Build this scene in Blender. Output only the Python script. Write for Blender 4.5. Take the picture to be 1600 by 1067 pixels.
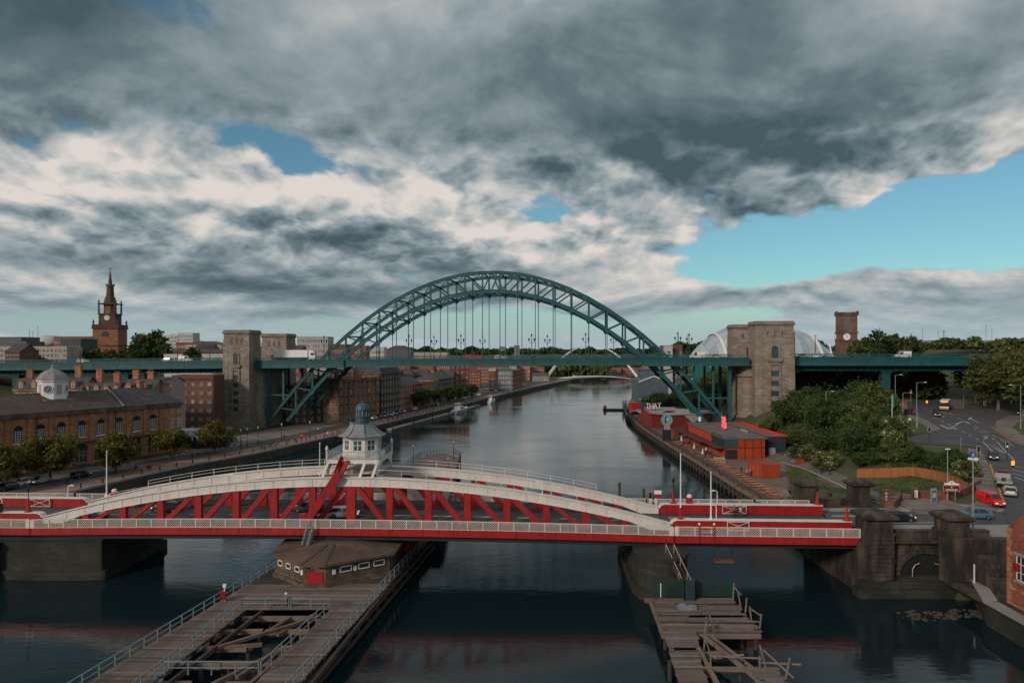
import bpy, math, random
from mathutils import Vector, Matrix
R = math.radians
rnd = random.Random(7)
scene = bpy.context.scene
col = scene.collection
for o in list(bpy.data.objects): bpy.data.objects.remove(o)
# ------------------------------------------------------------------ camera
CAMZ = 31.0; F = 1067.0; HOR = 547.0
cam_d = bpy.data.cameras.new('camera'); cam = bpy.data.objects.new('camera', cam_d); col.objects.link(cam)
cam.location = (0, 0, CAMZ); cam.rotation_euler = (R(90), 0, 0)
cam_d.sensor_width = 36; cam_d.lens = 24.0; cam_d.shift_y = 13.5/1600; cam_d.clip_start = 0.5; cam_d.clip_end = 20000
scene.camera = cam
# ------------------------------------------------------------------ exposure
scene.view_settings.view_transform = 'Standard'; scene.view_settings.look = 'None'
scene.view_settings.gamma = 1; scene.view_settings.exposure = 0.05
scene.view_settings.use_curve_mapping = False
scene.cycles.max_bounces = 6; scene.cycles.diffuse_bounces = 2; scene.cycles.glossy_bounces = 3
scene.cycles.transmission_bounces = 3; scene.cycles.transparent_max_bounces = 6
scene.cycles.caustics_reflective = False; scene.cycles.caustics_refractive = False
# ------------------------------------------------------------------ sun (low, soft, behind cloud, over the left shoulder)
SUN_EL, SUN_AZ = 24.0, 222.0      # azimuth clockwise from +Y
sd = bpy.data.lights.new('sun', 'SUN'); sd.energy = 2.0; sd.angle = R(10); sd.color = (1.0, 0.84, 0.70)
sun = bpy.data.objects.new('sun', sd); col.objects.link(sun)
sdir = Vector((math.sin(R(SUN_AZ))*math.cos(R(SUN_EL)), math.cos(R(SUN_AZ))*math.cos(R(SUN_EL)), math.sin(R(SUN_EL))))
sun.rotation_euler = sdir.to_track_quat('Z', 'Y').to_euler(); sun.location = (-60, -60, 120)
# ------------------------------------------------------------------ sky: Nishita behind a broken cloud deck
world = bpy.data.worlds.new('World'); scene.world = world; world.use_nodes = True
nt = world.node_tree; nt.nodes.clear()
def N(t, **k):
 n = nt.nodes.new(t)
 for a, b in k.items(): setattr(n, a, b)
 return n
def val(x):
 n = N('ShaderNodeValue'); n.outputs[0].default_value = x; return n.outputs[0]
def M(op, a, b=None, c=None, clamp=False):
 n = N('ShaderNodeMath', operation=op, use_clamp=clamp)
 for i, v in enumerate((a, b, c)):
  if v is None: continue
  if isinstance(v, (int, float)): n.inputs[i].default_value = v
  else: nt.links.new(v, n.inputs[i])
 return n.outputs[0]
def MIX(f, a, b):
 n = N('ShaderNodeMix', data_type='RGBA'); n.clamp_factor = True
 for i, v in ((0, f), (6, a), (7, b)):
  if isinstance(v, (int, float)): n.inputs[i].default_value = v
  elif isinstance(v, tuple): n.inputs[i].default_value = v
  else: nt.links.new(v, n.inputs[i])
 return n.outputs[2]
def RAMP(x, lo, hi, smooth=True):
 n = N('ShaderNodeMapRange', interpolation_type='SMOOTHSTEP' if smooth else 'LINEAR')
 nt.links.new(x, n.inputs[0]); n.inputs[1].default_value = lo; n.inputs[2].default_value = hi
 n.inputs[3].default_value = 0; n.inputs[4].default_value = 1
 return n.outputs[0]
tc = N('ShaderNodeTexCoord'); sep = N('ShaderNodeSeparateXYZ'); nt.links.new(tc.outputs['Generated'], sep.inputs[0])
dx, dy, dz = sep.outputs
az = M('DEGREES', M('ARCTAN2', dx, dy)) if False else M('MULTIPLY', M('ARCTAN2', dx, dy), 57.2958)   # degrees right of +Y
el = M('MULTIPLY', M('ARCSINE', M('MINIMUM', M('MAXIMUM', dz, -1.0), 1.0)), 57.2958)
den = M('ADD', M('MAXIMUM', dz, 0.0), 0.42)
cu = M('DIVIDE', dx, den); cv = M('DIVIDE', dy, den)
def comb(x, y, z=0.0):
 n = N('ShaderNodeCombineXYZ')
 for i, v in enumerate((x, y, z)):
  if isinstance(v, (int, float)): n.inputs[i].default_value = v
  else: nt.links.new(v, n.inputs[i])
 return n.outputs[0]
def noise(vec, scale, detail, rough=0.55, dist=0.0):
 n = N('ShaderNodeTexNoise', noise_dimensions='3D'); nt.links.new(vec, n.inputs['Vector'])
 n.inputs['Scale'].default_value = scale; n.inputs['Detail'].default_value = detail
 n.inputs['Roughness'].default_value = rough; n.inputs['Distortion'].default_value = dist
 return n.outputs[0]
def total(l):
 t = l[0]
 for q in l[1:]: t = M('ADD', t, q)
 return t
SEED = 11.3
wob = M('MULTIPLY', M('SUBTRACT', noise(comb(cu, cv, 5.0), 2.2, 4, 0.6), 0.5), 9.0)      # ragged edges for the broad masses
wob2 = M('MULTIPLY', M('SUBTRACT', noise(comb(cu, cv, 9.0), 2.0, 4, 0.6), 0.5), 5.0)
azw = M('ADD', az, wob); elw = M('ADD', el, wob2)
def blob(a0, e0, ra, re, amp, rot=0.0):
 c, s = math.cos(R(rot)), math.sin(R(rot))
 da = M('SUBTRACT', azw, a0); de = M('SUBTRACT', elw, e0)
 x = M('DIVIDE', M('ADD', M('MULTIPLY', da, c), M('MULTIPLY', de, s)), ra)
 y = M('DIVIDE', M('SUBTRACT', M('MULTIPLY', de, c), M('MULTIPLY', da, s)), re)
 r2 = M('ADD', M('MULTIPLY', x, x), M('MULTIPLY', y, y))
 return M('MULTIPLY', M('EXPONENT', M('MULTIPLY', r2, -1.0)), amp)
P0 = comb(cu, cv, SEED)
P1 = comb(M('ADD', cu, 0.015), M('SUBTRACT', cv, 0.06), SEED)
def puff(vec, scale):
 n = N('ShaderNodeTexVoronoi', feature='F1', voronoi_dimensions='2D'); nt.links.new(vec, n.inputs['Vector'])
 n.inputs['Scale'].default_value = scale; n.inputs['Detail'].default_value = 2.0; n.inputs['Roughness'].default_value = 0.45; n.inputs['Lacunarity'].default_value = 2.3;
 n.normalize = True
 return M('MULTIPLY', M('SUBTRACT', 0.30, n.outputs['Distance']), 0.44)
wn_ = N('ShaderNodeTexNoise'); wn_.inputs['Scale'].default_value = 6.0; wn_.inputs['Detail'].default_value = 4.0
nt.links.new(P0, wn_.inputs['Vector']); ws = N('ShaderNodeVectorMath', operation='SCALE'); nt.links.new(wn_.outputs['Color'], ws.inputs[0]); ws.inputs['Scale'].default_value = 0.16
def warp(p):
 n = N('ShaderNodeVectorMath', operation='ADD'); nt.links.new(p, n.inputs[0]); nt.links.new(ws.outputs[0], n.inputs[1]); return n.outputs[0]
mid = M('MULTIPLY', RAMP(el, 20.0, 14.0), 1.0)
big = M('ADD', noise(P0, 2.9, 8, 0.57, 0.2), M('MULTIPLY', puff(warp(P0), 7.0), mid)); bigo = M('ADD', noise(P1, 2.9, 8, 0.57, 0.2), M('MULTIPLY', puff(warp(P1), 7.0), mid))
PA = comb(M('MULTIPLY', az, 0.07), M('MULTIPLY', el, 0.24), 1.3); PB = comb(M('MULTIPLY', az, 0.07), M('MULTIPLY', M('ADD', el, 0.6), 0.24), 1.3)
ha = noise(PA, 1.1, 8, 0.58, 0.3); hb = noise(PB, 1.1, 8, 0.58, 0.3)
low = RAMP(el, 9.0, 3.5)
up = M('SUBTRACT', 1.0, low)
dens0 = M('ADD', M('MULTIPLY', big, up), M('MULTIPLY', ha, low))
dens1 = M('ADD', M('MULTIPLY', bigo, up), M('MULTIPLY', hb, low))
SKYBIAS = total([val(0.20),
 blob(27, 8.4, 16, 3.5, -0.36, 7), blob(44, 11.0, 12, 3.8, -0.36, 12), blob(22, 7.6, 6, 2.4, -0.16), blob(-19, 15.8, 9, 1.9, -0.21, -12), blob(-9, 15.0, 6, 1.5, -0.15, 4),
 blob(6.5, 11.2, 5, 1.6, -0.15, -8), blob(-8, 5.6, 5, 1.0, -0.16, -14), blob(-25, 7.5, 20, 4.0, 0.14), blob(9, 7.2, 8, 3.6, 0.11), blob(-2, 9.5, 9, 2.6, 0.10), blob(-23, 24.5, 2.5, 2.5, -0.10), blob(0, 1.6, 20, 2.0, -0.26),
 blob(-34, 1.4, 18, 1.6, -0.20), blob(32, 5.0, 10, 1.2, 0.24, 2), blob(17, 4.3, 6, 0.9, 0.20, 3), blob(33, 12.9, 5, 1.1, 0.30, 9)])
dsum = M('ADD', dens0, SKYBIAS)
cover = RAMP(dsum, 0.475, 0.585)
emb = M('MULTIPLY', M('SUBTRACT', dens0, dens1), M('ADD', M('MULTIPLY', RAMP(el, 21.0, 14.0), 1.6), 1.3))
thick = M('MULTIPLY', RAMP(dsum, 0.54, 0.90), -0.10)
SHADE = total([val(0.60), emb, thick,
 blob(-34, 22, 13, 5.0, -0.50, 2), blob(10, 23.5, 20, 5.5, -0.36, 4), blob(28, 17.5, 16, 3.6, -0.32, 12), blob(13, 16.5, 12, 3.2, -0.30, 8), blob(-8, 18.0, 6, 2.0, -0.20, -6), blob(2, 20, 7, 2.5, 0.10), blob(-36, 16, 8, 2.0, -0.15),
 blob(-27, 12.8, 17, 3.2, 0.31, -4), blob(-2, 13.4, 10, 3.0, 0.33, 0), blob(-33, 8.8, 10, 1.6, 0.05), blob(-12, 8.4, 16, 1.5, -0.16, -4),
 blob(-17, 4.6, 14, 1.5, -0.40, -3), blob(10, 8.0, 8, 3.4, 0.24), blob(33, 12.9, 6, 1.3, 0.30, 9), blob(22, 12.0, 7, 1.6, -0.26, 10),
 blob(31, 5.6, 9, 0.7, 0.20, 2), blob(31, 3.6, 12, 1.2, -0.10), blob(17, 4.2, 6, 0.8, -0.12, 3), blob(-8, 26, 12, 3, 0.10), blob(32, 24.5, 6, 2, 0.16, 10)])
fine = noise(P0, 7.0, 8, 0.60, 0.35)
SHADE = M('ADD', SHADE, M('MULTIPLY', M('SUBTRACT', fine, 0.5), 0.26))
shade = RAMP(SHADE, 0.0, 1.0, False)
cr = N('ShaderNodeValToRGB'); nt.links.new(shade, cr.inputs[0])
e = cr.color_ramp.elements
e[0].position = 0.0; e[0].color = (0.062, 0.100, 0.120, 1)
e[1].position = 1.0; e[1].color = (0.70, 0.645, 0.60, 1)
for p, c in ((0.25, (0.125, 0.174, 0.198)), (0.50, (0.262, 0.320, 0.345)), (0.74, (0.465, 0.48, 0.475))):
 q = e.new(p); q.color = c + (1,)
sky = N('ShaderNodeTexSky', sky_type='NISHITA'); sky.sun_disc = False
sky.sun_elevation = R(SUN_EL); sky.sun_rotation = R(SUN_AZ); sky.air_density = 1.0; sky.dust_density = 0.8; sky.ozone_density = 1.5
skyc = N('ShaderNodeMix', data_type='RGBA', blend_type='MULTIPLY'); skyc.inputs[0].default_value = 1
nt.links.new(sky.outputs[0], skyc.inputs[6]); skyc.inputs[7].default_value = (0.58, 0.86, 0.84, 1)
SKYSTR = 0.10
def scalec(c, k):
 n = N('ShaderNodeVectorMath', operation='SCALE'); nt.links.new(c, n.inputs[0]); n.inputs['Scale'].default_value = k; return n.outputs[0]
clouds = scalec(cr.outputs[0], 1/SKYSTR)
final = MIX(cover, skyc.outputs[2], clouds)
hz = M('MULTIPLY', RAMP(el, 5.5, 0.3), 0.78)
final = MIX(hz, final, (0.37/SKYSTR, 0.46/SKYSTR, 0.51/SKYSTR, 1))
bg = N('ShaderNodeBackground'); nt.links.new(final, bg.inputs[0]); bg.inputs[1].default_value = SKYSTR
wo = N('ShaderNodeOutputWorld'); nt.links.new(bg.outputs[0], wo.inputs[0])
world.cycles.sampling_method = 'MANUAL'; world.cycles.sample_map_resolution = 512
# ------------------------------------------------------------------ helpers
def G(px, py, z=0.0):
 "point of the photograph that lies at height z -> world x, y"
 Y = (CAMZ - z)*F/(py - HOR); return ((px - 800)/F*Y, Y)
def AT(px, py, Y):
 return ((px - 800)/F*Y, Y, CAMZ - (py - HOR)/F*Y)
def PXX(px, Y): return (px - 800)/F*Y
def PZ(py, Y): return CAMZ - (py - HOR)/F*Y
def onum(n):
 o_ = 'zeroth first second third fourth fifth sixth seventh eighth ninth tenth eleventh twelfth thirteenth fourteenth fifteenth sixteenth seventeenth eighteenth nineteenth'.split()
 if n < 20: return o_[n]
 t_ = {2:'twent',3:'thirt',4:'fort',5:'fift',6:'sixt',7:'sevent',8:'eight'}[n//10]
 return t_+'ieth' if n % 10 == 0 else t_+'y-'+o_[n % 10]
class MB:
 def __init__(s): s.v = []; s.f = []; s.m = []
 def add(s, vs, fs, mi=0):
  b = len(s.v); s.v += [tuple(p) for p in vs]; s.f += [tuple(i + b for i in f) for f in fs]; s.m += [mi]*len(fs); return s
 def quad(s, a, b, c, d, mi=0): return s.add([a, b, c, d], [(0, 1, 2, 3)], mi)
 def box(s, x0, x1, y0, y1, z0, z1, mi=0):
  return s.add([(x0,y0,z0),(x1,y0,z0),(x1,y1,z0),(x0,y1,z0),(x0,y0,z1),(x1,y0,z1),(x1,y1,z1),(x0,y1,z1)],
      [(0,3,2,1),(4,5,6,7),(0,1,5,4),(1,2,6,5),(2,3,7,6),(3,0,4,7)], mi)
 def taper(s, x0, x1, y0, y1, z0, z1, k=0.9, mi=0, ky=None):
  ky = k if ky is None else ky
  cx, cy = (x0+x1)/2, (y0+y1)/2
  t = [(cx+(x-cx)*k, cy+(y-cy)*ky, z1) for x, y in ((x0,y0),(x1,y0),(x1,y1),(x0,y1))]
  return s.add([(x0,y0,z0),(x1,y0,z0),(x1,y1,z0),(x0,y1,z0)] + t,
      [(0,3,2,1),(4,5,6,7),(0,1,5,4),(1,2,6,5),(2,3,7,6),(3,0,4,7)], mi)
 def bar(s, p, q, w, h=None, mi=0, up=(0,0,1)):
  "rectangular bar from p to q; w across, h in the plane of up"
  h = w if h is None else h
  p, q = Vector(p), Vector(q); d = (q - p)
  if d.length < 1e-6: return s
  d.normalize(); u = Vector(up)
  if abs(d.dot(u)) > 0.999: u = Vector((0,1,0))
  a = d.cross(u).normalized(); b = a.cross(d).normalized()
  vs = [c + a*w/2*i + b*h/2*j for c in (p, q) for i, j in ((-1,-1),(1,-1),(1,1),(-1,1))]
  return s.add(vs, [(0,1,2,3),(7,6,5,4),(0,4,5,1),(1,5,6,2),(2,6,7,3),(3,7,4,0)], mi)
 def cyl(s, p, q, r0, r1=None, n=8, mi=0, caps=True):
  r1 = r0 if r1 is None else r1
  p, q = Vector(p), Vector(q); d = q - p
  if d.length < 1e-6: return s
  d.normalize(); u = Vector((0,0,1)) if abs(d.z) < 0.95 else Vector((1,0,0))
  a = d.cross(u).normalized(); b = d.cross(a).normalized()
  vs = []
  for c, r in ((p, r0), (q, r1)):
   for k in range(n):
    t = 2*math.pi*k/n; vs.append(c + a*r*math.cos(t) + b*r*math.sin(t))
  fs = [(k, (k+1) % n, n+(k+1) % n, n+k) for k in range(n)]
  if caps: fs += [tuple(range(n-1, -1, -1)), tuple(range(n, 2*n))]
  return s.add(vs, fs, mi)
 def tube(s, pts, r, n=6, mi=0):
  for i in range(len(pts)-1):
   r0 = r[i] if isinstance(r, (list, tuple)) else r; r1 = r[i+1] if isinstance(r, (list, tuple)) else r
   s.cyl(pts[i], pts[i+1], r0, r1, n, mi)
  return s
 def lathe(s, prof, cx=0, cy=0, n=16, mi=0, rot=0.0, sx=1.0, sy=1.0):
  vs = []
  for r, z in prof:
   for k in range(n):
    t = 2*math.pi*(k/n) + rot; vs.append((cx + r*math.cos(t)*sx, cy + r*math.sin(t)*sy, z))
  fs = []
  for i in range(len(prof)-1):
   for k in range(n): fs.append((i*n+k, i*n+(k+1) % n, (i+1)*n+(k+1) % n, (i+1)*n+k))
  fs.append(tuple(range(n-1, -1, -1))); fs.append(tuple(range((len(prof)-1)*n, len(prof)*n)))
  return s.add(vs, fs, mi)
 def prism(s, poly, z0, z1, mi=0):
  n = len(poly)
  vs = [(x, y, z0) for x, y in poly] + [(x, y, z1) for x, y in poly]
  fs = [tuple(range(n-1, -1, -1)), tuple(range(n, 2*n))] + [(k, (k+1) % n, n+(k+1) % n, n+k) for k in range(n)]
  return s.add(vs, fs, mi)
 def slab(s, poly, y0, y1, mi=0):
  "polygon in x,z pushed along y"
  n = len(poly)
  vs = [(x, y0, z) for x, z in poly] + [(x, y1, z) for x, z in poly]
  fs = [tuple(range(n)), tuple(range(2*n-1, n-1, -1))] + [(k, n+k, n+(k+1) % n, (k+1) % n) for k in range(n)]
  return s.add(vs, fs, mi)
 def sphere(s, c, r, n=10, m=6, mi=0, sz=1.0):
  prof = [(max(1e-3, r*math.sin(math.pi*i/m)), c[2] - r*sz*math.cos(math.pi*i/m)) for i in range(m+1)]
  return s.lathe(prof, c[0], c[1], n, mi)
 def mesh(s, name, mats):
  me = bpy.data.meshes.new(name); me.from_pydata(s.v, [], s.f)
  for m in (mats if isinstance(mats, (list, tuple)) else [mats]): me.materials.append(m)
  if any(s.m): me.polygons.foreach_set('material_index', s.m)
  me.update(); return me
 def obj(s, name, mats, parent=None, loc=None, smooth=False):
  me = s.mesh(name, mats)
  if smooth: me.polygons.foreach_set('use_smooth', [True]*len(me.polygons))
  return link(name, me, parent, loc)
def link(name, me, parent=None, loc=None, rz=0.0, scale=None):
 o = bpy.data.objects.new(name, me); col.objects.link(o)
 if parent is not None: o.parent = parent
 if loc is not None: o.location = loc
 if rz: o.rotation_euler = (0, 0, rz)
 if scale is not None: o.scale = scale
 return o
def fixn(o):
 import bmesh
 b = bmesh.new(); b.from_mesh(o.data); bmesh.ops.recalc_face_normals(b, faces=b.faces); b.to_mesh(o.data); b.free(); return o
def tag(o, label, cat, group=None):
 o['label'] = label; o['category'] = cat
 if group: o['group'] = group
 return o
def thing(name, label, cat, loc=(0,0,0), rz=0.0, group=None):
 o = bpy.data.objects.new(name, None); col.objects.link(o); o.empty_display_size = 0.5
 o.location = loc; o.rotation_euler = (0, 0, rz); return tag(o, label, cat, group)
def struct(o): o['kind'] = 'structure'; return o
def stuff(o): o['kind'] = 'stuff'; return o
def copy_tree(o, parent=None):
 c = o.copy(); col.objects.link(c); c.parent = parent
 for ch in list(o.children): copy_tree(ch, c)
 return c
def place(proto, loc, rz=0.0, label=None, first=False, scale=None, group=None):
 o = proto if first else copy_tree(proto)
 o.location = loc; o.rotation_euler = (0, 0, rz)
 if label: o['label'] = label
 if group: o['group'] = group
 if scale: o.scale = scale if isinstance(scale, tuple) else (scale,)*3
 return o
# ------------------------------------------------------------------ materials
MATS = {}
def mat(name, base, rough=0.8, var=0.18, scale=1.0, bump=0.0, metal=0.0, spec=0.4, stain=0.0, stain_col=(0.02,0.02,0.018), stain_scale=0.25,
  brick=None, island=0.0, coord='world', streak=False, emit=None, alpha=None, detail=5, stain_lo=0.48):
 if name in MATS: return MATS[name]
 m = bpy.data.materials.new(name); m.use_nodes = True; t = m.node_tree; nn = t.nodes; L = t.links.new
 b = nn['Principled BSDF']; b.inputs['Roughness'].default_value = rough; b.inputs['Metallic'].default_value = metal
 b.inputs['Specular IOR Level'].default_value = spec
 if coord == 'world': g = nn.new('ShaderNodeNewGeometry'); vec = g.outputs['Position']
 else: g = nn.new('ShaderNodeTexCoord'); vec = g.outputs['Object']
 def nz(sc, det=detail, ro=0.6, v=None):
  q = nn.new('ShaderNodeTexNoise'); q.inputs['Scale'].default_value = sc; q.inputs['Detail'].default_value = det
  q.inputs['Roughness'].default_value = ro; L(v or vec, q.inputs['Vector']); return q.outputs[0]
 def mix(f, a, c, mode='MIX'):
  q = nn.new('ShaderNodeMix'); q.data_type = 'RGBA'; q.blend_type = mode
  for i, x in ((0, f), (6, a), (7, c)):
   if isinstance(x, (int, float)): q.inputs[i].default_value = x
   elif isinstance(x, tuple): q.inputs[i].default_value = x if len(x) == 4 else x + (1,)
   else: L(x, q.inputs[i])
  return q.outputs[2]
 def rng(x, a, c, lo=0.0, hi=1.0):
  q = nn.new('ShaderNodeMapRange'); L(x, q.inputs[0]); q.inputs[1].default_value = a; q.inputs[2].default_value = c
  q.inputs[3].default_value = lo; q.inputs[4].default_value = hi; return q.outputs[0]
 c0 = tuple(max(0, x*(1-var)) for x in base); c1 = tuple(min(1, x*(1+var)) for x in base)
 colr = mix(rng(nz(scale), 0.3, 0.7), c0, c1)
 h = None
 if brick:
  bw, bh, mortar = brick[:3]
  sp = nn.new('ShaderNodeSeparateXYZ'); L(vec, sp.inputs[0])
  ad = nn.new('ShaderNodeMath'); ad.operation = 'ADD'; L(sp.outputs[0], ad.inputs[0]); L(sp.outputs[1], ad.inputs[1])
  cm = nn.new('ShaderNodeCombineXYZ'); L(ad.outputs[0], cm.inputs[0]); L(sp.outputs[2], cm.inputs[1])
  br = nn.new('ShaderNodeTexBrick'); L(cm.outputs[0], br.inputs['Vector'])
  br.inputs['Scale'].default_value = 1; br.inputs['Brick Width'].default_value = bw; br.inputs['Row Height'].default_value = bh
  br.inputs['Mortar Size'].default_value = 0.06*bh; br.inputs['Color1'].default_value = (0.72,0.72,0.72,1); br.inputs['Color2'].default_value = (1.2,1.2,1.2,1)
  br.inputs['Mortar'].default_value = (mortar,)*3 + (1,); br.inputs['Bias'].default_value = -0.1
  colr = mix(1.0, colr, br.outputs[0], 'MULTIPLY'); h = br.outputs['Fac']
 if island:
  gi = g if coord == 'world' else nn.new('ShaderNodeNewGeometry')
  f = rng(gi.outputs['Random Per Island'], 0, 1, 1-island, 1+island)
  q = nn.new('ShaderNodeVectorMath'); q.operation = 'SCALE'; L(colr, q.inputs[0]); L(f, q.inputs['Scale']); colr = q.outputs[0]
 if stain:
  v2 = vec
  if streak:
   mp = nn.new('ShaderNodeMapping'); mp.inputs['Scale'].default_value = (1, 1, 0.22); L(vec, mp.inputs[0]); v2 = mp.outputs[0]
  f = rng(nz(stain_scale, 7, 0.68, v2), stain_lo, stain_lo+0.2, 0, stain); colr = mix(f, colr, stain_col)
 L(colr, b.inputs['Base Color'])
 if bump:
  bp = nn.new('ShaderNodeBump'); bp.inputs['Strength'].default_value = bump; bp.inputs['Distance'].default_value = 0.05
  L(nz(scale*3, 6), bp.inputs['Height']); L(bp.outputs[0], b.inputs['Normal'])
 if emit:
  b.inputs['Emission Color'].default_value = emit[0] + (1,); b.inputs['Emission Strength'].default_value = emit[1]
 MATS[name] = m; return m
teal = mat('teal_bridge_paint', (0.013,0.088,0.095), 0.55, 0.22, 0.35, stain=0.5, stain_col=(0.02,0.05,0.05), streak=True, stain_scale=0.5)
teal_d = mat('teal_shaded_paint', (0.012,0.06,0.066), 0.7, 0.25, 0.5)  # darker copy of the bridge teal; under-deck shade put into the colour
red = mat('red_bridge_paint', (0.35,0.013,0.014), 0.5, 0.14, 0.5, stain=0.7, stain_col=(0.10,0.012,0.012), stain_scale=2.2, streak=True)
white = mat('white_bridge_paint', (0.66,0.61,0.57), 0.6, 0.10, 0.6, stain=0.8, stain_col=(0.33,0.23,0.165), stain_scale=2.6, streak=True, stain_lo=0.55)
whitep = mat('white_paint', (0.74,0.73,0.71), 0.5, 0.06, 2)
asphalt = mat('asphalt', (0.078,0.073,0.076), 0.9, 0.22, 0.25, bump=0.15, stain=0.5, stain_col=(0.055,0.052,0.054), stain_scale=0.12)
pave = mat('pavement_stone', (0.20,0.165,0.15), 0.9, 0.2, 0.5, brick=(1.2,0.6,0.7), bump=0.1)
redpave = mat('red_paving', (0.29,0.165,0.13), 0.9, 0.22, 0.4, bump=0.1, stain=0.4, stain_col=(0.12,0.08,0.07))
tower_st = mat('tower_granite', (0.27,0.222,0.185), 0.9, 0.16, 0.25, brick=(1.5,0.62,0.72), bump=0.2, stain=0.6, stain_col=(0.13,0.105,0.09), stain_scale=0.22, streak=True)
dark_st = mat('blackened_stone', (0.09,0.067,0.047), 0.92, 0.35, 0.6, bump=0.4, stain=0.93, stain_col=(0.014,0.015,0.016), stain_scale=0.55, streak=True, stain_lo=0.385)
sand = mat('sandstone', (0.40,0.175,0.095), 0.9, 0.2, 0.5, brick=(0.9,0.38,0.75), bump=0.15, stain=0.5, stain_col=(0.12,0.06,0.042), stain_scale=0.3, streak=True)
sand_y = mat('yellow_sandstone', (0.36,0.20,0.10), 0.9, 0.22, 0.4, brick=(0.9,0.4,0.75), stain=0.7, stain_col=(0.09,0.055,0.038), stain_scale=0.25, streak=True, stain_lo=0.44)
sand_d = mat('sooty_sandstone', (0.15,0.105,0.075), 0.9, 0.3, 0.4, stain=0.8, stain_col=(0.035,0.03,0.028), stain_scale=0.25, streak=True, stain_lo=0.42)
brickm = mat('red_brick', (0.26,0.085,0.055), 0.9, 0.22, 0.6, brick=(0.45,0.15,0.8), stain=0.4, stain_col=(0.1,0.045,0.035))
brick_b = mat('brown_brick', (0.17,0.085,0.06), 0.9, 0.2, 0.6, brick=(0.45,0.15,0.8), stain=0.5, stain_col=(0.06,0.04,0.032))
slate = mat('slate_roof', (0.072,0.068,0.078), 0.8, 0.28, 0.8, brick=(0.5,0.25,0.7), stain=0.4, stain_col=(0.11,0.085,0.08), stain_scale=0.2)
lead = mat('lead_roof', (0.20,0.22,0.24), 0.6, 0.2, 0.8)
glass = mat('window_glass', (0.018,0.026,0.032), 0.08, 0.3, 0.3, spec=0.8)
glass_b = mat('blue_glass', (0.03,0.075,0.09), 0.1, 0.3, 0.2, spec=0.8)
timber = mat('weathered_timber', (0.20,0.145,0.115), 0.92, 0.2, 1.2, bump=0.3, island=0.0, stain=0.6, stain_col=(0.07,0.055,0.048), stain_scale=0.6)
timber_d = mat('wet_dark_timber', (0.065,0.05,0.042), 0.9, 0.3, 1.2, bump=0.3, stain=0.6, stain_col=(0.018,0.018,0.016), stain_scale=0.5)
galv = mat('galvanised_steel', (0.21,0.28,0.31), 0.5, 0.15, 2, metal=0.3)
iron = mat('black_iron', (0.016,0.018,0.02), 0.6, 0.2, 2)
lampgrey = mat('grey_lamp_steel', (0.30,0.32,0.33), 0.5, 0.1, 2, metal=0.2)
concrete = mat('concrete', (0.27,0.25,0.23), 0.9, 0.15, 0.5, stain=0.5, stain_col=(0.12,0.11,0.1))
grass = mat('grass', (0.060,0.085,0.022), 0.95, 0.3, 0.35, bump=0.4, stain=0.4, stain_col=(0.09,0.08,0.03), stain_scale=0.15)
earth = mat('earth', (0.075,0.065,0.05), 0.95, 0.3, 0.2)
# ------------------------------------------------------------------ river banks and terrain
import numpy as np
NB = [(-112,-150),(-108,0),(-100,100),(-88,141),(-84,157),(-79.5,172),(-71,190),(-58.9,228.6),(-50.6,264),(-34.6,327),(-22,380),
  (0,468),(26.4,563),(39.9,608),(62,680),(105,745),(190,790),(400,825),(900,845),(4000,860)]
SB = [(70,-150),(56,0),(53,60),(53.5,77),(57.5,85.5),(47.5,88.5),(47.5,104.5),(49,106),(48.5,139),(48.9,174),(49.1,210),(49.9,253),(52.7,304),
  (60.4,358),(73,416),(105,500),(150,560),(240,610),(450,650),(1000,690),(4000,710)]
QZ = 2.5
def sst(x, a, b):
 t = np.clip((x - a)/(b - a), 0, 1); return t*t*(3 - 2*t)
def pdist(px, py, line):
 best = np.full(np.shape(px), 1e9)
 for (x0, y0), (x1, y1) in zip(line[:-1], line[1:]):
  dx_, dy_ = x1-x0, y1-y0; t = np.clip(((px-x0)*dx_+(py-y0)*dy_)/(dx_*dx_+dy_*dy_), 0, 1)
  best = np.minimum(best, np.hypot(px-x0-t*dx_, py-y0-t*dy_))
 return best
def inside(px, py, poly):
 c = np.zeros(np.shape(px), bool); n = len(poly)
 for i in range(n):
  x0, y0 = poly[i]; x1, y1 = poly[(i+1) % n]
  cond = ((y0 > py) != (y1 > py))
  xi = (x1-x0)*(py-y0)/((y1-y0) if y1 != y0 else 1e-9) + x0
  c ^= (cond & (px < xi))
 return c
RIVER = NB + SB[::-1]
KR = 0.0444
def zroad(Y): return 7 + KR*np.maximum(0, np.minimum(Y, 262) - 100)
def H(px, py):
 px = np.asarray(px, float); py = np.asarray(py, float)
 dn = pdist(px, py, NB); ds = pdist(px, py, SB)
 north = dn < ds
 hn = QZ + 19*sst(dn, 62, 190)*sst(py, 60, 200)*(1 - 0.55*sst(py, 450, 800)) + 24*sst(dn, 500, 2500)*sst(py, 900, 2500)
 low = 7 - (7-QZ)*sst(py, 108, 146)
 zr = zroad(py)
 hs = np.where(ds < 6, QZ, low + (zr - low)*sst(ds, 14, 44))
 hs = np.where(py < 108, np.where(py < 86, QZ-0.3, 7.0), hs)
 hs = hs + sst(py, 236, 330)*13*sst(ds, 26, 95)*(1-0.5*sst(py, 500, 900)) + 8*sst(px, 150, 260)*sst(py, 60, 200)
 hs = hs + 16*sst(ds, 600, 2500)
 h = np.where(north, hn, hs)
 riv = inside(px, py, RIVER)
 d = np.minimum(dn, ds)
 return np.where(riv | (d < 1.2), -3.0, h)
def h1(x, y): return float(H(np.array([x]), np.array([y]))[0])
def axis(spans):
 out = [spans[0][0]]
 for a, b, st in spans:
  n = max(1, int(round((b-a)/st))); out += [a + (b-a)*(k+1)/n for k in range(n)]
 return np.array(out)
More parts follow.
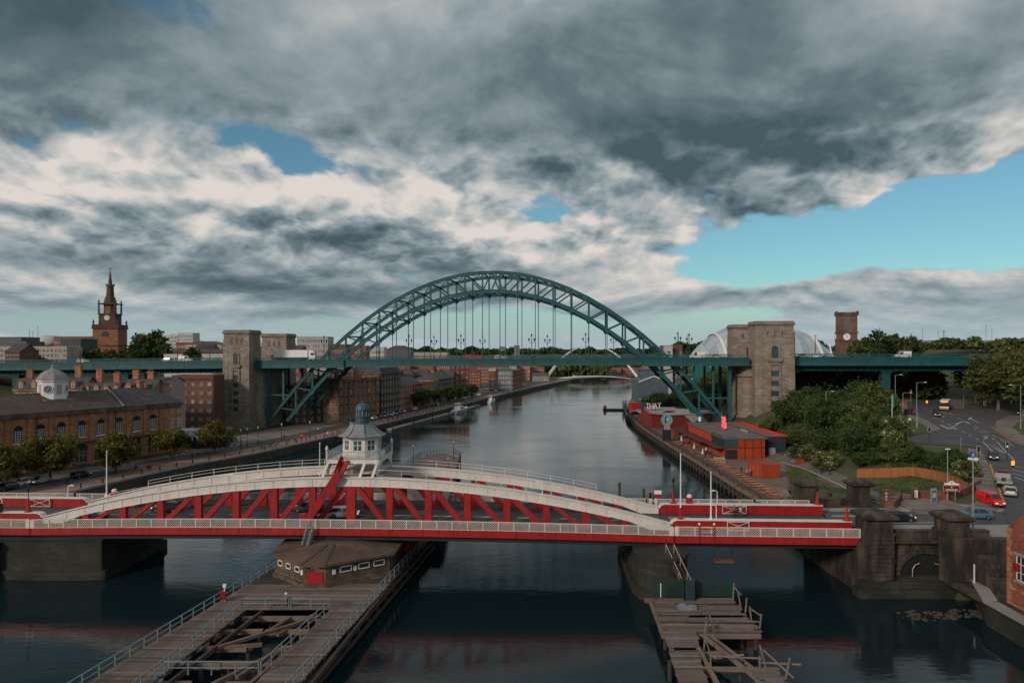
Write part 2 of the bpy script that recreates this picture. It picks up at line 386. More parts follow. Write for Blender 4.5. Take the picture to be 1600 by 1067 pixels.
gx = axis([(-6000,-2000,800),(-2000,-700,160),(-700,-240,40),(-240,230,3.6),(230,700,40),(700,2000,160),(2000,6000,800)])
gy = axis([(-150,60,30),(60,300,3.4),(300,620,12),(620,1200,40),(1200,2600,140),(2600,9000,900)])
XX, YY = np.meshgrid(gx, gy); ZZ = H(XX, YY) - 0.08
nx, ny = len(gx), len(gy)
gv = np.stack([XX.ravel(), YY.ravel(), ZZ.ravel()], 1).tolist()
gf = [(j*nx+i, j*nx+i+1, (j+1)*nx+i+1, (j+1)*nx+i) for j in range(ny-1) for i in range(nx-1)]
me = bpy.data.meshes.new('ground'); me.from_pydata(gv, [], gf); me.update()
me.polygons.foreach_set('use_smooth', [True]*len(gf))
ground_m = mat('ground_turf_and_earth', (0.062,0.070,0.030), 0.95, 0.35, 0.05, bump=0.3, stain=0.6, stain_col=(0.075,0.06,0.045), stain_scale=0.03)
me.materials.append(ground_m); struct(link('ground', me))
wm = bpy.data.materials.new('river_water'); wm.use_nodes = True; t = wm.node_tree; b = t.nodes['Principled BSDF']
b.inputs['Base Color'].default_value = (0.0072,0.0185,0.0225,1); b.inputs['IOR'].default_value = 1.40; b.inputs['Roughness'].default_value = 0.10
g = t.nodes.new('ShaderNodeNewGeometry')
def wn(sx, sy, sc, det, ro=0.55):
 mp = t.nodes.new('ShaderNodeMapping'); mp.inputs['Scale'].default_value = (sx, sy, 1); t.links.new(g.outputs['Position'], mp.inputs[0])
 q = t.nodes.new('ShaderNodeTexNoise'); q.inputs['Scale'].default_value = sc; q.inputs['Detail'].default_value = det; q.inputs['Roughness'].default_value = ro
 q.inputs['Distortion'].default_value = 0.4
 t.links.new(mp.outputs[0], q.inputs['Vector']); return q.outputs[0]
b1 = t.nodes.new('ShaderNodeBump'); b1.inputs['Strength'].default_value = 0.055; b1.inputs['Distance'].default_value = 0.25
t.links.new(wn(0.7, 1.5, 0.9, 4), b1.inputs['Height'])
b2 = t.nodes.new('ShaderNodeBump'); b2.inputs['Strength'].default_value = 0.05; b2.inputs['Distance'].default_value = 0.8
t.links.new(wn(0.6, 1.2, 0.11, 3), b2.inputs['Height']); t.links.new(b1.outputs[0], b2.inputs['Normal'])
t.links.new(b2.outputs[0], b.inputs['Normal'])
rr = t.nodes.new('ShaderNodeMapRange'); t.links.new(wn(1, 2.2, 0.03, 5, 0.6), rr.inputs[0])
rr.inputs[1].default_value = 0.4; rr.inputs[2].default_value = 0.65; rr.inputs[3].default_value = 0.05; rr.inputs[4].default_value = 0.16
t.links.new(rr.outputs[0], b.inputs['Roughness'])
w = MB(); w.quad((-400,-150,0),(5000,-150,0),(5000,1100,0),(-400,1100,0)); struct(w.obj('river_water', wm))
def offs(line, d):
 "polyline moved d metres to the left of its direction"
 out = []
 for i, p in enumerate(line):
  a = Vector(line[max(0, i-1)]); c = Vector(line[min(len(line)-1, i+1)]); u = (c-a).normalized()
  out.append((p[0]-u.y*d, p[1]+u.x*d))
 return out
def resample(line, step):
 out = [line[0]]
 for a, c in zip(line[:-1], line[1:]):
  L = math.dist(a, c); n = max(1, int(L/step)); out += [(a[0]+(c[0]-a[0])*k/n, a[1]+(c[1]-a[1])*k/n) for k in range(1, n+1)]
 return out
def ribbon(mb, A, B, za, zb=None, mi=0):
 zb = za if zb is None else zb
 fa = za if callable(za) else (lambda x, y: za); fb = zb if callable(zb) else (lambda x, y: zb)
 for i in range(len(A)-1):
  mb.quad((*A[i], fa(*A[i])), (*A[i+1], fa(*A[i+1])), (*B[i+1], fb(*B[i+1])), (*B[i], fb(*B[i])), mi)
 return mb
quaywall_m = mat('quay_wall_stone', (0.075,0.066,0.055), 0.9, 0.3, 0.5, brick=(1.4,0.5,0.6), stain=0.7, stain_col=(0.02,0.024,0.018), stain_scale=0.2)
nb = [p for p in NB if 0 <= p[1] <= 850 and p[0] < 1000]
m_ = MB(); ribbon(m_, nb, offs(nb, 7.5), QZ); ribbon(m_, offs(nb, -0.02), nb, -3, QZ, 1)
struct(m_.obj('north_promenade', [redpave, quaywall_m]))
m_ = MB(); e0 = offs(nb, 0.0); e1 = offs(nb, 0.55); ribbon(m_, e0, e1, QZ+0.10); ribbon(m_, offs(nb, -0.06), e0, QZ-0.35, QZ+0.10); ribbon(m_, e1, e1, QZ+0.1, QZ)
struct(m_.obj('quay_coping', concrete))
nroad = [p for p in nb if p[1] >= 100 and p[1] < 600]
m_ = MB(); ribbon(m_, offs(nroad, 7.5), offs(nroad, 13.6), QZ+0.03); struct(m_.obj('quayside_road', asphalt))
m_ = MB(); ribbon(m_, offs(nroad, 7.35), offs(nroad, 7.5), QZ+0.10); ribbon(m_, offs(nroad, 7.5), offs(nroad, 7.5), QZ+0.1, QZ)
struct(m_.obj('quayside_kerb', concrete))
m_ = MB(); ribbon(m_, offs(nroad, 13.6), offs(nroad, 31), QZ+0.12); struct(m_.obj('quayside_pavement', pave))
sb = [p for p in SB if p[1] >= 104 and p[1] < 700 and p[0] < 500]
m_ = MB(); ribbon(m_, sb, offs(sb, -4.2), QZ); ribbon(m_, offs(sb, 0.02), sb, -3, QZ, 1)
struct(m_.obj('south_quay', [redpave, quaywall_m]))
# ------------------------------------------------------------------ swing bridge: local frame s (right), n (away), z
SWR = -R(2.5); SWC = (-22.0, 90.3, 0.0)
def SW(s, n, z=0.0):
 c, s_ = math.cos(SWR), math.sin(SWR); return (SWC[0]+s*c-n*s_, SWC[1]+s*s_+n*c, z)
DK = 7.0
def camb(s): return 0.45*max(0.0, 1-(s/43.0)**2)
swing = thing('swing_bridge', 'red and white swing span with bowed girders crossing the river on a central pier', 'bridge', SWC, SWR)
def ztop(s): return 8.0 + 5.75*(1-(s/43.0)**2)
HALF = 43.0
sa = [-HALF + 86*k/16 for k in range(17)]
m_ = MB()
for a, c in zip(sa[:-1], sa[1:]):
 for n0, n1, dz, mi in ((0.15,2.0,0.12,1),(3.3,11.3,0.0,0),(12.7,16.5,0.12,1),(2.0,3.3,0.05,1),(11.3,12.7,0.05,1)):
  za, zc = DK+camb(a)+dz, DK+camb(c)+dz
  m_.add([(a,n0,za-0.5),(c,n0,zc-0.5),(c,n1,zc-0.5),(a,n1,za-0.5),(a,n0,za),(c,n0,zc),(c,n1,zc),(a,n1,za)],
    [(0,3,2,1),(4,5,6,7),(0,1,5,4),(1,2,6,5),(2,3,7,6),(3,0,4,7)], mi)
m_.obj('deck', [asphalt, mat('footway_asphalt',(0.045,0.042,0.042),0.9,0.2,0.5)], swing)
for k in range(-7, 8):
 s = k*5.9; MB().box(s-1.3, s+1.3, 7.22, 7.36, DK+camb(s)-0.02, DK+camb(s)+0.012).obj('centre_line', whitep, swing)
m_ = MB()
for a, c in zip(sa[:-1], sa[1:]):
 m_.bar((a,1.2,DK+camb(a)-1.15),(c,1.2,DK+camb(c)-1.15),1.6,0.9); m_.bar((a,14.6,DK+camb(a)-1.15),(c,14.6,DK+camb(c)-1.15),1.6,0.9)
 m_.bar((a,7.25,DK+camb(a)-1.3),(c,7.25,DK+camb(c)-1.3),6.0,1.2)
m_.obj('underdeck_girder', iron, swing)
for side, nn_ in (('near', -0.06), ('far', 16.66)):
 k = 0
 while k < 21:
  a = -HALF + 86*k/21; c = -HALF + 86*(k+1)/21
  q = MB(); q.bar((a+0.01,nn_,DK+camb(a)-0.45),(c-0.01,nn_,DK+camb(c)-0.45),0.12,0.9)
  q.bar((a+0.05,nn_,DK+camb(a)+0.01),(a+0.05,nn_,DK+camb(a)-0.9),0.2,0.07,up=(1,0,0))
  q.bar((a,nn_,DK+camb(a)-0.88),(c,nn_,DK+camb(c)-0.88),0.3,0.06); q.obj('fascia_panel', red, swing); k += 1
def lattice_mesh(L, h=1.02, t=0.035, step=0.31):
 q = MB(); nst = int((L+h)/step)+1
 for k in range(-int(h/step)-1, nst):
  for sg in (1, -1):
   x0 = k*step; pts = []
   xa, za, xb, zb = x0, 0.0, x0+h, h
   if sg < 0: xa, xb = x0+h, x0
   def cl(xa, za, xb, zb):
    if max(xa, xb) <= 0 or min(xa, xb) >= L: return None
    t0, t1 = 0.0, 1.0; dx_ = xb-xa
    for lim, s_ in ((0, 1), (L, -1)):
     f0 = s_*(xa-lim); f1 = s_*(xb-lim)
     if f0 < 0 and f1 < 0: return None
     if f0 < 0: t0 = max(t0, f0/(f0-f1))
     if f1 < 0: t1 = min(t1, f0/(f0-f1))
    if t1-t0 < 0.03: return None
    return (xa+dx_*t0, za+(zb-za)*t0, xa+dx_*t1, za+(zb-za)*t1)
   r_ = cl(xa, za, xb, zb)
   if r_: q.bar((r_[0],0.015*sg,r_[1]),(r_[2],0.015*sg,r_[3]),0.046,0.022,up=(0,1,0))
 return q
lat_m = mat('lattice_white_paint', (0.60,0.56,0.52), 0.6, 0.1, 1)
PL = 2.047
lat_q = lattice_mesh(PL-0.14); lat_me = lat_q.mesh('lattice_panel', lat_m)
pm = MB(); pm.box(-0.07,0.07,-0.08,0.08,-0.02,1.12); post_me = pm.mesh('parapet_post', lat_m)
def parapet(root, s0, s1, n, zf):
 k = int(round((s1-s0)/PL)); st = (s1-s0)/k
 for i in range(k):
  a = s0+st*i; c = a+st; z0, z1 = zf(a), zf(c)
  ang = math.atan2(z1-z0, st)
  o = link('lattice_panel', lat_me, root, (a+0.07, n, z0+0.06)); o.rotation_euler = (0, -ang, 0); o.scale = ((st-0.14)/(PL-0.14), 1, 1)
  link('parapet_post', post_me, root, (a, n, z0))
  q = MB(); q.bar((0,0,1.12),(st,0,1.12+z1-z0),0.16,0.09); q.bar((0,0,0.03),(st,0,0.03+z1-z0),0.1,0.06); q.obj('rail', lat_m, root, (a, n, z0))
 link('parapet_post', post_me, root, (s1, n, zf(s1)))
parapet(swing, -HALF+0.5, HALF-0.5, 0.0, lambda s: DK+camb(s))
parapet(swing, -HALF+0.5, HALF-0.5, 16.6, lambda s: DK+camb(s))
def endblock(root, s, n, z, sg, m=white):
 q = MB(); q.slab([(s, z), (s, z+0.95), (s-sg*0.12, z+1.15), (s-sg*0.45, z+1.22), (s-sg*0.5, z)], n-0.13, n+0.13); fixn(q.obj('parapet_end', m, root))
for sg in (-1, 1):
 for n in (0.0, 16.6): endblock(swing, sg*HALF, n, DK, sg)
for n in (2.65, 11.95):
 pts = [-HALF + 86*k/32 for k in range(33)]
 def dep(s):
  e = max(0.0, (abs(s)-37.0)/6.0); return 1.15 + 1.4*e*e*(1 if abs(s) < 41.5 else 1)
 q = MB()
 for a, c in zip(pts[:-1], pts[1:]):
  za, zc = ztop(a), ztop(c); ba = max(za-dep(a), DK+camb(a)+0.06); bc = max(zc-dep(c), DK+camb(c)+0.06)
  if abs(a) > 41.5: ba = DK+camb(a)+0.06
  if abs(c) > 41.5: bc = DK+camb(c)+0.06
  q.add([(a,n-0.40,ba),(c,n-0.40,bc),(c,n+0.40,bc),(a,n+0.40,ba),(a,n-0.40,za-0.1),(c,n-0.40,zc-0.1),(c,n+0.40,zc-0.1),(a,n+0.40,za-0.1)],
    [(0,3,2,1),(4,5,6,7),(0,1,5,4),(1,2,6,5),(2,3,7,6),(3,0,4,7)])
 q.obj('top_chord_web', white, swing)
 q = MB()
 for a, c in zip(pts[:-1], pts[1:]):
  for dz, w_, h_ in ((-0.05, 1.15, 0.10), (-1.17, 1.0, 0.07)):
   if dz < -1 and (abs(a) > 37.5 or abs(c) > 37.5): continue
   q.bar((a,n,ztop(a)+dz),(c,n,ztop(c)+dz),w_,h_)
 q.obj('top_chord_flange', white, swing)
 for k in range(-15, 16):
  s = k*2.65; d = -0.43 if n < 5 else -0.43
  if abs(s) < 41:
   q = MB(); q.bar((s,n+d,ztop(s)-0.1),(s,n+d,max(ztop(s)-1.12, DK+0.2)),0.09,0.05,up=(0,1,0)); q.obj('web_stiffener', white, swing)
 for k in range(-7, 8):
  s = k*5.3; zt = ztop(s)-1.1; zb = DK+camb(s)+0.06
  w_ = 1.25 if k == 0 else 0.92
  q = MB(); q.box(s-w_/2, s-w_/2+0.07, n-0.34, n+0.34, zb, zt); q.box(s+w_/2-0.07, s+w_/2, n-0.34, n+0.34, zb, zt)
  q.box(s-w_/2+0.07, s+w_/2-0.07, n-0.06, n+0.06, zb, zt); q.box(s-w_/2+0.07, s+w_/2-0.07, n-0.32, n-0.26, zb, zt); q.obj('truss_post', red, swing)
  if k != 0:
   sg = 1 if k > 0 else -1; si = (k-sg)*5.3
   a = (s-sg*0.62, n, zb); c = (si+sg*0.62, n, ztop(si)-1.1)
   if abs(k) == 7: c = (si+sg*0.62, n, ztop(si)-1.1)
   q = MB(); d = Vector(c)-Vector(a); q.bar(a, c, 0.62, 0.66 if abs(k) < 6 else 0.5, up=(0,0,1)); q.obj('truss_diagonal', red, swing)
 q = MB(); hs = [-34 + 68*k/20 for k in range(21)]
 for a, c in zip(hs[:-1], hs[1:]):
  if a > -4.6 and c < 4.6: continue
  for dz in ((0.95,) if n < 5 else (0.5, 0.95)): q.bar((a,n+0.35,ztop(a)+dz),(c,n+0.35,ztop(c)+dz),0.05,0.05)
 for a in hs: q.bar((a,n+0.35,ztop(a)),(a,n+0.35,ztop(a)+0.95),0.06,0.06,up=(0,1,0))
 q.obj('chord_handrail', lat_m, swing)
PZ0 = 15.95
q = MB(); q.box(-3.5,3.5,3.3,11.6,PZ0-0.32,PZ0); q.box(-3.6,3.6,3.2,3.4,PZ0-0.5,PZ0+0.05); q.box(-3.6,3.6,11.5,11.7,PZ0-0.5,PZ0+0.05); q.box(3.5,3.68,3.2,11.7,PZ0-0.5,PZ0+0.05); q.box(-3.68,-3.5,3.2,11.7,PZ0-0.5,PZ0+0.05)
q.obj('platform', white, swing)
for s in (-3.4, -1.6, 1.7, 3.4):
 for n0, n1 in ((2.45, 3.5), (12.15, 11.4)):
  q = MB(); q.bar((s-0.5,n0,ztop(s)-0.05),(s,n1,PZ0-0.3),0.34,0.3,up=(0,1,0)); q.obj('platform_leg', white, swing)
for s in (-3.45, 3.45):
 q = MB()
 ys = [3.25+8.4*k/14 for k in range(15)]
 for k in range(14):
  a, c = ys[k], ys[k+1]; za = 13.7+1.75*math.sin(math.pi*k/14)**0.5; zc = 13.7+1.75*math.sin(math.pi*(k+1)/14)**0.5
  q.add([(s-0.12,a,za),(s+0.12,a,za),(s+0.12,c,zc),(s-0.12,c,zc),(s-0.12,a,PZ0-0.3),(s+0.12,a,PZ0-0.3),(s+0.12,c,PZ0-0.3),(s-0.12,c,PZ0-0.3)],
    [(0,3,2,1),(4,5,6,7),(0,1,5,4),(1,2,6,5),(2,3,7,6),(3,0,4,7)])
 q.obj('arched_spandrel', white, swing)
q = MB(); q.box(-3.3,3.3,4.2,10.8,13.9,14.05); q.obj('machinery_floor', white, swing)
for nm, (a, c) in (('near',((-3.55,3.25),(3.55,3.25))),('far',((-3.55,11.65),(3.55,11.65))),('left',((-3.55,3.25),(-3.55,11.65))),('right',((3.55,3.25),(3.55,11.65)))):
 q = MB(); L = math.dist(a, c); nb_ = int(L/0.24)
 for z in (1.12, 0.12): q.bar((*a,PZ0+z),(*c,PZ0+z),0.06,0.06)
 for k in range(nb_+1):
  x = a[0]+(c[0]-a[0])*k/nb_; y = a[1]+(c[1]-a[1])*k/nb_; q.bar((x,y,PZ0),(x,y,PZ0+1.12),0.035 if k % 6 else 0.08,0.035 if k % 6 else 0.08,up=(0,1,0))
 q.obj('platform_railing', galv, swing)
for s, n in ((-3.55,3.25),(3.55,11.65)):
 q = MB(); q.lathe([(0.14,PZ0),(0.14,PZ0+1.3),(0.24,PZ0+1.45),(0.16,PZ0+1.75),(0.03,PZ0+2.0)], s, n, 8); q.obj('corner_finial', white, swing)
CCX, CCN, CR = 0.25, 7.4, 2.7
lead_b = mat('blue_lead', (0.045,0.085,0.115), 0.5, 0.3, 1.0)
lead_g = mat('grey_lead', (0.21,0.22,0.23), 0.6, 0.2, 1.0, stain=0.5, stain_col=(0.10,0.11,0.12), stain_scale=0.8, streak=True)
oct_ = [(CCX+CR*math.cos(R(22.5+45*k)), CCN+CR*math.sin(R(22.5+45*k))) for k in range(8)]
q = MB(); q.prism(oct_, PZ0, PZ0+0.95)
for k in range(8):
 a, c = Vector(oct_[k]), Vector(oct_[(k+1) % 8]); d = (c-a).normalized(); ln = (c-a).length
 for t0, t1 in ((0, 0.42), (ln-0.42, ln)):
  p0, p1 = a+d*t0, a+d*t1; q.prism([(p0.x,p0.y),(p1.x,p1.y),(p1.x-(-d.y)*-0.0-d.y*0.15,p1.y+d.x*0.15),(p0.x-d.y*0.15,p0.y+d.x*0.15)], PZ0+0.95, PZ0+2.45)
q.prism(oct_, PZ0+2.45, PZ0+2.95); cabin = fixn(q.obj('cabin_wall', white, swing))
for k in range(8):
 a, c = Vector(oct_[k]), Vector(oct_[(k+1) % 8]); mid = (a+c)/2; d = (c-a).normalized(); ln = (c-a).length-0.84
 q = MB(); w2 = ln/2
 for x0, x1, z0, z1 in ((-w2,w2,0,0.07),(-w2,w2,1.43,1.5),(-w2,-w2+0.07,0,1.5),(w2-0.07,w2,0,1.5),(-0.04,0.04,0,1.5),(-w2,w2,0.78,0.85)): q.box(x0,x1,-0.04,0.04,z0,z1)
 wd = q.obj('window', whitep, swing, (mid.x-d.y*0.09, mid.y+d.x*0.09, PZ0+0.95)); wd.rotation_euler = (0,0,math.atan2(d.y,d.x))
 q = MB(); q.box(-w2,w2,-0.012,0.012,0.02,1.48); q.obj('pane', glass_b, wd)
q = MB(); prof = [(3.45,18.82),(3.5,18.92),(2.75,19.28),(2.2,19.75),(1.85,20.3),(1.75,20.55)]
q.lathe(prof, CCX, CCN, 8, rot=R(22.5)); roof = q.obj('cabin_roof', lead_g, swing)
q = MB()
for k in range(8):
 t_ = R(22.5+45*k)
 for (r0,z0),(r1,z1) in zip(prof[1:-1],prof[2:]): q.bar((CCX+r0*math.cos(t_),CCN+r0*math.sin(t_),z0+0.02),(CCX+r1*math.cos(t_),CCN+r1*math.sin(t_),z1+0.02),0.1,0.08)
q.obj('roof_hip', lead_b, roof)
q = MB(); q.lathe([(1.5,20.5),(1.5,20.62),(1.0,20.64),(1.0,21.45),(1.08,21.5),(1.08,21.58),(0.9,21.6)], CCX, CCN, 20); q.obj('drum', lead_b, swing)
q = MB(); q.lathe([(0.82,21.58),(0.82,22.4)], CCX, CCN, 12); lan = q.obj('lantern', glass_b, swing)
for k in range(10):
 q = MB(); t_ = R(36*k); q.bar((CCX+0.86*math.cos(t_),CCN+0.86*math.sin(t_),21.58),(CCX+0.86*math.cos(t_),CCN+0.86*math.sin(t_),22.4),0.07,0.07,up=(0,1,0)); q.obj('lantern_bar', lampgrey, lan)
q = MB(); q.lathe([(1.02,22.38),(1.02,22.5)]+[(0.98*math.cos(R(10*k)), 22.5+1.0*math.sin(R(10*k))) for k in range(9)]+[(0.1,23.5),(0.1,23.62),(0.03,23.8)], CCX, CCN, 20); q.obj('dome', lead_b, swing, smooth=False)
def stair(root, p, q_, w, m, name, rail=True, rails_m=None):
 p, q_ = Vector(p), Vector(q_); d = q_-p; hd = Vector((d.x, d.y, 0)); L = hd.length; hd = hd.normalized() if L > 1e-3 else Vector((1,0,0)); sd_ = Vector((-hd.y, hd.x, 0))
 o = MB(); nst = max(3, int(abs(d.z)/0.24))
 for sg in (-1, 1): o.bar(p+sd_*w/2*sg, q_+sd_*w/2*sg, 0.08, 0.3)
 for k in range(1, nst): c = p+d*k/nst; o.bar(c-sd_*w/2, c+sd_*w/2, 0.22, 0.05)
 if rail:
  for sg in (-1, 1):
   for hgt in (0.55, 1.05): o.bar(p+sd_*w/2*sg+Vector((0,0,hgt)), q_+sd_*w/2*sg+Vector((0,0,hgt)), 0.05, 0.05)
   for k in range(0, nst+1, 3): c = p+d*k/nst+sd_*w/2*sg; o.bar(c, c+Vector((0,0,1.05)), 0.05, 0.05, up=(0,1,0))
 return o.obj(name, m, root)
q = MB(); q.bar((-5.6,1.5,DK+0.6),(-1.45,1.9,13.85),1.1,0.16); q.bar((-1.45,1.9,13.85),(-0.85,3.3,PZ0-0.05),1.0,0.16)
for d in (-0.55,): q.bar((-5.6,1.5+d,DK+1.1),(-1.45,1.9+d,14.3),0.1,1.0); q.bar((-1.95,1.9,14.3),(-1.4,3.3,PZ0+0.4),0.1,0.9)
q.obj('covered_stair', red, swing)
stair(swing, (-5.55,1.55,DK+0.9), (-1.45,1.95,14.1), 1.0, galv, 'stair_handrail')
q = MB(); q.box(-7.0,-6.2,2.0,2.9,DK+0.4,DK+1.75); q.obj('machinery_box', red, swing)
def fixed_span(label, s0, s1, inner):
 sp = thing('fixed_span', label, 'bridge', SWC, SWR, 'fixed side spans of the swing bridge')
 sg = 1 if inner == s0 else -1
 q = MB(); q.box(s0,s1,3.3,11.3,DK-0.5,DK); q.box(s0,s1,0.15,3.3,DK-0.5,DK+0.12,1); q.box(s0,s1,11.3,16.5,DK-0.5,DK+0.12,1); q.obj('deck', [asphalt, MATS['footway_asphalt']], sp)
 q = MB(); q.box(s0,s1,0.6,16.0,DK-1.6,DK-0.5); q.obj('underdeck_girder', iron, sp)
 n_ = max(1, int((s1-s0)/4.1)); st = (s1-s0)/n_
 for nn_ in (-0.06, 16.66):
  for k in range(n_):
   a = s0+st*k; c = a+st; q = MB(); q.box(a+0.01,c-0.01,nn_-0.06,nn_+0.06,DK-0.9,DK); q.box(a,a+0.1,nn_-0.1,nn_+0.1,DK-0.9,DK-0.02); q.box(a,c,nn_-0.15,nn_+0.15,DK-0.92,DK-0.86); q.obj('fascia_panel', red, sp)
 for n in (0.0, 16.6):
  parapet(sp, s0+0.5 if sg > 0 else s0, s1 if sg > 0 else s1-0.5, n, lambda s: DK); endblock(sp, inner, n, DK, -sg)
 for n in (2.65, 11.95):
  a, c = (s0, s1) if sg > 0 else (s1, s0)
  top = [(a+sg*0.05,DK+0.05),(a+sg*0.05,DK+0.9),(a+sg*0.25,DK+1.25),(a+sg*0.7,DK+1.42),(c,DK+1.42),(c,DK+0.05)]
  q = MB(); q.slab(top, n-0.36, n+0.36); fixn(q.obj('parapet_girder', red, sp))
  line = [(a,DK+0.1),(a,DK+0.92),(a+sg*0.22,DK+1.3),(a+sg*0.7,DK+1.48),(c,DK+1.48)]
  q = MB()
  for (x0,z0),(x1,z1) in zip(line[:-1], line[1:]): q.bar((x0,n,z0),(x1,n,z1),1.05,0.12)
  q.obj('coping', white, sp)
 return sp
spanR = fixed_span('red parapet side span running to the right stone abutment', HALF+0.12, 66.6, HALF+0.12)
spanL = fixed_span('red parapet side span at left beyond the swing span', -85.0, -HALF-0.12, -HALF-0.12)
def lamp_cone(name, label, s, n, h=4.2):
 L = thing(name, label, 'lamp', SW(s, n, DK+1.5), SWR, 'conical red lamp standards on the bridge')
 q = MB(); q.lathe([(0.55,0),(0.5,0.1),(0.28,0.3),(0.12,1.5),(0.07,1.9)], 0, 0, 10); q.obj('base', red, L)
 q = MB(); q.cyl((0,0,1.9),(0,0,h-0.6),0.06,0.05,6); q.obj('post', iron, L)
 q = MB(); q.lathe([(0.1,h-0.6),(0.24,h-0.15),(0.26,h-0.1),(0.05,h+0.05),(0.03,h+0.2)], 0, 0, 6); q.obj('lantern', iron, L)
lamp_cone('lamp_standard', 'dark lamp standard on red cone at the far parapet, beside the red-capped box', 45.2, 11.95, 3.6)
lamp_cone('lamp_standard', 'red cone and short post at the abutment end of the far parapet', 66.0, 11.95, 2.6)
lamp_cone('lamp_standard', 'red cone and short post at the abutment end of the near parapet', 66.1, 2.65, 2.9)
lamp_cone('lamp_standard', 'dark lamp standard on red cone on the left near parapet', -45.4, 2.65, 3.4)
def flagpole(label, s, n, h, cone=False):
 L = thing('flagpole', label, 'flagpole', SW(s, n, DK+1.45), SWR, 'white flagpoles on the bridge')
 q = MB(); q.cyl((0,0,0),(0,0,h),0.12,0.055,8); q.sphere((0,0,h+0.08),0.11,8,4); q.obj('pole', whitep, L)
 q = MB()
 if cone: q.lathe([(0.5,0),(0.45,0.1),(0.24,0.3),(0.14,1.6)], 0, 0, 10); q.obj('base', red, L)
 else: q.lathe([(0.22,0),(0.2,0.25),(0.13,0.3)], 0, 0, 8); q.obj('base', whitep, L)
flagpole('tall white flagpole with red cone foot at the start of the right side span', 44.4, 2.65, 8.6, True)
flagpole('white flagpole standing on the near parapet of the right side span', 48.4, 2.65, 6.2)
flagpole('white flagpole beside the red-capped box on the left far parapet', -40.6, 12.4, 7.0)
flagpole('white flagpole at the left edge by the dark signal box', -50.0, 2.65, 7.2)
flagpole('slim white flagpole beyond the swing span on the timber jetty', -9.6, 18.6, 7.6)
def capbox(label, s, n):
 L = thing('navigation_box', label, 'signal', SW(s, n, DK+1.45), SWR, 'red signal boxes with white caps')
 q = MB(); q.taper(-0.45,0.45,-0.4,0.4,0,0.95,0.86); q.obj('body', red, L)
 q = MB(); q.lathe([(0.36,0.95),(0.36,1.25),(0.2,1.35)],0,0,8); q.obj('cap', whitep, L)
capbox('red signal box with white cap on the far parapet, right of the swing span', 47.6, 12.2)
capbox('red signal box with white cap on the far parapet, left of the swing span', -39.4, 12.4)
def xgate(label, s, n, w_=3.0):
 L = thing('barrier_gate', label, 'gate', SW(s, n, DK+0.2), SWR, 'white cross-braced barrier gates')
 q = MB()
 for z in (0.05, 1.15): q.bar((0,0,z),(w_,0,z),0.06,0.08)
 for x in (0, w_): q.bar((x,0,0),(x,0,1.25),0.09,0.09,up=(0,1,0))
 q.obj('frame', lat_m, L)
 q = MB(); q.bar((0,0,0.05),(w_,0,1.15),0.05,0.06); q.bar((0,0.03,1.15),(w_,0.03,0.05),0.05,0.06); q.obj('brace', lat_m, L)
xgate('white cross-braced gate on the far parapet of the right side span', 52.2, 11.3, 3.4)
xgate('white cross-braced gate on the near parapet of the right side span', 50.4, 2.0, 2.8)
xgate('white cross-braced gate on the left far parapet', -52.0, 11.3, 3.2)
def curl(label, s, n, h, sg=1, z=DK+1.45):
 L = thing('floodlight', label, 'lamp', SW(s, n, z), SWR, 'small white bracket lights on the bridge')
 q = MB(); q.tube([(0,0,0),(0,0,h*0.85),(0.12*sg,0,h*0.97),(0.5*sg,0,h)],0.06,6); q.obj('bracket', whitep, L)
 q = MB(); q.box(min(0.4*sg,0.9*sg),max(0.4*sg,0.9*sg),-0.1,0.1,h-0.08,h+0.08); q.obj('lamp_head', whitep, L)
curl('small bent white light on the far parapet right of the red-capped box', 51.6, 12.0, 2.0, -1)
curl('small bent white light on the near parapet next to the flagpole', 49.1, 2.65, 2.0, -1)
curl('small bent white light on the left far parapet', -46.4, 12.0, 1.9)
curl('small bent white light at the left edge of the near parapet', -49.2, 2.65, 1.9, -1)
curl('small bent white light on the crown of the near girder, left half', -17.2, 2.65, 1.1, 1, ztop(17.2))
curl('small white light post on the near girder, right half', 26.0, 2.65, 1.6, -1, ztop(26))
L = thing('warning_notice', 'red and white notice on two posts beside the far parapet', 'sign', SW(43.4, 17.0, DK-0.2), SWR)
q = MB(); q.bar((0,0,0),(0,0,2.2),0.06,0.06,up=(0,1,0)); q.bar((0.8,0,0),(0.8,0,2.2),0.06,0.06,up=(0,1,0)); q.obj('post', whitep, L)
q = MB(); q.box(-0.15,0.95,-0.08,-0.05,2.0,2.6); q.obj('upper_panel', whitep, L); q = MB(); q.box(-0.15,0.95,-0.08,-0.05,1.35,1.95); q.obj('lower_panel', red, L)
L = thing('signal_box', 'dark louvred signal box hung on the left near parapet', 'signal', SW(-50.2, 2.2, DK+1.5), SWR)
q = MB(); q.box(0.2,1.3,-0.3,0.3,0.1,1.2); q.obj('body', iron, L); q = MB(); q.box(-0.06,0.06,-0.06,0.06,-1.3,1.3); q.obj('bracket', lampgrey, L)
q = MB()
ym = mat('yellow_road_paint', (0.55,0.27,0.05), 0.8, 0.15, 1)
bx = [(44.2,4.2),(47.0,4.2),(47.0,9.8),(44.2,9.8)]
for a, c in zip(bx, bx[1:]+bx[:1]): q.bar((*a,DK+0.008),(*c,DK+0.008),0.2,0.012)
q.bar((44.2,4.2,DK+0.008),(47,9.8,DK+0.008),0.15,0.01); q.bar((44.2,9.8,DK+0.008),(47,4.2,DK+0.008),0.15,0.009)
q.obj('yellow_box_marking', ym, spanR)
lad = thing('access_ladder', 'grey steel ladder hanging from the lattice parapet to the pier roof', 'ladder', SW(-4.6, -0.2, 3.9), SWR)
stair(lad, (-0.5,-1.7,0), (0.1,-0.2,3.6), 0.9, galv, 'ladder_flight')
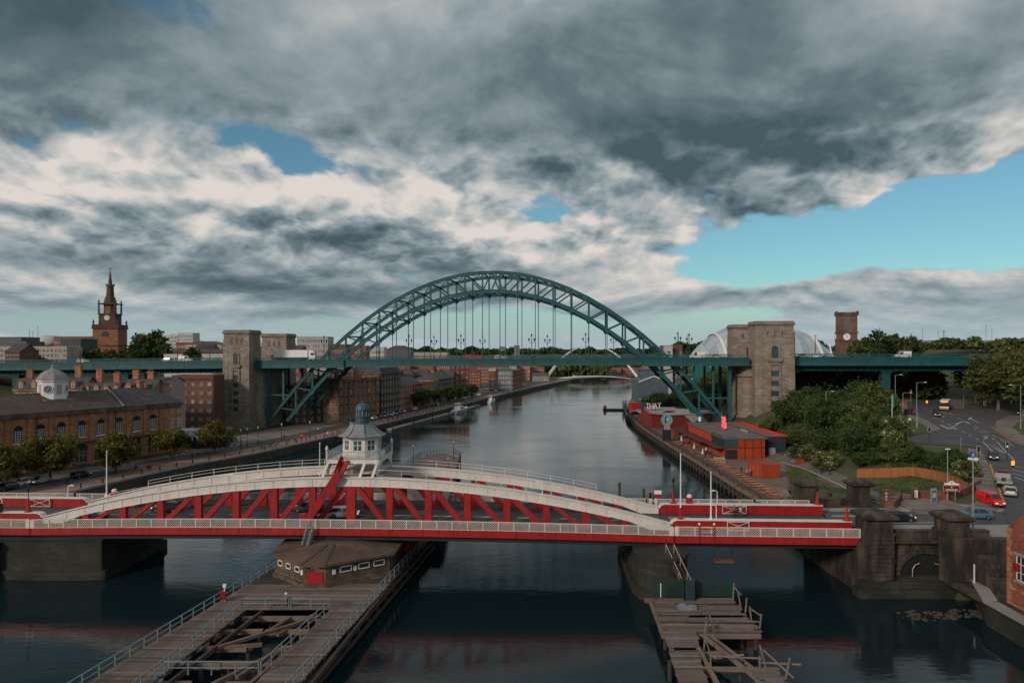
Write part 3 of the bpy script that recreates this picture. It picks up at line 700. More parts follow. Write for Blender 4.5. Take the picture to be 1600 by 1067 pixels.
# ------------------------------------------------------------------ great arch bridge: local frame s (right), n (away)
TYR = -R(6.0); TYC = (-7.4, 243.6, 0.0)
def TY(s, n, z=0.0):
 c, s_ = math.cos(TYR), math.sin(TYR); return (TYC[0]+s*c-n*s_, TYC[1]+s*s_+n*c, z)
arch = thing('arch_bridge', 'great teal steel through-arch bridge with hung road deck spanning the river', 'bridge', TYC, TYR)
W = 17.0
def rz_(s): return 27.6 + 0.0073*s
def zu(s): return 58.7 - 0.0079*s*s
def zl(s): return 52.0 - 0.0082*s*s
PS = 6.3; KP = 13
nodes = [(k+0.5)*PS for k in range(-KP, KP)]      # panel points
for n in (0.0, W):
 for nm, fz, w_, h_ in (('upper_chord', zu, 1.0, 1.05), ('lower_chord', zl, 1.0, 1.2)):
  end = 82.6 if nm == 'upper_chord' else 75.8
  pts = [-end] + [s for s in nodes if abs(s) < end-1] + [end]
  for a, c in zip(pts[:-1], pts[1:]):
   q = MB(); q.bar((a,n,fz(a)),(c,n,fz(c)),w_,h_); q.bar((a,n,fz(a)+h_/2),(c,n,fz(c)+h_/2),w_+0.35,0.1); q.obj(nm, teal, arch)
 for s in nodes:
  if abs(s) > 76: continue
  q = MB(); q.bar((s,n,zl(s)),(s,n,zu(s)),0.6,0.6,up=(0,1,0)); q.obj('arch_post', teal, arch)
  sg = 1 if s > 0 else -1; t_ = s+sg*PS
  if abs(t_) < 82:
   q = MB(); q.bar((s,n,zl(s)),(t_,n,zu(t_)),0.5,0.5); q.obj('arch_diagonal', teal, arch)
  zd = rz_(s)
  q = MB(); zc = zl(s); q.slab([(s-1.1,zc+0.4),(s+1.1,zc+0.4),(s+0.7,zc-0.7),(s+0.15,zc-1.4),(s-0.15,zc-1.4),(s-0.7,zc-0.7)], n-0.45, n+0.45); fixn(q.obj('gusset', teal, arch))
  if zc-1 > zd+1.5:
   q = MB(); q.bar((s,n,zc-0.5),(s,n,zd-0.5),0.24,0.24,up=(0,1,0)); q.obj('hanger', teal, arch)
 q = MB(); q.bar((-3.15,n,zl(-3.15)),(0,n,zu(0)),0.45,0.45); q.bar((3.15,n,zl(3.15)),(0,n,zu(0)),0.45,0.45); q.obj('arch_diagonal', teal, arch)
 for sg in (-1, 1):     # column at the quay edge and small spandrel posts
  q = MB(); q.bar((sg*82.8,n,3.0),(sg*82.8,n,rz_(sg*82.8)-2.0),0.95,0.95,up=(0,1,0)); q.bar((sg*82.8,n,14.5),(sg*75.5,n,14.5),0.5,0.5); q.obj('spandrel_column', teal, arch)
  q = MB(); q.bar((sg*77.2,n,zu(77.2)),(sg*77.2,n,rz_(sg*77)-2.0),0.75,0.75,up=(0,1,0)); q.obj('spandrel_column', teal, arch)
  q = MB(); q.bar((sg*70.7,n,zu(70.7)),(sg*70.7,n,rz_(sg*71)-2.0),0.6,0.6,up=(0,1,0)); q.obj('spandrel_column', teal, arch)
for i, s in enumerate(nodes):
 for fz, nm in ((zu, 'top_strut'), (zl, 'bottom_strut')):
  if fz(s) < rz_(s)+6.5 and fz(s) > rz_(s)-3: continue
  if abs(s) > 76: continue
  q = MB(); q.bar((s,0.4,fz(s)),(s,W-0.4,fz(s)),0.35,0.55)
  if i+1 < len(nodes) and abs(nodes[i+1]) < 76 and not (fz(nodes[i+1]) < rz_(s)+6.5 and fz(nodes[i+1]) > rz_(s)-3):
   t_ = nodes[i+1]; q.bar((s,0.4,fz(s)),(t_,W-0.4,fz(t_)),0.2,0.2); q.bar((s,W-0.4,fz(s)),(t_,0.4,fz(t_)),0.2,0.2)
  q.obj('wind_bracing', teal, arch)
DS = [-92.5,-53.0,53.0,89.0]
q = MB()
for a, c in ((-87,-53.2),(-53.2,53.2),(53.2,88.6)):
 q.add([(a,-2.4,rz_(a)-0.5),(c,-2.4,rz_(c)-0.5),(c,W+2.4,rz_(c)-0.5),(a,W+2.4,rz_(a)-0.5),(a,-2.4,rz_(a)),(c,-2.4,rz_(c)),(c,W+2.4,rz_(c)),(a,W+2.4,rz_(a))],
   [(0,3,2,1),(4,5,6,7),(0,1,5,4),(1,2,6,5),(2,3,7,6),(3,0,4,7)])
q.obj('deck', asphalt, arch)
def fascia(root, s0, s1, n, sg, drop, zf, step=6.3):
 k = max(1, int(round(abs(s1-s0)/step))); st = (s1-s0)/k
 for i in range(k):
  a = s0+st*i; c = a+st; z0, z1 = zf(a), zf(c); q = MB()
  q.bar((a,n,z0-drop/2+0.05),(c,n,z1-drop/2+0.05),0.2,drop); q.bar((a,n+sg*0.12,z0+0.05),(c,n+sg*0.12,z1+0.05),0.45,0.22); q.bar((a,n+sg*0.1,z0-0.75),(c,n+sg*0.1,z1-0.75),0.35,0.16)
  q.bar((a,n+sg*0.12,z0-drop+0.1),(c,n+sg*0.12,z1-drop+0.1),0.5,0.15); q.bar((a,n+sg*0.05,z0),(a,n+sg*0.05,z0-drop),0.25,0.12,up=(1,0,0)); q.obj('deck_girder', teal, root)
  q = MB(); q.bar((a,n,z0+1.25),(c,n,z1+1.25),0.14,0.12); q.bar((a,n,z0+0.22),(c,n,z1+0.22),0.1,0.1); q.bar((a,n,z0+0.72),(c,n,z1+0.72),0.05,0.06)
  nbar = max(2, int(abs(st)/0.45))
  for j in range(nbar):
   f_ = j/nbar; x = a+(c-a)*f_; z = z0+(z1-z0)*f_; w_ = 0.2 if j == 0 else 0.07
   q.bar((x,n,z+0.1),(x,n,z+(1.4 if j == 0 else 1.25)),w_,w_,up=(0,1,0))
  q.obj('railing', teal, root)
fascia(arch, -87, -53.2, -3.2, -1, 2.6, rz_); fascia(arch, -53.2, 53.2, -2.5, -1, 2.2, rz_); fascia(arch, 53.2, 88.6, -3.2, -1, 2.6, rz_)
fascia(arch, -84, 87, W+2.6, 1, 2.3, rz_, 12.6)
for i, s in enumerate([k*PS+PS/2 for k in range(-14, 14)]):
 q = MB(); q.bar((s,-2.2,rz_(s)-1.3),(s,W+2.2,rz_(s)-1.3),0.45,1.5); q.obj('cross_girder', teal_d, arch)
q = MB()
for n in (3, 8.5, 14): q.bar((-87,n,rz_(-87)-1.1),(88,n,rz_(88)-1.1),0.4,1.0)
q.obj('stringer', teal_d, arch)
def ornate_lamp(label, s, n, zf=None, h=8.2):
 z = rz_(s)
 L = thing('bridge_lamp', label, 'lamp', TY(s, n, z), TYR, 'ornate lamp standards along the arch bridge')
 q = MB(); q.lathe([(0.35,0),(0.3,0.8),(0.14,1.0),(0.1,h-1.6),(0.16,h-1.5),(0.1,h-1.3),(0.08,h)], 0, 0, 6); q.obj('post', teal, L)
 for sg in (-1, 1):
  q = MB(); q.tube([(0,0,h-2.4),(sg*0.7,0,h-2.2),(sg*0.95,0,h-1.7)],0.07,5); q.obj('arm', teal, L)
  q = MB(); q.lathe([(0.1,h-1.7),(0.32,h-1.1),(0.34,h-1.0),(0.1,h-0.75),(0.03,h-0.45)], sg*0.95, 0, 6); q.obj('lantern', iron, L)
 q = MB(); q.lathe([(0.08,h-0.2),(0.3,h+0.4),(0.32,h+0.5),(0.08,h+0.8),(0.03,h+1.2)], 0, 0, 6); q.obj('lantern', iron, L)
for i, s in enumerate((-63,-31.5,-12.6,12.6,31.5,63)):
 ornate_lamp('ornate lamp standard on the near railing, %s along the arch deck' % ('first','second','third','fourth','fifth','sixth')[i], s+2.0, -2.0)
for i, s in enumerate((-47,-25,-6,19,44,72)):
 ornate_lamp('ornate lamp standard on the far railing, %s along the arch deck' % ('first','second','third','fourth','fifth','sixth')[i], s, W+2)
# ---- masonry towers
win_d = mat('tower_window', (0.03,0.06,0.065), 0.3, 0.3, 1, spec=0.6)
def tower(label, s0, s1, n0, n1, zt, zb=1.5, batter=0.05, detail=True):
 w_, d_ = s1-s0, n1-n0; cx, cy = (s0+s1)/2, (n0+n1)/2
 T = thing('bridge_tower', label, 'tower', TY(cx, cy, 0), TYR, 'granite towers of the arch bridge')
 hb = batter
 def ring(z, ex=0.0):
  t_ = (z-zb)/(zt-zb); k = 1+hb*(1-t_); return (w_/2*k+ex, d_/2*k+ex)
 def blk(q, z0, z1, ex0=0.0, ex1=None):
  ex1 = ex0 if ex1 is None else ex1
  a, b_ = ring(z0, ex0), ring(z1, ex1)
  q.add([(-a[0],-a[1],z0),(a[0],-a[1],z0),(a[0],a[1],z0),(-a[0],a[1],z0),(-b_[0],-b_[1],z1),(b_[0],-b_[1],z1),(b_[0],b_[1],z1),(-b_[0],b_[1],z1)],
    [(0,3,2,1),(4,5,6,7),(0,1,5,4),(1,2,6,5),(2,3,7,6),(3,0,4,7)])
 q = MB(); blk(q, zb, 8.0, 0.35, 0.3); blk(q, 8.0, 8.5, 0.5); blk(q, 8.5, zt-3.4); blk(q, zt-3.4, zt-1.6, -0.1); blk(q, zt-1.6, zt-1.1, 0.0, 0.35); blk(q, zt-1.1, zt-0.75, 0.4); blk(q, zt-0.75, zt, 0.1)
 q.obj('shaft', tower_st, T)
 for sx in (-1, 1):
  q = MB(); a = ring(8.5); b_ = ring(zt-4)
  x0, x1 = sx*a[0]*0.62, sx*b_[0]*0.62
  q.add([(x0-sx*0.0,-a[1]-0.35,8.5),(sx*(a[0]+0.12),-a[1]-0.35,8.5),(sx*(a[0]+0.12),-a[1]+1.2,8.5),(x0,-a[1]+1.2,8.5),(x1,-b_[1]-0.02,zt-4),(sx*(b_[0]+0.05),-b_[1]-0.02,zt-4),(sx*(b_[0]+0.05),-b_[1]+1.2,zt-4),(x1,-b_[1]+1.2,zt-4)],
    [(0,3,2,1),(4,5,6,7),(0,1,5,4),(1,2,6,5),(2,3,7,6),(3,0,4,7)]); fixn(q.obj('corner_pier', tower_st, T))
 if detail:
  def face_y(z, ex=0.0): return -ring(z)[1]-ex
  zs0, zs1 = 9.0, zt-15.0; ww = w_*0.105
  q = MB()
  for sx in (-1, 1): q.bar((sx*(ww+0.25),face_y(zs0)-0.18,zs0),(sx*(ww+0.25),face_y(zs1)-0.18,zs1+0.5),0.5,0.45,up=(1,0,0))
  q.bar((-ww-0.5,face_y(zs1)-0.2,zs1+0.6),(ww+0.5,face_y(zs1)-0.2,zs1+0.6),0.5,0.4); q.obj('window_surround', tower_st, T)
  nwin = 5; hh = (zs1-zs0)/nwin
  for k in range(nwin):
   z0 = zs0+hh*k; z1 = z0+hh*0.55; y0, y1 = face_y(z0)-0.06, face_y(z1)-0.06
   q = MB(); q.add([(-ww,y0,z0),(ww,y0,z0),(ww,y1,z1),(-ww,y1,z1)], [(0,1,2,3)]); q.obj('window', win_d, T)
   q = MB(); z2 = z0+hh; y2 = face_y(z2)-0.1; q.add([(-ww,y1-0.05,z1),(ww,y1-0.05,z1),(ww,y2,z2),(-ww,y2,z2)], [(0,1,2,3)]); q.obj('spandrel_panel', tower_st, T)
  zb_ = zt-13.4
  q = MB(); yb = face_y(zb_); q.box(-w_*0.19,w_*0.19,yb-0.9,yb+0.2,zb_,zb_+0.3); q.box(-w_*0.15,w_*0.15,yb-0.5,yb+0.2,zb_-0.5,zb_); q.box(-w_*0.09,w_*0.09,yb-0.3,yb+0.2,zb_-1.0,zb_-0.5)
  q.box(-w_*0.18,w_*0.18,yb-0.85,yb-0.6,zb_+0.3,zb_+1.0); q.obj('balcony', tower_st, T)
  ar = [(-w_*0.09,zb_+0.9),(w_*0.09,zb_+0.9),(w_*0.09,zb_+4.0)]+[(w_*0.09*math.cos(R(a)),zb_+4.0+w_*0.09*math.sin(R(a))) for a in range(15,180,15)]+[(-w_*0.09,zb_+4.0)]
  q = MB(); yy = face_y(zb_+3)-0.12; q.slab(ar, yy-0.02, yy+0.4); fixn(q.obj('niche_window', win_d, T))
  q = MB(); o_ = 1.5
  outer = [(x*1.55, zb_+0.9+(z-zb_-0.9)*1.16) for x, z in ar]
  for i in range(1, len(ar)):
   j = (i+1) % len(ar); q.bar(((ar[i][0]+outer[i][0])/2,yy-0.12,(ar[i][1]+outer[i][1])/2),((ar[j][0]+outer[j][0])/2,yy-0.12,(ar[j][1]+outer[j][1])/2),0.4,w_*0.05,up=(0,1,0)) if False else q.bar(((ar[i][0]+outer[i][0])/2,yy-0.05,(ar[i][1]+outer[i][1])/2),((ar[j][0]+outer[j][0])/2,yy-0.05,(ar[j][1]+outer[j][1])/2),w_*0.05,0.4,up=(0,1,0))
  q.obj('niche_surround', tower_st, T)
  for k in (-1, 0, 1):
   q = MB(); z0 = zt-5.2; x = k*w_*0.2; y = face_y(z0); q.box(x-0.38,x+0.38,y-0.14,y+0.1,z0-0.1,z0+2.4)
   o = q.obj('slit_surround', tower_st, T); q = MB(); q.box(x-0.18,x+0.18,y-0.16,y-0.13,z0+0.3,z0+2.0); q.obj('slit_window', win_d, o)
 return T
tower('granite tower on the left bank, nearer of the pair, rising above the deck', -96.6, -86.9, -7.2, 1.6, 38.3)
tower('granite tower on the left bank, farther of the pair, behind the nearer tower', -94.6, -84.4, 18.0, 27.0, 37.6)
tower('granite tower on the right bank, nearer of the pair, the larger in view', 89.8, 102.2, -6.5, 3.5, 40.7)
tower('granite tower on the right bank, farther of the pair, partly hidden', 87.4, 99.4, 17.5, 26.5, 40.5)
for label, sg, sx in (('curved granite abutment between the left bank towers', -1, -86.8), ('curved granite abutment between the right bank towers', 1, 88.8)):
 A = thing('bridge_abutment', label, 'abutment', TY(sx, 8.5, 0), TYR, 'curved abutments beneath the arch bridge deck')
 def dd(ex):
  pts = []
  for a in range(0, 181, 15): pts.append((-sg*(3.2+ex)*math.sin(R(a))*1.0, -(7.5+ex)*math.cos(R(a))))
  return [(p[0], p[1]*1.35) for p in pts] + [(sg*4, (7.5+ex)*1.35), (sg*4, -(7.5+ex)*1.35)]
 q = MB()
 q.prism(dd(0.5), 1.5, 7.8); q.prism(dd(0.75), 7.8, 8.3); q.prism(dd(0), 8.3, 22.0); q.prism(dd(0.5), 22.0, 22.6); q.prism(dd(-0.4), 22.6, rz_(sx)-0.6); q.prism(dd(0.3), rz_(sx)-2.6, rz_(sx)-1.9)
 fixn(q.obj('masonry', tower_st, A))
# ---- approach viaducts
def approach(label, s0, s1, zf, piers):
 A = thing('approach_viaduct', label, 'viaduct', TYC, TYR, 'teal approach viaducts of the arch bridge')
 k = max(1, int(abs(s1-s0)/12)); q = MB()
 q.add([(s0,-2.6,zf(s0)-0.5),(s1,-2.6,zf(s1)-0.5),(s1,W+2.6,zf(s1)-0.5),(s0,W+2.6,zf(s0)-0.5),(s0,-2.6,zf(s0)),(s1,-2.6,zf(s1)),(s1,W+2.6,zf(s1)),(s0,W+2.6,zf(s0))],
   [(0,3,2,1),(4,5,6,7),(0,1,5,4),(1,2,6,5),(2,3,7,6),(3,0,4,7)]); q.obj('deck', asphalt, A)
 fascia(A, s0, s1, -3.0, -1, 2.6, zf, 9.0); fascia(A, s0, s1, W+2.8, 1, 2.4, zf, 18.0)
 q = MB()
 for n in (-0.5, 5, 12, 17.5): q.bar((s0,n,zf(s0)-2.5),(s1,n,zf(s1)-2.5),0.5,3.6)
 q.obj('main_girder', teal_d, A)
 ss = [s0+(s1-s0)*i/ (int(abs(s1-s0)/2.2)) for i in range(int(abs(s1-s0)/2.2))]
 q = MB()
 for s in ss: q.bar((s,-2.8,zf(s)-2.6),(s,-0.6,zf(s)-4.0),0.18,0.25); q.bar((s,-0.8,zf(s)-2.0),(s,-0.8,zf(s)-4.3),0.2,0.12,up=(1,0,0))
 q.obj('bracket_row', teal_d, A)
 for s in piers:
  gz = h1(*TY(s, 8)[:2])
  for n in (1.5, 15.5):
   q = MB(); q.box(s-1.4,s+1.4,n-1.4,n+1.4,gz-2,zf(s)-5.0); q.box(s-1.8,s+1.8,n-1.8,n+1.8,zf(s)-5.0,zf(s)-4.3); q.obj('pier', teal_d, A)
zfl = lambda s: rz_(s) if s > -97 else rz_(-97)+0.012*(s+97)
approach('teal approach viaduct behind the clock-cupola building on the left', -330, -96.0, zfl, (-140,-185,-230,-280))
approach('teal approach viaduct over the road junction on the right', 100.0, 330, lambda s: rz_(100)+0.002*(s-100), (134.0,200,250,300))
# ------------------------------------------------------------------ piers, pier house, jetties and abutment of the swing bridge
pier_st = mat('wet_pier_stone', (0.044,0.041,0.033), 0.85, 0.3, 0.5, brick=(1.5,0.55,0.55), bump=0.3, stain=0.8, stain_col=(0.014,0.018,0.015), stain_scale=0.18, stain_lo=0.40)
def stone_courses(root, x0, x1, y, z0, z1, face=-1, w=1.1, h=0.52, m=None, seed=1, skip=None, axis='x', d=0.16):
 "block by block facing on a wall plane; pieces slightly proud and uneven"
 r = random.Random(seed); m = m or dark_st; rows = max(1, int((z1-z0)/h)); hh = (z1-z0)/rows; out = 0
 cache = stone_courses.cache
 for j in range(rows):
  x = x0 - (w*0.5 if j % 2 else 0)
  while x < x1-0.05:
   a, c = max(x, x0), min(x+w*r.uniform(0.85,1.2), x1); x = x+w if c < x1 else x1
   c = min(x, x1)
   if c-a < 0.2: continue
   za, zc = z0+hh*j, z0+hh*(j+1)
   if skip and skip((a+c)/2, (za+zc)/2): continue
   key = (m.name,)
   if key not in cache:
    q = MB(); k = 0.94; q.add([(-.5,0,-.5),(.5,0,-.5),(.5,0,.5),(-.5,0,.5),(-.5*k,-1,-.5*k),(.5*k,-1,-.5*k),(.5*k,-1,.5*k),(-.5*k,-1,.5*k)], [(0,4,5,1)[::-1],(1,5,6,2)[::-1],(2,6,7,3)[::-1],(3,7,4,0)[::-1],(4,5,6,7)]); cache[key] = q.mesh('stone', m)
   dd_ = d*r.uniform(0.45,1.15)
   o = link('stone', cache[key], root, ((a+c)/2, y, (za+zc)/2) if axis == 'x' else (y, (a+c)/2, (za+zc)/2), 0 if (axis == 'x' and face < 0) else (R(180) if axis == 'x' else (-R(90) if face < 0 else R(90))))
   o.scale = (c-a-0.03, dd_, zc-za-0.025); out += 1
 return out
stone_courses.cache = {}
def cutwater(label, s0, s1, n0, n1, zt, nose, zb=-3.0, cap=0.4):
 T = thing('bridge_pier', label, 'pier', SWC, SWR, 'stone piers of the swing bridge')
 mid = (s0+s1)/2; rr_ = (s1-s0)/2
 def ring(ex):
  p = [(s1+ex, n0), (s1+ex, n1), (s0-ex, n1), (s0-ex, n0)]
  p += [(mid-(rr_+ex)*math.cos(R(a)), n0-(nose+ex)*math.sin(R(a))) for a in range(15, 180, 15)]
  return p
 q = MB(); q.prism(ring(0.5), zb, 1.2); q.prism(ring(0), 1.2, zt-cap); fixn(q.obj('shaft', pier_st, T))
 q = MB(); q.prism(ring(0.25), zt-cap, zt); fixn(q.obj('cap', pier_st, T)); return T
cutwater('broad stone pier under the left end of the swing span', -54.0, -33.6, 0.6, 16.0, 5.7, 0.3)
cutwater('round-nosed stone pier at the left edge below the parapet', -62.0, -47.5, -0.5, 1.0, 5.0, 2.2)
pierR = cutwater('round-nosed stone pier under the right end of the swing span', 38.0, 44.4, -1.0, 15.5, 5.6, 4.2)
# ---- central pier house
WD = lambda x, y: (x, y)
ph = thing('pier_house', 'low stone pier house with flat brown roof and red door under the swing span', 'pier house', (-22.9, 90.0, 0), 0)
def rel(p): return (p[0]+22.9, p[1]-90.0)
base = [rel(p) for p in ((-25.3,83.2),(-22.7,83.2),(-15.7,87.7),(-15.2,103),(-30.8,103),(-30.3,87.4))]
def grow(poly, e):
 cx = sum(p[0] for p in poly)/len(poly); cy = sum(p[1] for p in poly)/len(poly)
 return [(cx+(x-cx)*(1+e/8.0), cy+(y-cy)*(1+e/8.0)) for x, y in poly]
q = MB(); q.prism(grow(base,0.35), -3.0, 2.6); q.prism(base, 2.6, 4.75); fixn(q.obj('wall', mat('pier_house_stone', (0.15,0.105,0.07), 0.9, 0.35, 0.5, brick=(1.0,0.42,0.5), bump=0.3, stain=0.8, stain_col=(0.018,0.018,0.016), stain_scale=0.35, stain_lo=0.43), ph))
roofm = mat('brown_roof_felt', (0.125,0.078,0.055), 0.9, 0.3, 0.3, stain=0.8, stain_col=(0.045,0.04,0.036), stain_scale=0.35, stain_lo=0.45)
q = MB(); r0 = grow(base, 0.75); r1 = grow(base, -5.5)
n6 = 6; vs = [(x,y,4.78) for x,y in r0]+[(x,y,5.05) for x,y in r0]+[(x,y,5.75) for x,y in r1]
q.add(vs, [tuple(range(5,-1,-1))]+[(k,(k+1)%6,6+(k+1)%6,6+k) for k in range(6)]+[(6+k,6+(k+1)%6,12+(k+1)%6,12+k) for k in range(6)]+[tuple(range(12,18))]); fixn(q.obj('roof', roofm, ph))
q = MB()
for k in range(6):
 q.bar((*r0[k],5.06),(*r1[k],5.78),0.3,0.08)
q.obj('roof_seam', mat('lead_flashing', (0.06,0.055,0.05), 0.7, 0.2, 1), ph)
q = MB(); q.lathe([(6.8,5.6),(6.8,6.05),(6.2,6.05)], rel(SW(0,7.25))[0], rel(SW(0,7.25))[1], 28); q.obj('pivot_ring', iron, ph)
def on_edge(p, c, t_, zc, w_, h_, name, m, proud=0.06, par=ph, panem=None):
 a, b_ = Vector(p), Vector(c); d = (b_-a).normalized(); o_ = Vector((d.y, -d.x)); pos = a+(b_-a)*t_ + o_*proud
 q = MB()
 if panem is None: q.box(-w_/2,w_/2,-0.05,0.05,-h_/2,h_/2)
 else:
  f_ = 0.12
  for x0,x1,z0,z1 in ((-w_/2,w_/2,-h_/2,-h_/2+f_),(-w_/2,w_/2,h_/2-f_,h_/2),(-w_/2,-w_/2+f_,-h_/2,h_/2),(w_/2-f_,w_/2,-h_/2,h_/2)): q.box(x0,x1,-0.07,0.07,z0,z1)
 ob = q.obj(name, m, par, (pos.x, pos.y, zc)); ob.rotation_euler = (0,0,math.atan2(d.y,d.x))
 if panem is not None:
  q = MB(); q.box(-w_/2+f_,w_/2-f_,-0.03,0.03,-h_/2+f_,h_/2-f_); q.obj('pane', panem, ob)
 return ob
on_edge(base[0], base[1], 0.5, 3.05, 1.9, 1.9, 'door', mat('red_door_paint', (0.34,0.012,0.02), 0.5, 0.12, 1))
for t_ in (0.2, 0.48, 0.78): on_edge(base[5], base[0], t_, 4.05, 1.05, 0.7, 'window', whitep, panem=glass)
for t_ in (0.3, 0.58, 0.82): on_edge(base[1], base[2], t_, 4.0, 1.5, 0.75, 'window', whitep, panem=glass)
for e_, t_ in (((5,0),0.93),((1,2),0.12),((1,2),0.44)): on_edge(base[e_[0]], base[e_[1]], t_, 3.85, 0.4, 0.6, 'notice', whitep)
q = MB()
for k in (-0.35, 0, 0.35): q.box(k-0.09,k+0.09,-0.08,0.0,-0.1,0.1)
o = q.obj('door_lamp', whitep, ph, (rel((-24,83.2))[0], rel((-24,83.2))[1]-0.05, 4.5))
# ---- timber jetty upstream of the pier house
JZ = 2.15
jl = thing('timber_jetty', 'broad grey timber jetty with open well in front of the pier house', 'jetty', (-27, 62, 0))
def jleft(y): return -36.9 + (y-59.2)*0.168
def jright(y): return -18.4 + (y-59.2)*0.130
pk = MB(); pk.box(-.5,.5,-.5,.5,-.5,.5);
plank_ms = [mat('plank_%s' % nm, c, 0.92, 0.25, 1.4, bump=0.35, stain=0.6, stain_col=(0.07,0.058,0.05), stain_scale=0.7) for nm, c in (('grey',(0.14,0.112,0.098)),('brown',(0.16,0.105,0.08)),('dark',(0.085,0.068,0.056)),('pale',(0.20,0.16,0.135)))]
plank_me = [pk.mesh('plank', m) for m in plank_ms]
def plank(root, x0, x1, y, w_, z, rz=0.0, r=rnd, t=0.09):
 o = link('plank', r.choices(plank_me, (5,4,2.4,1.8))[0], root, ((x0+x1)/2+r.uniform(-.04,.04), y, z-t/2+r.uniform(-.012,.012)), rz+r.uniform(-.004,.004)); o.scale = (x1-x0+r.uniform(-.08,.08), w_, t); return o
def loc(p): return (p[0]+27, p[1]-62)
y = 50.0; JW = 0.36
while y < 76.2:
 x0, x1 = jleft(y), -31.2+(y-60)*0.10
 plank(jl, x0+27, x1+27, y-62, JW-0.035, JZ, -0.02); x0, x1 = -22.2+(y-60)*0.118, jright(y)
 plank(jl, x0+27, x1+27, y-62, JW-0.035, JZ, 0.01); y += JW
while y < 84.5:
 for a, c in ((jleft(y), -27.0), (-27.0, jright(y))): plank(jl, a+27+0.02, c+27-0.02, y-62, JW-0.035, JZ)
 y += JW
q = MB()   # deck under the bridge beside the house, and bearers
q.prism([loc(p) for p in ((jleft(84.4),84.4),(jright(84.4),84.4),(jright(106),106),(jleft(106),106))], JZ-0.2, JZ-0.01)
for x in (-36.0,-33.6,-31.6): q.bar((x+27,-14,JZ-0.35),(x+27+5.0,24,JZ-0.35),0.3,0.45)
for x in (-22.0,-19.6,-18.6): q.bar((x+27,-14,JZ-0.35),(x+27+3.6,24,JZ-0.35),0.3,0.45)
q.obj('bearer', timber_d, jl)
def pile(root, x, y, z0, z1, r_=0.24):
 q = MB(); q.cyl((x,y,z0),(x,y,z1),r_,r_*0.95,8); return q.obj('pile', timber_d, root)
yy = 52.0
while yy < 106:
 pile(jl, jright(yy)-0.1+27, yy-62, -3, JZ-0.1 if yy < 200 else 0); pile(jl, jleft(yy)+0.1+27, yy-62, -3, JZ-0.1); yy += 3.1
q = MB()
for z in (0.5, 1.55): q.bar((jright(50)+27.25,-12,z),(jright(106)+27.25,44,z),0.3,0.3)
q.obj('waling', timber_d, jl)
r = random.Random(5)
for i, y in enumerate((75.2,71.6,67.6,64.0,60.4,56.5)):
 xl, xr = -31.2+(y-60)*0.10, -22.2+(y-60)*0.118
 for (a, c) in (((xl, xl+r.uniform(2.2,4.4)), (xr-r.uniform(1.5,6.0), xr)) if i else ((xl, xr),)) if i else ((xl, xr),):
  q = MB(); q.bar((a+27,y-62,1.45),(c+27,y-62+r.uniform(-.2,.2),1.45),0.5,0.42); q.obj('beam', timber, jl)
  q = MB(); q.bar((a+27+0.3,y-62+0.6,1.0),(c+27-0.3,y-62+0.7,1.0),0.4,0.4); q.obj('beam', timber_d, jl)
for a, c in (((-28.8,66.9,1.9),(-20.9,74.6,1.95)),((-24.6,61.0,1.75),(-22.6,66.8,1.8)),((-26.2,59.5,1.85),(-23.0,65.2,1.9)),((-29.9,67.0,1.7),(-24.9,68.0,1.7)),((-24.2,70.5,1.6),(-22.0,75.5,1.7)),((-25.6,71.5,1.5),(-24.4,75.2,1.6)),((-23.2,59,1.7),(-21.2,68.5,1.8)),((-28.2,56,1.7),(-25.0,61.5,1.75))):
 q = MB(); q.bar((a[0]+27,a[1]-62,a[2]),(c[0]+27,c[1]-62,c[2]),0.36,0.3); q.obj('fallen_timber', plank_ms[1], jl)
for y in (75.5,72,68,64.2,60.5):
 for x in (-29.6,-26.4,-23.4): pile(jl, x+27+r.uniform(-.4,.4), y-62, -3, 1.3+r.uniform(-.3,.2), 0.26)
q = MB()
for x, y in ((-30.6,73.0),(-30.95,70.0),(-31.1,66.8),(-31.3,63.6),(-31.6,60.2),(-31.8,57)): q.box(x+27+0.1,x+27+0.75,y-62-0.3,y-62+0.25,1.75,1.95)
q.obj('pile_cap', lampgrey, jl)
def railing(label, pts, h=1.1, step=1.9, m=galv, mids=(0.55,), r_=0.045, group='steel railings on the timber jetty', cat='railing', zf=None):
 L0 = pts[0]; T = thing('railing', label, cat, (L0[0], L0[1], L0[2]), 0, group)
 P = [Vector(p)-Vector(L0) for p in pts]
 q = MB()
 for a, c in zip(P[:-1], P[1:]):
  for z in (h,): q.bar(a+Vector((0,0,z)), c+Vector((0,0,z)), r_*2, r_*2)
 q.obj('top_rail', m, T); q = MB()
 for a, c in zip(P[:-1], P[1:]):
  for z in mids: q.bar(a+Vector((0,0,z)), c+Vector((0,0,z)), r_*1.6, r_*1.6)
 if mids: q.obj('mid_rail', m, T)
 pm_ = MB(); pm_.bar((0,0,-0.1),(0,0,h),r_*2,r_*2,up=(0,1,0)); pme = pm_.mesh('post', m)
 for a, c in zip(P[:-1], P[1:]):
  n_ = max(1, int((c-a).length/step))
  for k in range(n_+1):
   p = a+(c-a)*k/n_; link('post', pme, T, p)
 return T
railing('steel railing along the left river edge of the near jetty', [(jleft(51)+0.2,51,JZ),(jleft(96)+0.2,96,JZ)])
railing('steel railing along the right river edge of the near jetty', [(jright(51)-0.2,51,JZ),(jright(104)-0.2,104,JZ)])
railing('steel railing around three sides of the open well, left side', [(-32.2,50,JZ),(-30.2,76.4,JZ),(-25.0,76.5,JZ)])
railing('steel railing around the open well, right side beside the boardwalk', [(-24.8,76.5,JZ),(-20.2,76.3,JZ),(-22.4,60.9,JZ)])
railing('steel railing closing the near end of the open well', [(-31.0,60.9,JZ),(-22.6,60.9,JZ)])
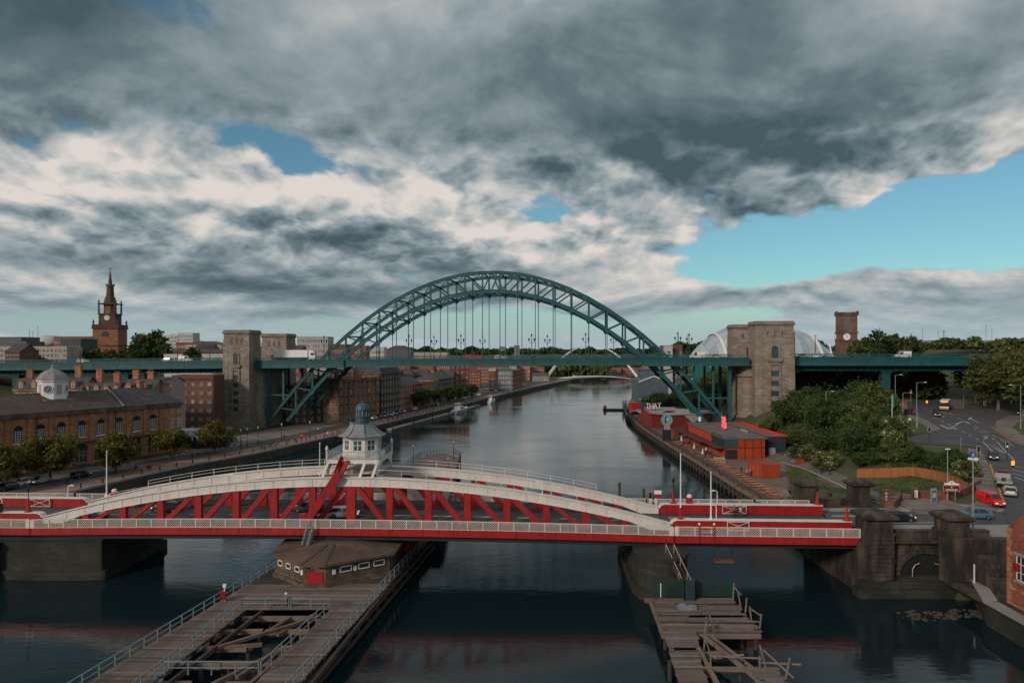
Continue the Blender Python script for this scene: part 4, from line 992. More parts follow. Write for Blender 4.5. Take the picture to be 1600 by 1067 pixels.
L = thing('lifebuoy_post', 'red lifebuoy cabinet on a white post at the jetty railing', 'lifebuoy', (-33.2,78.5,JZ))
q = MB(); q.box(-0.28,0.28,-0.15,0.15,0.2,1.15); q.obj('cabinet', red, L); q = MB(); q.bar((0.1,0.1,0),(0.1,0.1,1.9),0.1,0.1,up=(0,1,0)); q.box(-0.05,0.3,-0.05,0.2,1.6,1.95); q.obj('post', whitep, L)
L = thing('litter_bin', 'dark cylindrical bin at the far rail of the open well', 'bin', (-25.2,77.2,JZ)); q = MB(); q.lathe([(0.25,0),(0.28,0.85),(0.3,0.9),(0.1,1.0)],0,0,10); q.obj('body', iron, L); q = MB(); q.sphere((-0.35,0,1.35),0.16,8,5); q.obj('lamp', whitep, L)
for i, (x, y) in enumerate(((-15.0,97.5),(-14.2,98.6))):
 L = thing('mooring_buoy', ('red drum buoy beside the pier house wall', 'second red drum buoy behind the first beside the pier house')[i], 'buoy', (x,y,JZ)); q = MB(); q.lathe([(0.3,0.02),(0.75,0.2),(0.8,0.9),(0.75,1.3),(0.4,1.5),(0.15,1.6)],0,0,14); q.obj('float', red, L); q = MB(); q.cyl((0,0,1.5),(0,0,1.9),0.06,0.06,6); q.obj('eye', iron, L)
# ---- downstream jetty beyond the span
jd = thing('timber_jetty', 'long timber guide jetty with pale decking beyond the swing span', 'jetty', (-20,110,0))
def dl(y): return -31.5+(y-106)*0.095
def dr(y): return -11.0-(y-106)*0.035
yy = 104.5; r = random.Random(9)
while yy < 190:
 a, c = dl(yy), dr(yy)
 if yy > 182: k = (yy-182)/8; a, c = a+(c-a)*0.5*k, c-(c-a)*0.5*k
 if 150 < yy or True: plank(jd, a+20, c+20, yy-110, 0.86, JZ+0.2, 0, r)
 yy += 0.9
q = MB()
for y0 in range(108, 190, 5):
 for x in (dl(y0)+0.4, dr(y0)-0.4, (dl(y0)+dr(y0))/2): q.cyl((x+20,y0-110,-3),(x+20,y0-110,JZ+0.1),0.24,0.22,7)
pj = q.obj('pile', timber_d, jd); stuff(pj)
for lb, ln in (('dark fence along the right edge of the far guide jetty', [(dr(108),108,JZ+0.2),(dr(182),182,JZ+0.2),(-16.3,189.5,JZ+0.2)]), ('dark fence along the left edge of the far guide jetty', [(dl(108),108,JZ+0.2),(dl(182),182,JZ+0.2),(-16.7,189.5,JZ+0.2)])):
 railing(lb, ln, 1.5, 1.0, iron, (0.3,0.9), 0.035, 'fences on the far guide jetty', 'fence')
for i, (x, y) in enumerate(((-15.2,178),(-14.0,150),(-24.6,170))):
 L = thing('jetty_lamp', ('dark lamp post near the tip of the far jetty','tall dark lamp post on the right edge of the far jetty','slim lamp post on the left edge of the far jetty')[i], 'lamp', (x,y,JZ+0.2), 0, 'lamp posts on the far jetty')
 q = MB(); q.cyl((0,0,0),(0,0,4.6),0.11,0.07,6); q.obj('post', iron, L); q = MB(); q.lathe([(0.1,4.5),(0.25,4.7),(0.2,4.95),(0.05,5.05)],0,0,8); q.obj('lamp_head', lampgrey, L)
for i, (px, py, hgt) in enumerate(((968,770,3.6),(1006,780,2.6),(1016,783,1.5))):
 X, Y = G(px, 800, 0); Y = 118+i*2; X = PXX(px, Y)
 L = tag(MB().cyl((0,0,-3),(0,0,hgt+1.6+ (3.0 if i == 0 else 2.4)),0.26,0.22,8).obj('mooring_pile', timber_d, None, (X, Y, 0)), ('tall dark mooring pile rising behind the right half of the swing span','dark timber dolphin pile left of the red and white notice','short dark pile beside the notice')[i], 'pile', 'dark piles beyond the swing span')
# ---- right-hand jetty, derelict
jr = thing('derelict_jetty', 'derelict timber jetty with missing planks and leaning rails below the right pier', 'jetty', (20,70,0)); RZ = 2.0
r = random.Random(3); y = 70.6
holes = (72.8, 74.6, 78.2)
while y < 80.2:
 gap = any(abs(y-h) < 0.22 for h in holes)
 xl = 15.6+(y-70.6)*0.09; xr = 25.6-(y-70.6)*-0.03
 if gap: plank(jr, xl-20, xl-20+r.uniform(2,4), y-70, 0.36, RZ-0.1, 0.02, r)
 else:
  cut = xl+r.uniform(4,7); plank(jr, xl-20, cut-20, y-70, 0.38, RZ, r.uniform(-.015,.015), r); plank(jr, cut-20+0.03, xr-20+r.uniform(-.5,.3), y-70, 0.38, RZ, r.uniform(-.015,.015), r)
 y += 0.42
y = 50.0
while y < 70.4:
 xl = 13.6+(y-50)*0.098; xr = xl+2.6+max(0, y-63)*0.12
 if abs(y-66.5) > 0.3 and abs(y-58.6) > 0.25: plank(jr, xl-20, xr-20+r.uniform(-.1,.15), y-70, 0.33, RZ, r.uniform(-.02,.02), r)
 y += 0.37
y = 55.0
while y < 61.5:
 plank(jr, 21.6-20+r.uniform(-.3,.3), 24.0-20+r.uniform(-.4,.4), y-70, 0.33, RZ, r.uniform(-.03,.03), r); y += 0.38
for a, c, w_ in (((18.4,70,1.75),(17.6,50,1.75),0.35),((19.6,70.2,1.7),(22.2,59.5,1.7),0.3),((20.4,70.2,1.6),(22.9,60.5,1.6),0.3),((17.2,62.6,1.8),(24.4,62.4,1.8),0.32),((18.0,66.4,1.3),(20.4,66.6,1.3),0.5),((16.8,57.8,1.7),(22.0,57.6,1.7),0.35),((15.4,70.3,1.6),(25.6,70.3,1.6),0.4),((15.6,80.2,1.6),(25.8,80.2,1.6),0.4),((14.0,50,1.6),(16.0,70.4,1.6),0.35),((16.2,80,1.6),(15.6,70.4,1.6),0.35)):
 q = MB(); q.bar((a[0]-20,a[1]-70,a[2]),(c[0]-20,c[1]-70,c[2]),w_,w_*1.1); q.obj('beam', timber, jr)
for x, y in ((15.9,70.8),(16.3,75),(16.7,79.6),(20.5,70.6),(25.3,70.8),(25.6,75),(25.7,79.6),(14.8,64),(14.4,58),(14,53),(17.6,64),(17.2,57),(22,60),(24,60.5),(21.4,64)): pile(jr, x-20, y-70, -3, RZ-0.15+r.uniform(-.05,.25), 0.22)
for (x, y, hgt, lx, ly) in ((25.7,79.4,1.9,0.1,0),(26.0,77.6,1.6,-.3,.2),(25.9,75.8,1.5,.2,.1),(25.8,73.6,1.4,-.2,0),(25.9,71.4,1.5,.1,-.2),(21.0,70.8,1.5,-.5,.1),(19.9,70.4,1.5,.2,.1),(18.6,66.2,1.4,.1,0),(18.2,62.6,1.3,0,0),(23.2,62.3,2.0,-.5,.3),(24.2,60.4,1.9,.3,-.2),(22.6,62.3,1.1,0,0)):
 q = MB(); q.bar((x-20,y-70,RZ-0.1),(x-20+lx,y-70+ly,RZ+hgt),0.13,0.13,up=(0,1,0)); q.obj('rail_post', plank_ms[3], jr)
for a, c in (((20.0,70.4,3.3),(18.7,66.2,3.2)),((18.7,66.2,3.2),(18.2,62.6,3.1)),((18.2,62.6,3.0),(22.8,62.3,2.9)),((25.8,73.6,3.1),(26,71.2,3.3)),((20.9,70.8,3.2),(25.8,71.2,2.7)),((25.7,79.4,3.6),(26.0,77.4,3.3)),((23.0,62.5,3.6),(24.6,59.6,2.4)),((18.9,64,2.2),(21.2,62.4,3.2)),((22.6,62.6,2.4),(25.4,60.0,3.4))):
 q = MB(); q.bar((a[0]-20,a[1]-70,a[2]),(c[0]-20,c[1]-70,c[2]),0.08,0.14); q.obj('rail', plank_ms[3], jr)
q = MB(); q.box(-1.4,0.6,6.0,7.0,2.05,2.35); q.box(-1.2,-0.6,6.2,6.7,2.35,2.6); q.obj('scrap_pile', lead, jr)
fence_gm = mat('dark_green_paint', (0.016,0.045,0.04), 0.6, 0.2, 1)
pf = thing('palisade_fence', 'dark green palisade fence with gate between right pier and derelict jetty', 'fence', (16.4,80.4,RZ))
q = MB(); q.box(0,0.06,0,0.06,0,1); pale_q = MB(); pale_q.add([(-.05,-.02,0),(.05,-.02,0),(.05,.02,0),(-.05,.02,0),(-.05,-.02,1.9),(.05,-.02,1.9),(.05,.02,1.9),(-.05,.02,1.9),(0,-.02,2.1),(0,.02,2.1)], [(0,3,2,1),(0,1,5,4),(1,2,6,5),(2,3,7,6),(3,0,4,7),(4,5,8),(6,7,9),(5,6,9,8),(7,4,8,9)]); pale_me = pale_q.mesh('pale', fence_gm)
for k in range(62):
 x = k*0.155
 if 3.6 < x < 4.9: continue
 link('pale', pale_me, pf, (x, 0, 0))
q = MB()
for z in (0.4, 1.6): q.bar((0,0.06,z),(3.6,0.06,z),0.06,0.08); q.bar((4.9,0.06,z),(9.6,0.06,z),0.06,0.08)
q.obj('rail', fence_gm, pf)
q = MB(); q.box(3.6,4.95,-1.2,-1.1,0,2.3); q.box(3.6,3.7,-1.2,0,0,2.3); q.box(4.85,4.95,-1.2,0,0,2.3); q.obj('gate_cage', fence_gm, pf)
q = MB(); q.cyl((1.1,-0.1,0),(1.1,-0.1,1.6),0.06,0.06,6); q.obj('marker_post', whitep, pf)
st = thing('pier_stair', 'steep stair with white handrails down the nose of the right pier', 'stair', (19.4,83.6,0))
stair(st, (1.7,-2.6,RZ+0.1), (0.2,1.2,5.9), 0.9, timber_d, 'flight', rail=False)
q = MB()
for sg in (-1,1):
 q.bar((1.7+sg*0.5,-2.6,RZ+1.0),(0.2+sg*0.5,1.2,6.9),0.07,0.07)
 for k in range(4): f_ = k/3; q.bar((1.7-1.5*f_+sg*0.5,-2.6+3.8*f_,RZ+0.1+3.8*f_),(1.7-1.5*f_+sg*0.5,-2.6+3.8*f_,RZ+1.0+3.95*f_),0.06,0.06,up=(0,1,0))
q.obj('handrail', mat('tan_paint', (0.42,0.32,0.25),0.7,0.1,1), st)
L = thing('hanging_platform', 'small rusty access platform hung under the right side span', 'platform', SW(49.5, 0.5, 3.6), SWR)
q = MB(); q.box(-1.2,1.2,-0.6,0.6,0,0.15); q.obj('floor', mat('rust', (0.20,0.075,0.035),0.9,0.3,2), L); q = MB()
for x in (-1.1,1.1):
 for y in (-.5,.5): q.bar((x,y,0.1),(x,y,2.6),0.06,0.06,up=(0,1,0))
q.obj('hanger', iron, L)
lp = thing('navigation_lights', 'pair of white-globed red light brackets on the lattice parapet', 'lamp', SW(46.2,-0.25,DK), SWR)
q = MB()
for x in (0,1.9): q.bar((x,0,-0.8),(x,0,1.5),0.07,0.07,up=(0,1,0))
for z in (0.3,1.0): q.bar((0,0,z),(1.9,0,z),0.06,0.06)
q.obj('frame', red, lp); q = MB()
for x in (0,1.9): q.sphere((x,0,1.6),0.16,8,5)
q.obj('globe', whitep, lp)
# ---- right abutment
ab = thing('stone_abutment', 'blackened stone abutment with low arch where the bridge meets the right bank', 'abutment', (45,86.6,0))
def bl(q, x0, x1, y0, y1, z0, z1): q.box(x0-45,x1-45,y0-86.6,y1-86.6,z0,z1)
q = MB(); bl(q, 44.2,60.5,87.0,103.5,-3,6.6); q.obj('core', dark_st, ab)
q = MB(); bl(q, 48.6,60.5,86.5,87.2,6.9,8.0); bl(q, 48.6,60.5,86.4,87.3,8.0,8.18); q.obj('parapet', dark_st, ab)
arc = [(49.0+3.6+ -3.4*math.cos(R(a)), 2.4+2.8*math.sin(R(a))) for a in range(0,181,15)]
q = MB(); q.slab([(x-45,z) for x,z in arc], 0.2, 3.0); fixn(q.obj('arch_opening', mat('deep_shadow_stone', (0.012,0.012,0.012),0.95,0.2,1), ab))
vous = []
for a in range(0,180,12):
 q = MB(); p = []
 for rr_, aa in ((3.45,a+0.6),(3.45,a+11.4),(4.05,a+11.4),(4.05,a+0.6)): p.append((7.6-rr_*math.cos(R(aa)), 2.4+rr_*0.82*math.sin(R(aa))))
 q.slab(p, -0.1, 0.42); fixn(q.obj('voussoir', dark_st, ab))
inarch = lambda x, z: ((x-7.6)/4.1)**2 + ((z-2.4)/3.35)**2 < 1 and True
stone_courses(ab, 4.0, 9.8+0.8, 0.4, 2.3, 6.9, w=1.15, h=0.5, seed=2, skip=lambda x, z: inarch(x, z) or (4.0 < x < 11.2 and z < 2.4))
stone_courses(ab, 12.7, 15.5, 0.4, 1.0, 6.9, w=1.2, h=0.5, seed=4)
q = MB(); bl(q, 43.4,61,85.2,87.1,-3,1.1); bl(q, 43.8,61,85.55,87.1,1.1,1.9); bl(q, 49.2,56.0,86.2,87.1,1.9,2.4); q.obj('plinth', pier_st, ab)
q = MB(); bl(q, 48.4,60.5,86.25,87.1,6.55,6.9); q.obj('string_course', dark_st, ab)
for x in (50.6, 54.3):
 q = MB(); sg = 1 if x < 52 else -1; q.tube([(x-45,-0.3,1.9),(x-45,-0.4,3.4),(x-45+sg*0.3,-0.4,3.9),(x-45+sg*0.9,-0.35,4.1)],0.07,6); q.obj('goose_neck_pipe', lampgrey, ab)
q = MB(); q.bar((56.0-45,-0.4,2.2),(56.0-45,-0.4,5.0),0.14,0.14,up=(0,1,0)); q.obj('marker_board', mat('tan_paint',(0.42,0.32,0.25)), ab)
q = MB(); q.box(10.6,11.2,-0.8,-0.3,-2,2.0); q.obj('fender', timber_d, ab)
def pillar(label, x0, x1, y0, y1, zb, zt, blocks=True, seed=1):
 T = thing('gate_pillar', label, 'pillar', ((x0+x1)/2,(y0+y1)/2,zb), 0, 'capped stone pillars at the bridge end')
 hx, hy, hh = (x1-x0)/2, (y1-y0)/2, zt-zb
 q = MB(); q.box(-hx,hx,-hy,hy,0,hh-1.0); q.obj('shaft', dark_st, T)
 q = MB(); q.taper(-hx-0.2,hx+0.2,-hy-0.2,hy+0.2,hh-1.0,hh-0.75,1.2); q.box(-hx-0.45,hx+0.45,-hy-0.45,hy+0.45,hh-0.75,hh-0.4); q.taper(-hx-0.4,hx+0.4,-hy-0.4,hy+0.4,hh-0.4,hh,0.55); q.obj('cap', dark_st, T)
 zsplit = max(0.0, 7.9-zb)
 if zsplit > 1:
  q = MB(); q.box(-hx-0.18,hx+0.18,-hy-0.18,hy+0.18,zsplit-0.25,zsplit+0.1); q.obj('band', dark_st, T)
  stone_courses(T, -hx-0.1, hx+0.1, -hy, 2.0-zb if zb < 0 else 0, zsplit-0.25, w=1.5, h=0.52, seed=seed); stone_courses(T, -hy, hy, -hx, 2.0-zb if zb < 0 else 0, zsplit-0.25, w=1.5, h=0.52, seed=seed+9, axis='y')
 q = MB(); q.box(-hx*0.55,hx*0.55,-hy-0.05,-hy+0.1,max(zsplit,0)+0.5,hh-1.4); q.obj('recessed_panel', dark_st, T)
 for sx in (-1, 1): q = MB(); q.box(sx*hx*0.75-0.36*hx*0.6,sx*hx*0.75+0.36*hx*0.6,-hy-0.1,-hy+0.1,zsplit+0.12,hh-1.0); q.obj('pilaster', dark_st, T)
 return T
pillar('blackened stone gate pillar at the end of the near red parapet', 44.9, 48.0, 85.9, 89.3, -3, 10.5, seed=3)
pillar('blackened stone gate pillar right of the black car, beyond the low arch', 55.0, 57.6, 85.9, 89.0, -3, 10.4, seed=5)
pillar('far stone gate pillar beside the green lawn, left of the two', 44.2, 46.8, 104.6, 107.2, 6.4, 11.0)
pillar('far stone gate pillar in front of the path, right of the two', 52.6, 55.0, 104.8, 107.4, 6.4, 11.0)
q = MB(); q.box(0,5.8,-0.3,0.3,-0.6,0.85); q.box(-0.0,5.8,-0.4,0.4,0.85,1.05); T = tag(q.obj('low_wall', dark_st, None, (46.8,105.9,7.0)), 'low dark stone wall between the two far gate pillars', 'wall')
ww = thing('river_wall', 'dark stone river wall stepping towards the viewer at bottom right', 'wall', (57,80,0))
wl = [(53,40),(53,60),(53.5,77),(57.5,85.4)]
q = MB()
for a, c in zip(wl[:-1], wl[1:]):
 for dx_, z0, z1 in ((0,-3,2.5),): q.add([(a[0]-57,a[1]-80,z0),(c[0]-57,c[1]-80,z0),(c[0]-57+1.2,c[1]-80,z0),(a[0]-57+1.2,a[1]-80,z0),(a[0]-57,a[1]-80,z1),(c[0]-57,c[1]-80,z1),(c[0]-57+1.2,c[1]-80,z1),(a[0]-57+1.2,a[1]-80,z1)], [(0,3,2,1),(4,5,6,7),(0,1,5,4),(1,2,6,5),(2,3,7,6),(3,0,4,7)])
fixn(q.obj('masonry', pier_st, ww))
q = MB()
for a, c in zip(wl[:-1], wl[1:]): q.bar((a[0]-57+0.5,a[1]-80,2.6),(c[0]-57+0.5,c[1]-80,2.6),1.5,0.22)
q.obj('coping', concrete, ww)
struct(MB().box(53.9,66,56,85.2,2.0,2.45).obj('river_walk', dark_st))
q = MB(); q.box(-3.5,12,4.4,5.6,2.3,7.6); q.obj('return_wall', dark_st, ww)
q = MB()
for k in range(9): q.box(-0.2+k*0.0,2.2,3.8-k*0.42-0.42,3.8-k*0.42,2.4,5.9-k*0.4)
q.obj('steps', dark_st, ww)
q = MB(); q.bar((-0.8,3.0,2.5),(-0.8,3.0,5.0),0.12,0.12,up=(0,1,0)); q.obj('white_post', whitep, ww)
q = MB()
rr2 = random.Random(4); mudm = mat('mud_and_stones', (0.055,0.042,0.032), 0.9, 0.4, 1.5, bump=0.6)
for (cx, cy, a_, b_) in ((48.6,79.8,3.6,1.5),(54.0,80.4,3.0,1.3)):
 for k in range(60):
  t_ = rr2.uniform(0,6.28); u_ = rr2.random()**0.5; q.sphere((cx+a_*u_*math.cos(t_),cy+b_*u_*math.sin(t_),-0.05+0.15*(1-u_)), rr2.uniform(0.12,0.4),6,4,0,0.6)
stuff(q.obj('mud_and_stones', mudm));
# ---- brick riverside house at the right edge
bh = thing('brick_house', 'red brick house with stone quoins and white sash window at the right edge', 'building', (56.2,70,0))
def hole_wall(q, L, Hh, holes, mi=0, z0=0.0, rev=0.18):
 "wall in the plane y=0 from x 0..L, z z0..Hh, with rectangular openings (x0,x1,za,zb) and reveals going +y"
 xs = sorted({0.0, L, *[h[0] for h in holes], *[h[1] for h in holes]}); zs = sorted({z0, Hh, *[h[2] for h in holes], *[h[3] for h in holes]})
 for a, c in zip(xs[:-1], xs[1:]):
  run = None
  for za, zb in zip(zs[:-1], zs[1:]):
   mx, mz = (a+c)/2, (za+zb)/2
   solid = not any(h[0] < mx < h[1] and h[2] < mz < h[3] for h in holes)
   if solid: run = (run[0], zb) if run else (za, zb)
   if (not solid or zb == zs[-1]) and run:
    q.quad((a,0,run[0]),(c,0,run[0]),(c,0,run[1]),(a,0,run[1]), mi); run = None
 for x0, x1, za, zb in holes:
  q.quad((x0,0,za),(x1,0,za),(x1,rev,za),(x0,rev,za),mi); q.quad((x0,rev,zb),(x1,rev,zb),(x1,0,zb),(x0,0,zb),mi)
  q.quad((x0,0,za),(x0,rev,za),(x0,rev,zb),(x0,0,zb),mi); q.quad((x1,0,za),(x1,0,zb),(x1,rev,zb),(x1,rev,za),mi)
 return q
q = MB(); hl = [(1.2,2.5,5.4,8.2),(5.2,6.5,5.4,8.2),(9.2,10.5,5.4,8.2)]
hole_wall(q, 17.4, 11.0, hl, 0, 2.3); q.add([(0,0,11.0),(6.5,0,11.0),(3.2,0,13.6)], [(0,1,2)], 0)
q.quad((0,0,2.3),(0,8,2.3),(0,8,11.0),(0,0,11.0)); wv = q.obj('wall', brickm, bh, (0,7.4,0)); wv.rotation_euler = (0,0,-R(90)); fixn(wv)
q = MB(); q.add([(0,0,11),(3.2,0,13.6),(3.2,10,13.6),(0,10,11),(6.5,0,11),(6.5,10,11)], [(0,1,2,3),(1,4,5,2)]); q.box(6.5,17.4,0.0,10,11,11.3); rf = q.obj('roof', slate, bh, (0,7.4,0)); rf.rotation_euler = (0,0,-R(90))
def sash(parent, x, y, z, w_, h_, rz, fm=whitep, cols=2, rows=2, name='window', gm=glass, fw=0.09):
 q = MB();
 for x0,x1,z0,z1 in [(0,w_,0,fw),(0,w_,h_-fw,h_),(0,fw,0,h_),(w_-fw,w_,0,h_)]+[(w_*k/cols-fw*.3,w_*k/cols+fw*.3,0,h_) for k in range(1,cols)]+[(0,w_,h_*k/rows-fw*.3,h_*k/rows+fw*.3) for k in range(1,rows)]: q.box(x0,x1,-0.03,0.03,z0,z1)
 o = q.obj(name, fm, parent, (x,y,z)); o.rotation_euler = (0,0,rz); q = MB(); q.quad((0,0.035,0),(w_,0.035,0),(w_,0.035,h_),(0,0.035,h_)); q.obj('pane', gm, o); return o
for x0,x1,z0,z1 in hl:
 sash(bh, 0.12, 7.4-x0, z0, x1-x0, z1-z0, -R(90), rows=3)
 q = MB(); q.box(-0.12,0.25,7.4-x1-0.15,7.4-x0+0.15,z0-0.2,z0-0.002); q.box(-0.1,0.25,7.4-x1-0.2,7.4-x0+0.2,z1+0.002,z1+0.35); q.obj('sill_and_lintel', concrete, bh)
for k in range(14):
 q = MB(); w_ = 0.7 if k % 2 else 0.45; q.box(-0.06,0.4,7.4-w_,7.46,2.3+k*0.62,2.3+k*0.62+0.58); q.obj('quoin', sand, bh)
q = MB(); q.box(-0.08,0.3,-10,7.4,4.2,4.45); q.box(-0.08,0.3,-10,7.3,2.2,2.6); q.obj('string_course', sand, bh)
q = MB(); q.box(-0.35,0,5.6,6.2,6.6,7.3); q.obj('red_lamp', red, bh)
# ------------------------------------------------------------------ buildings
_wc = {}
glass_g = mat('reflection_grey_glass', (0.07,0.085,0.095), 0.12, 0.3, 0.5, spec=0.7); glass_l = mat('window_blind', (0.30,0.27,0.23), 0.6, 0.15, 1)  # grey panes have pale reflections put into the glass colour
def win_mesh(style, fm, gm):
 k = (style, fm.name, gm.name)
 if k in _wc: return _wc[k]
 q = MB(); fw = 0.10
 bars = [(0,1,0,fw*.6),(0,1,1-fw*.6,1),(0,fw,0,1),(1-fw,1,0,1)]
 if style == 'sash': bars += [(0.46,0.54,0,1),(0,1,0.48,0.53)]
 if style == 'cross': bars += [(0.46,0.54,0,1)]
 for x0,x1,z0,z1 in bars: q.box(x0,x1,-0.05,0.05,z0,z1,0)
 q.quad((0,0.03,0),(1,0.03,0),(1,0.03,1),(0,0.03,1),1)
 _wc[k] = q.mesh('window', [fm, gm]); return _wc[k]
def put_win(root, x, y, z, w_, h_, rz=0.0, style='sash', fm=None, gm=None):
 if gm is None: gm = rnd.choices((glass, glass_g, glass_l), (6,3,1))[0]
 return link('window', win_mesh(style, fm or whitep, gm), root, (x,y,z), rz, (w_,1,h_))
def building(name, label, A, B, D, zb, zt, wall, rows, roof='flat', roofm=None, side=None, rh=3.0, style='sash', fm=None, cat='building', group=None, cornice=0.35, trim=None, chim=(), dorm=0, sidewall='near', gm=None, parapet_h=0.6):
 """A, B: ends of the facade (outward normal to the right of A->B); rows: list of (z0, height, width, count); side: rows on the end wall at A"""
 A, B = Vector(A), Vector(B); d = B-A; L = d.length; rz = math.atan2(d.y, d.x)
 T = thing(name, label, cat, (A.x, A.y, zb), rz, group); Hh = zt-zb
 holes = []
 for z0, h_, w_, n_ in rows:
  st = L/n_
  for k in range(n_): c = st*(k+0.5); holes.append((c-w_/2, c+w_/2, z0, z0+h_))
 q = MB(); hole_wall(q, L, Hh, holes, 0)
 sh = []
 for z0, h_, w_, n_ in (side or []):
  st = D/n_
  for k in range(n_): c = st*(k+0.5); sh.append((c-w_/2, c+w_/2, z0, z0+h_))
 wo_ = q.obj('wall', wall, T); fixn(wo_)
 q = MB(); hole_wall(q, D, Hh, sh, 0)
 if sidewall == 'near': e_ = q.obj('end_wall', wall, T, (0,D,0)); e_.rotation_euler = (0,0,-R(90)); fixn(e_)
 else: e_ = q.obj('end_wall', wall, T, (L,0,0)); e_.rotation_euler = (0,0,R(90)); fixn(e_)
 q = MB(); q.quad((0,D,0),(L,D,0),(L,D,Hh),(0,D,Hh)); xx = L if sidewall == 'near' else 0; q.quad((xx,0,0),(xx,D,0),(xx,D,Hh),(xx,0,Hh)); q.obj('rear_wall', wall, T)
 if rows or side:
  q = MB(); q.box(0.25,L-0.25,0.3,D-0.3,0.1,Hh-0.15); q.obj('dark_interior', mat('dark_interior', (0.012,0.013,0.014),0.9,0.2,1), T)
 for x0,x1,z0,z1 in holes: put_win(T, x0, 0.14, z0, x1-x0, z1-z0, 0, style, fm, gm)
 for x0,x1,z0,z1 in sh:
  if sidewall == 'near': put_win(T, 0.14, D-x0, z0, x1-x0, z1-z0, -R(90), style, fm, gm)
  else: put_win(T, L-0.14, x0, z0, x1-x0, z1-z0, R(90), style, fm, gm)
 tm = trim or wall
 if cornice:
  q = MB(); q.box(-cornice,L+cornice,-cornice,0.02,Hh-0.7,Hh-0.25); q.box(-cornice,-0.002,-0.0,D,Hh-0.7,Hh-0.25); q.obj('cornice', tm, T)
  zrow = sorted({z0-0.35 for z0,_,_,_ in rows if z0 > 2})
  for z in zrow[:3]:
   q = MB(); q.box(-0.1,L+0.1,-0.14,-0.003,z-0.2,z); q.obj('string_course', tm, T)
 rm = roofm or slate
 if roof == 'flat':
  q = MB(); q.box(-0.05,L+0.05,-0.05,0.35,Hh-0.25,Hh+parapet_h); q.box(-0.05,0.35,0.35,D,Hh-0.25,Hh+parapet_h); q.box(0.35,L+0.05,D-0.3,D,Hh-0.25,Hh+parapet_h); q.box(L-0.3,L+0.05,0.35,D-0.3,Hh-0.25,Hh+parapet_h); q.obj('parapet', tm, T)
  q = MB(); q.quad((0.3,0.3,Hh+0.05),(L-0.3,0.3,Hh+0.05),(L-0.3,D-0.3,Hh+0.05),(0.3,D-0.3,Hh+0.05)); q.obj('roof', rm, T)
 elif roof == 'gable':
  q = MB(); e = 0.35; m2 = D/2
  q.add([(-e,-e,Hh-0.2),(L+e,-e,Hh-0.2),(L+e,m2,Hh+rh),(-e,m2,Hh+rh),(-e,D+e,Hh-0.2),(L+e,D+e,Hh-0.2)], [(0,1,2,3),(3,2,5,4)]); ro = q.obj('roof', rm, T)
  q = MB(); q.add([(0,0,Hh-0.01),(0,D,Hh-0.01),(0,m2,Hh+rh-0.25)], [(0,1,2)]); q.add([(L,0,Hh-0.01),(L,D,Hh-0.01),(L,m2,Hh+rh-0.25)], [(0,1,2)]); q.obj('gable', wall, T)
  q = MB(); q.bar((-e,m2,Hh+rh),(L+e,m2,Hh+rh),0.3,0.18); q.obj('ridge_tile', rm, ro)
 elif roof == 'hip':
  q = MB(); e = 0.35; m2 = D/2; i = min(L*0.3, D*0.5)
  q.add([(-e,-e,Hh-0.2),(L+e,-e,Hh-0.2),(L+e,D+e,Hh-0.2),(-e,D+e,Hh-0.2),(i,m2,Hh+rh),(L-i,m2,Hh+rh)], [(0,1,5,4),(1,2,5),(2,3,4,5),(3,0,4)]); ro = q.obj('roof', rm, T)
 elif roof == 'mansard':
  q = MB(); i = 1.1
  q.add([(-0.1,-0.1,Hh-0.2),(L+0.1,-0.1,Hh-0.2),(L+0.1,D,Hh-0.2),(-0.1,D,Hh-0.2),(i*.5,i,Hh+rh),(L-i*.5,i,Hh+rh),(L-i*.5,D-i,Hh+rh),(i*.5,D-i,Hh+rh)], [(0,1,5,4),(1,2,6,5),(2,3,7,6),(3,0,4,7),(4,5,6,7)]); ro = q.obj('roof', rm, T)
 if dorm:
  st = L/dorm
  for k in range(dorm):
   c = st*(k+0.5); q = MB(); hd = rh*0.6
   q.box(c-0.75,c+0.75,0.15,2.0,Hh-0.1,Hh+hd); q.add([(c-0.95,0.05,Hh+hd),(c+0.95,0.05,Hh+hd),(c,0.05,Hh+hd+0.8),(c-0.95,2.2,Hh+hd),(c+0.95,2.2,Hh+hd),(c,2.2,Hh+hd+0.8)], [(0,1,2),(0,2,5,3),(1,4,5,2),(3,5,4)]); do = q.obj('dormer', tm, T)
   link('window', win_mesh('sash', whitep, glass), do, (c-0.5,0.1,Hh+0.25), 0, (1.0,1,hd*0.75))
 for (cx, cy, hh_) in chim:
  q = MB(); zt_ = Hh+rh*0.4; q.box(cx-0.9,cx+0.9,cy-0.5,cy+0.5,Hh-0.2,Hh+hh_); q.box(cx-1.05,cx+1.05,cy-0.65,cy+0.65,Hh+hh_,Hh+hh_+0.25); ch = q.obj('chimney', tm, T)
  q = MB()
  for k in range(3): q.cyl((cx-0.55+k*0.55,cy,Hh+hh_+0.25),(cx-0.55+k*0.55,cy,Hh+hh_+0.95),0.17,0.14,6)
  q.obj('chimney_pot', brickm, ch)
 return T
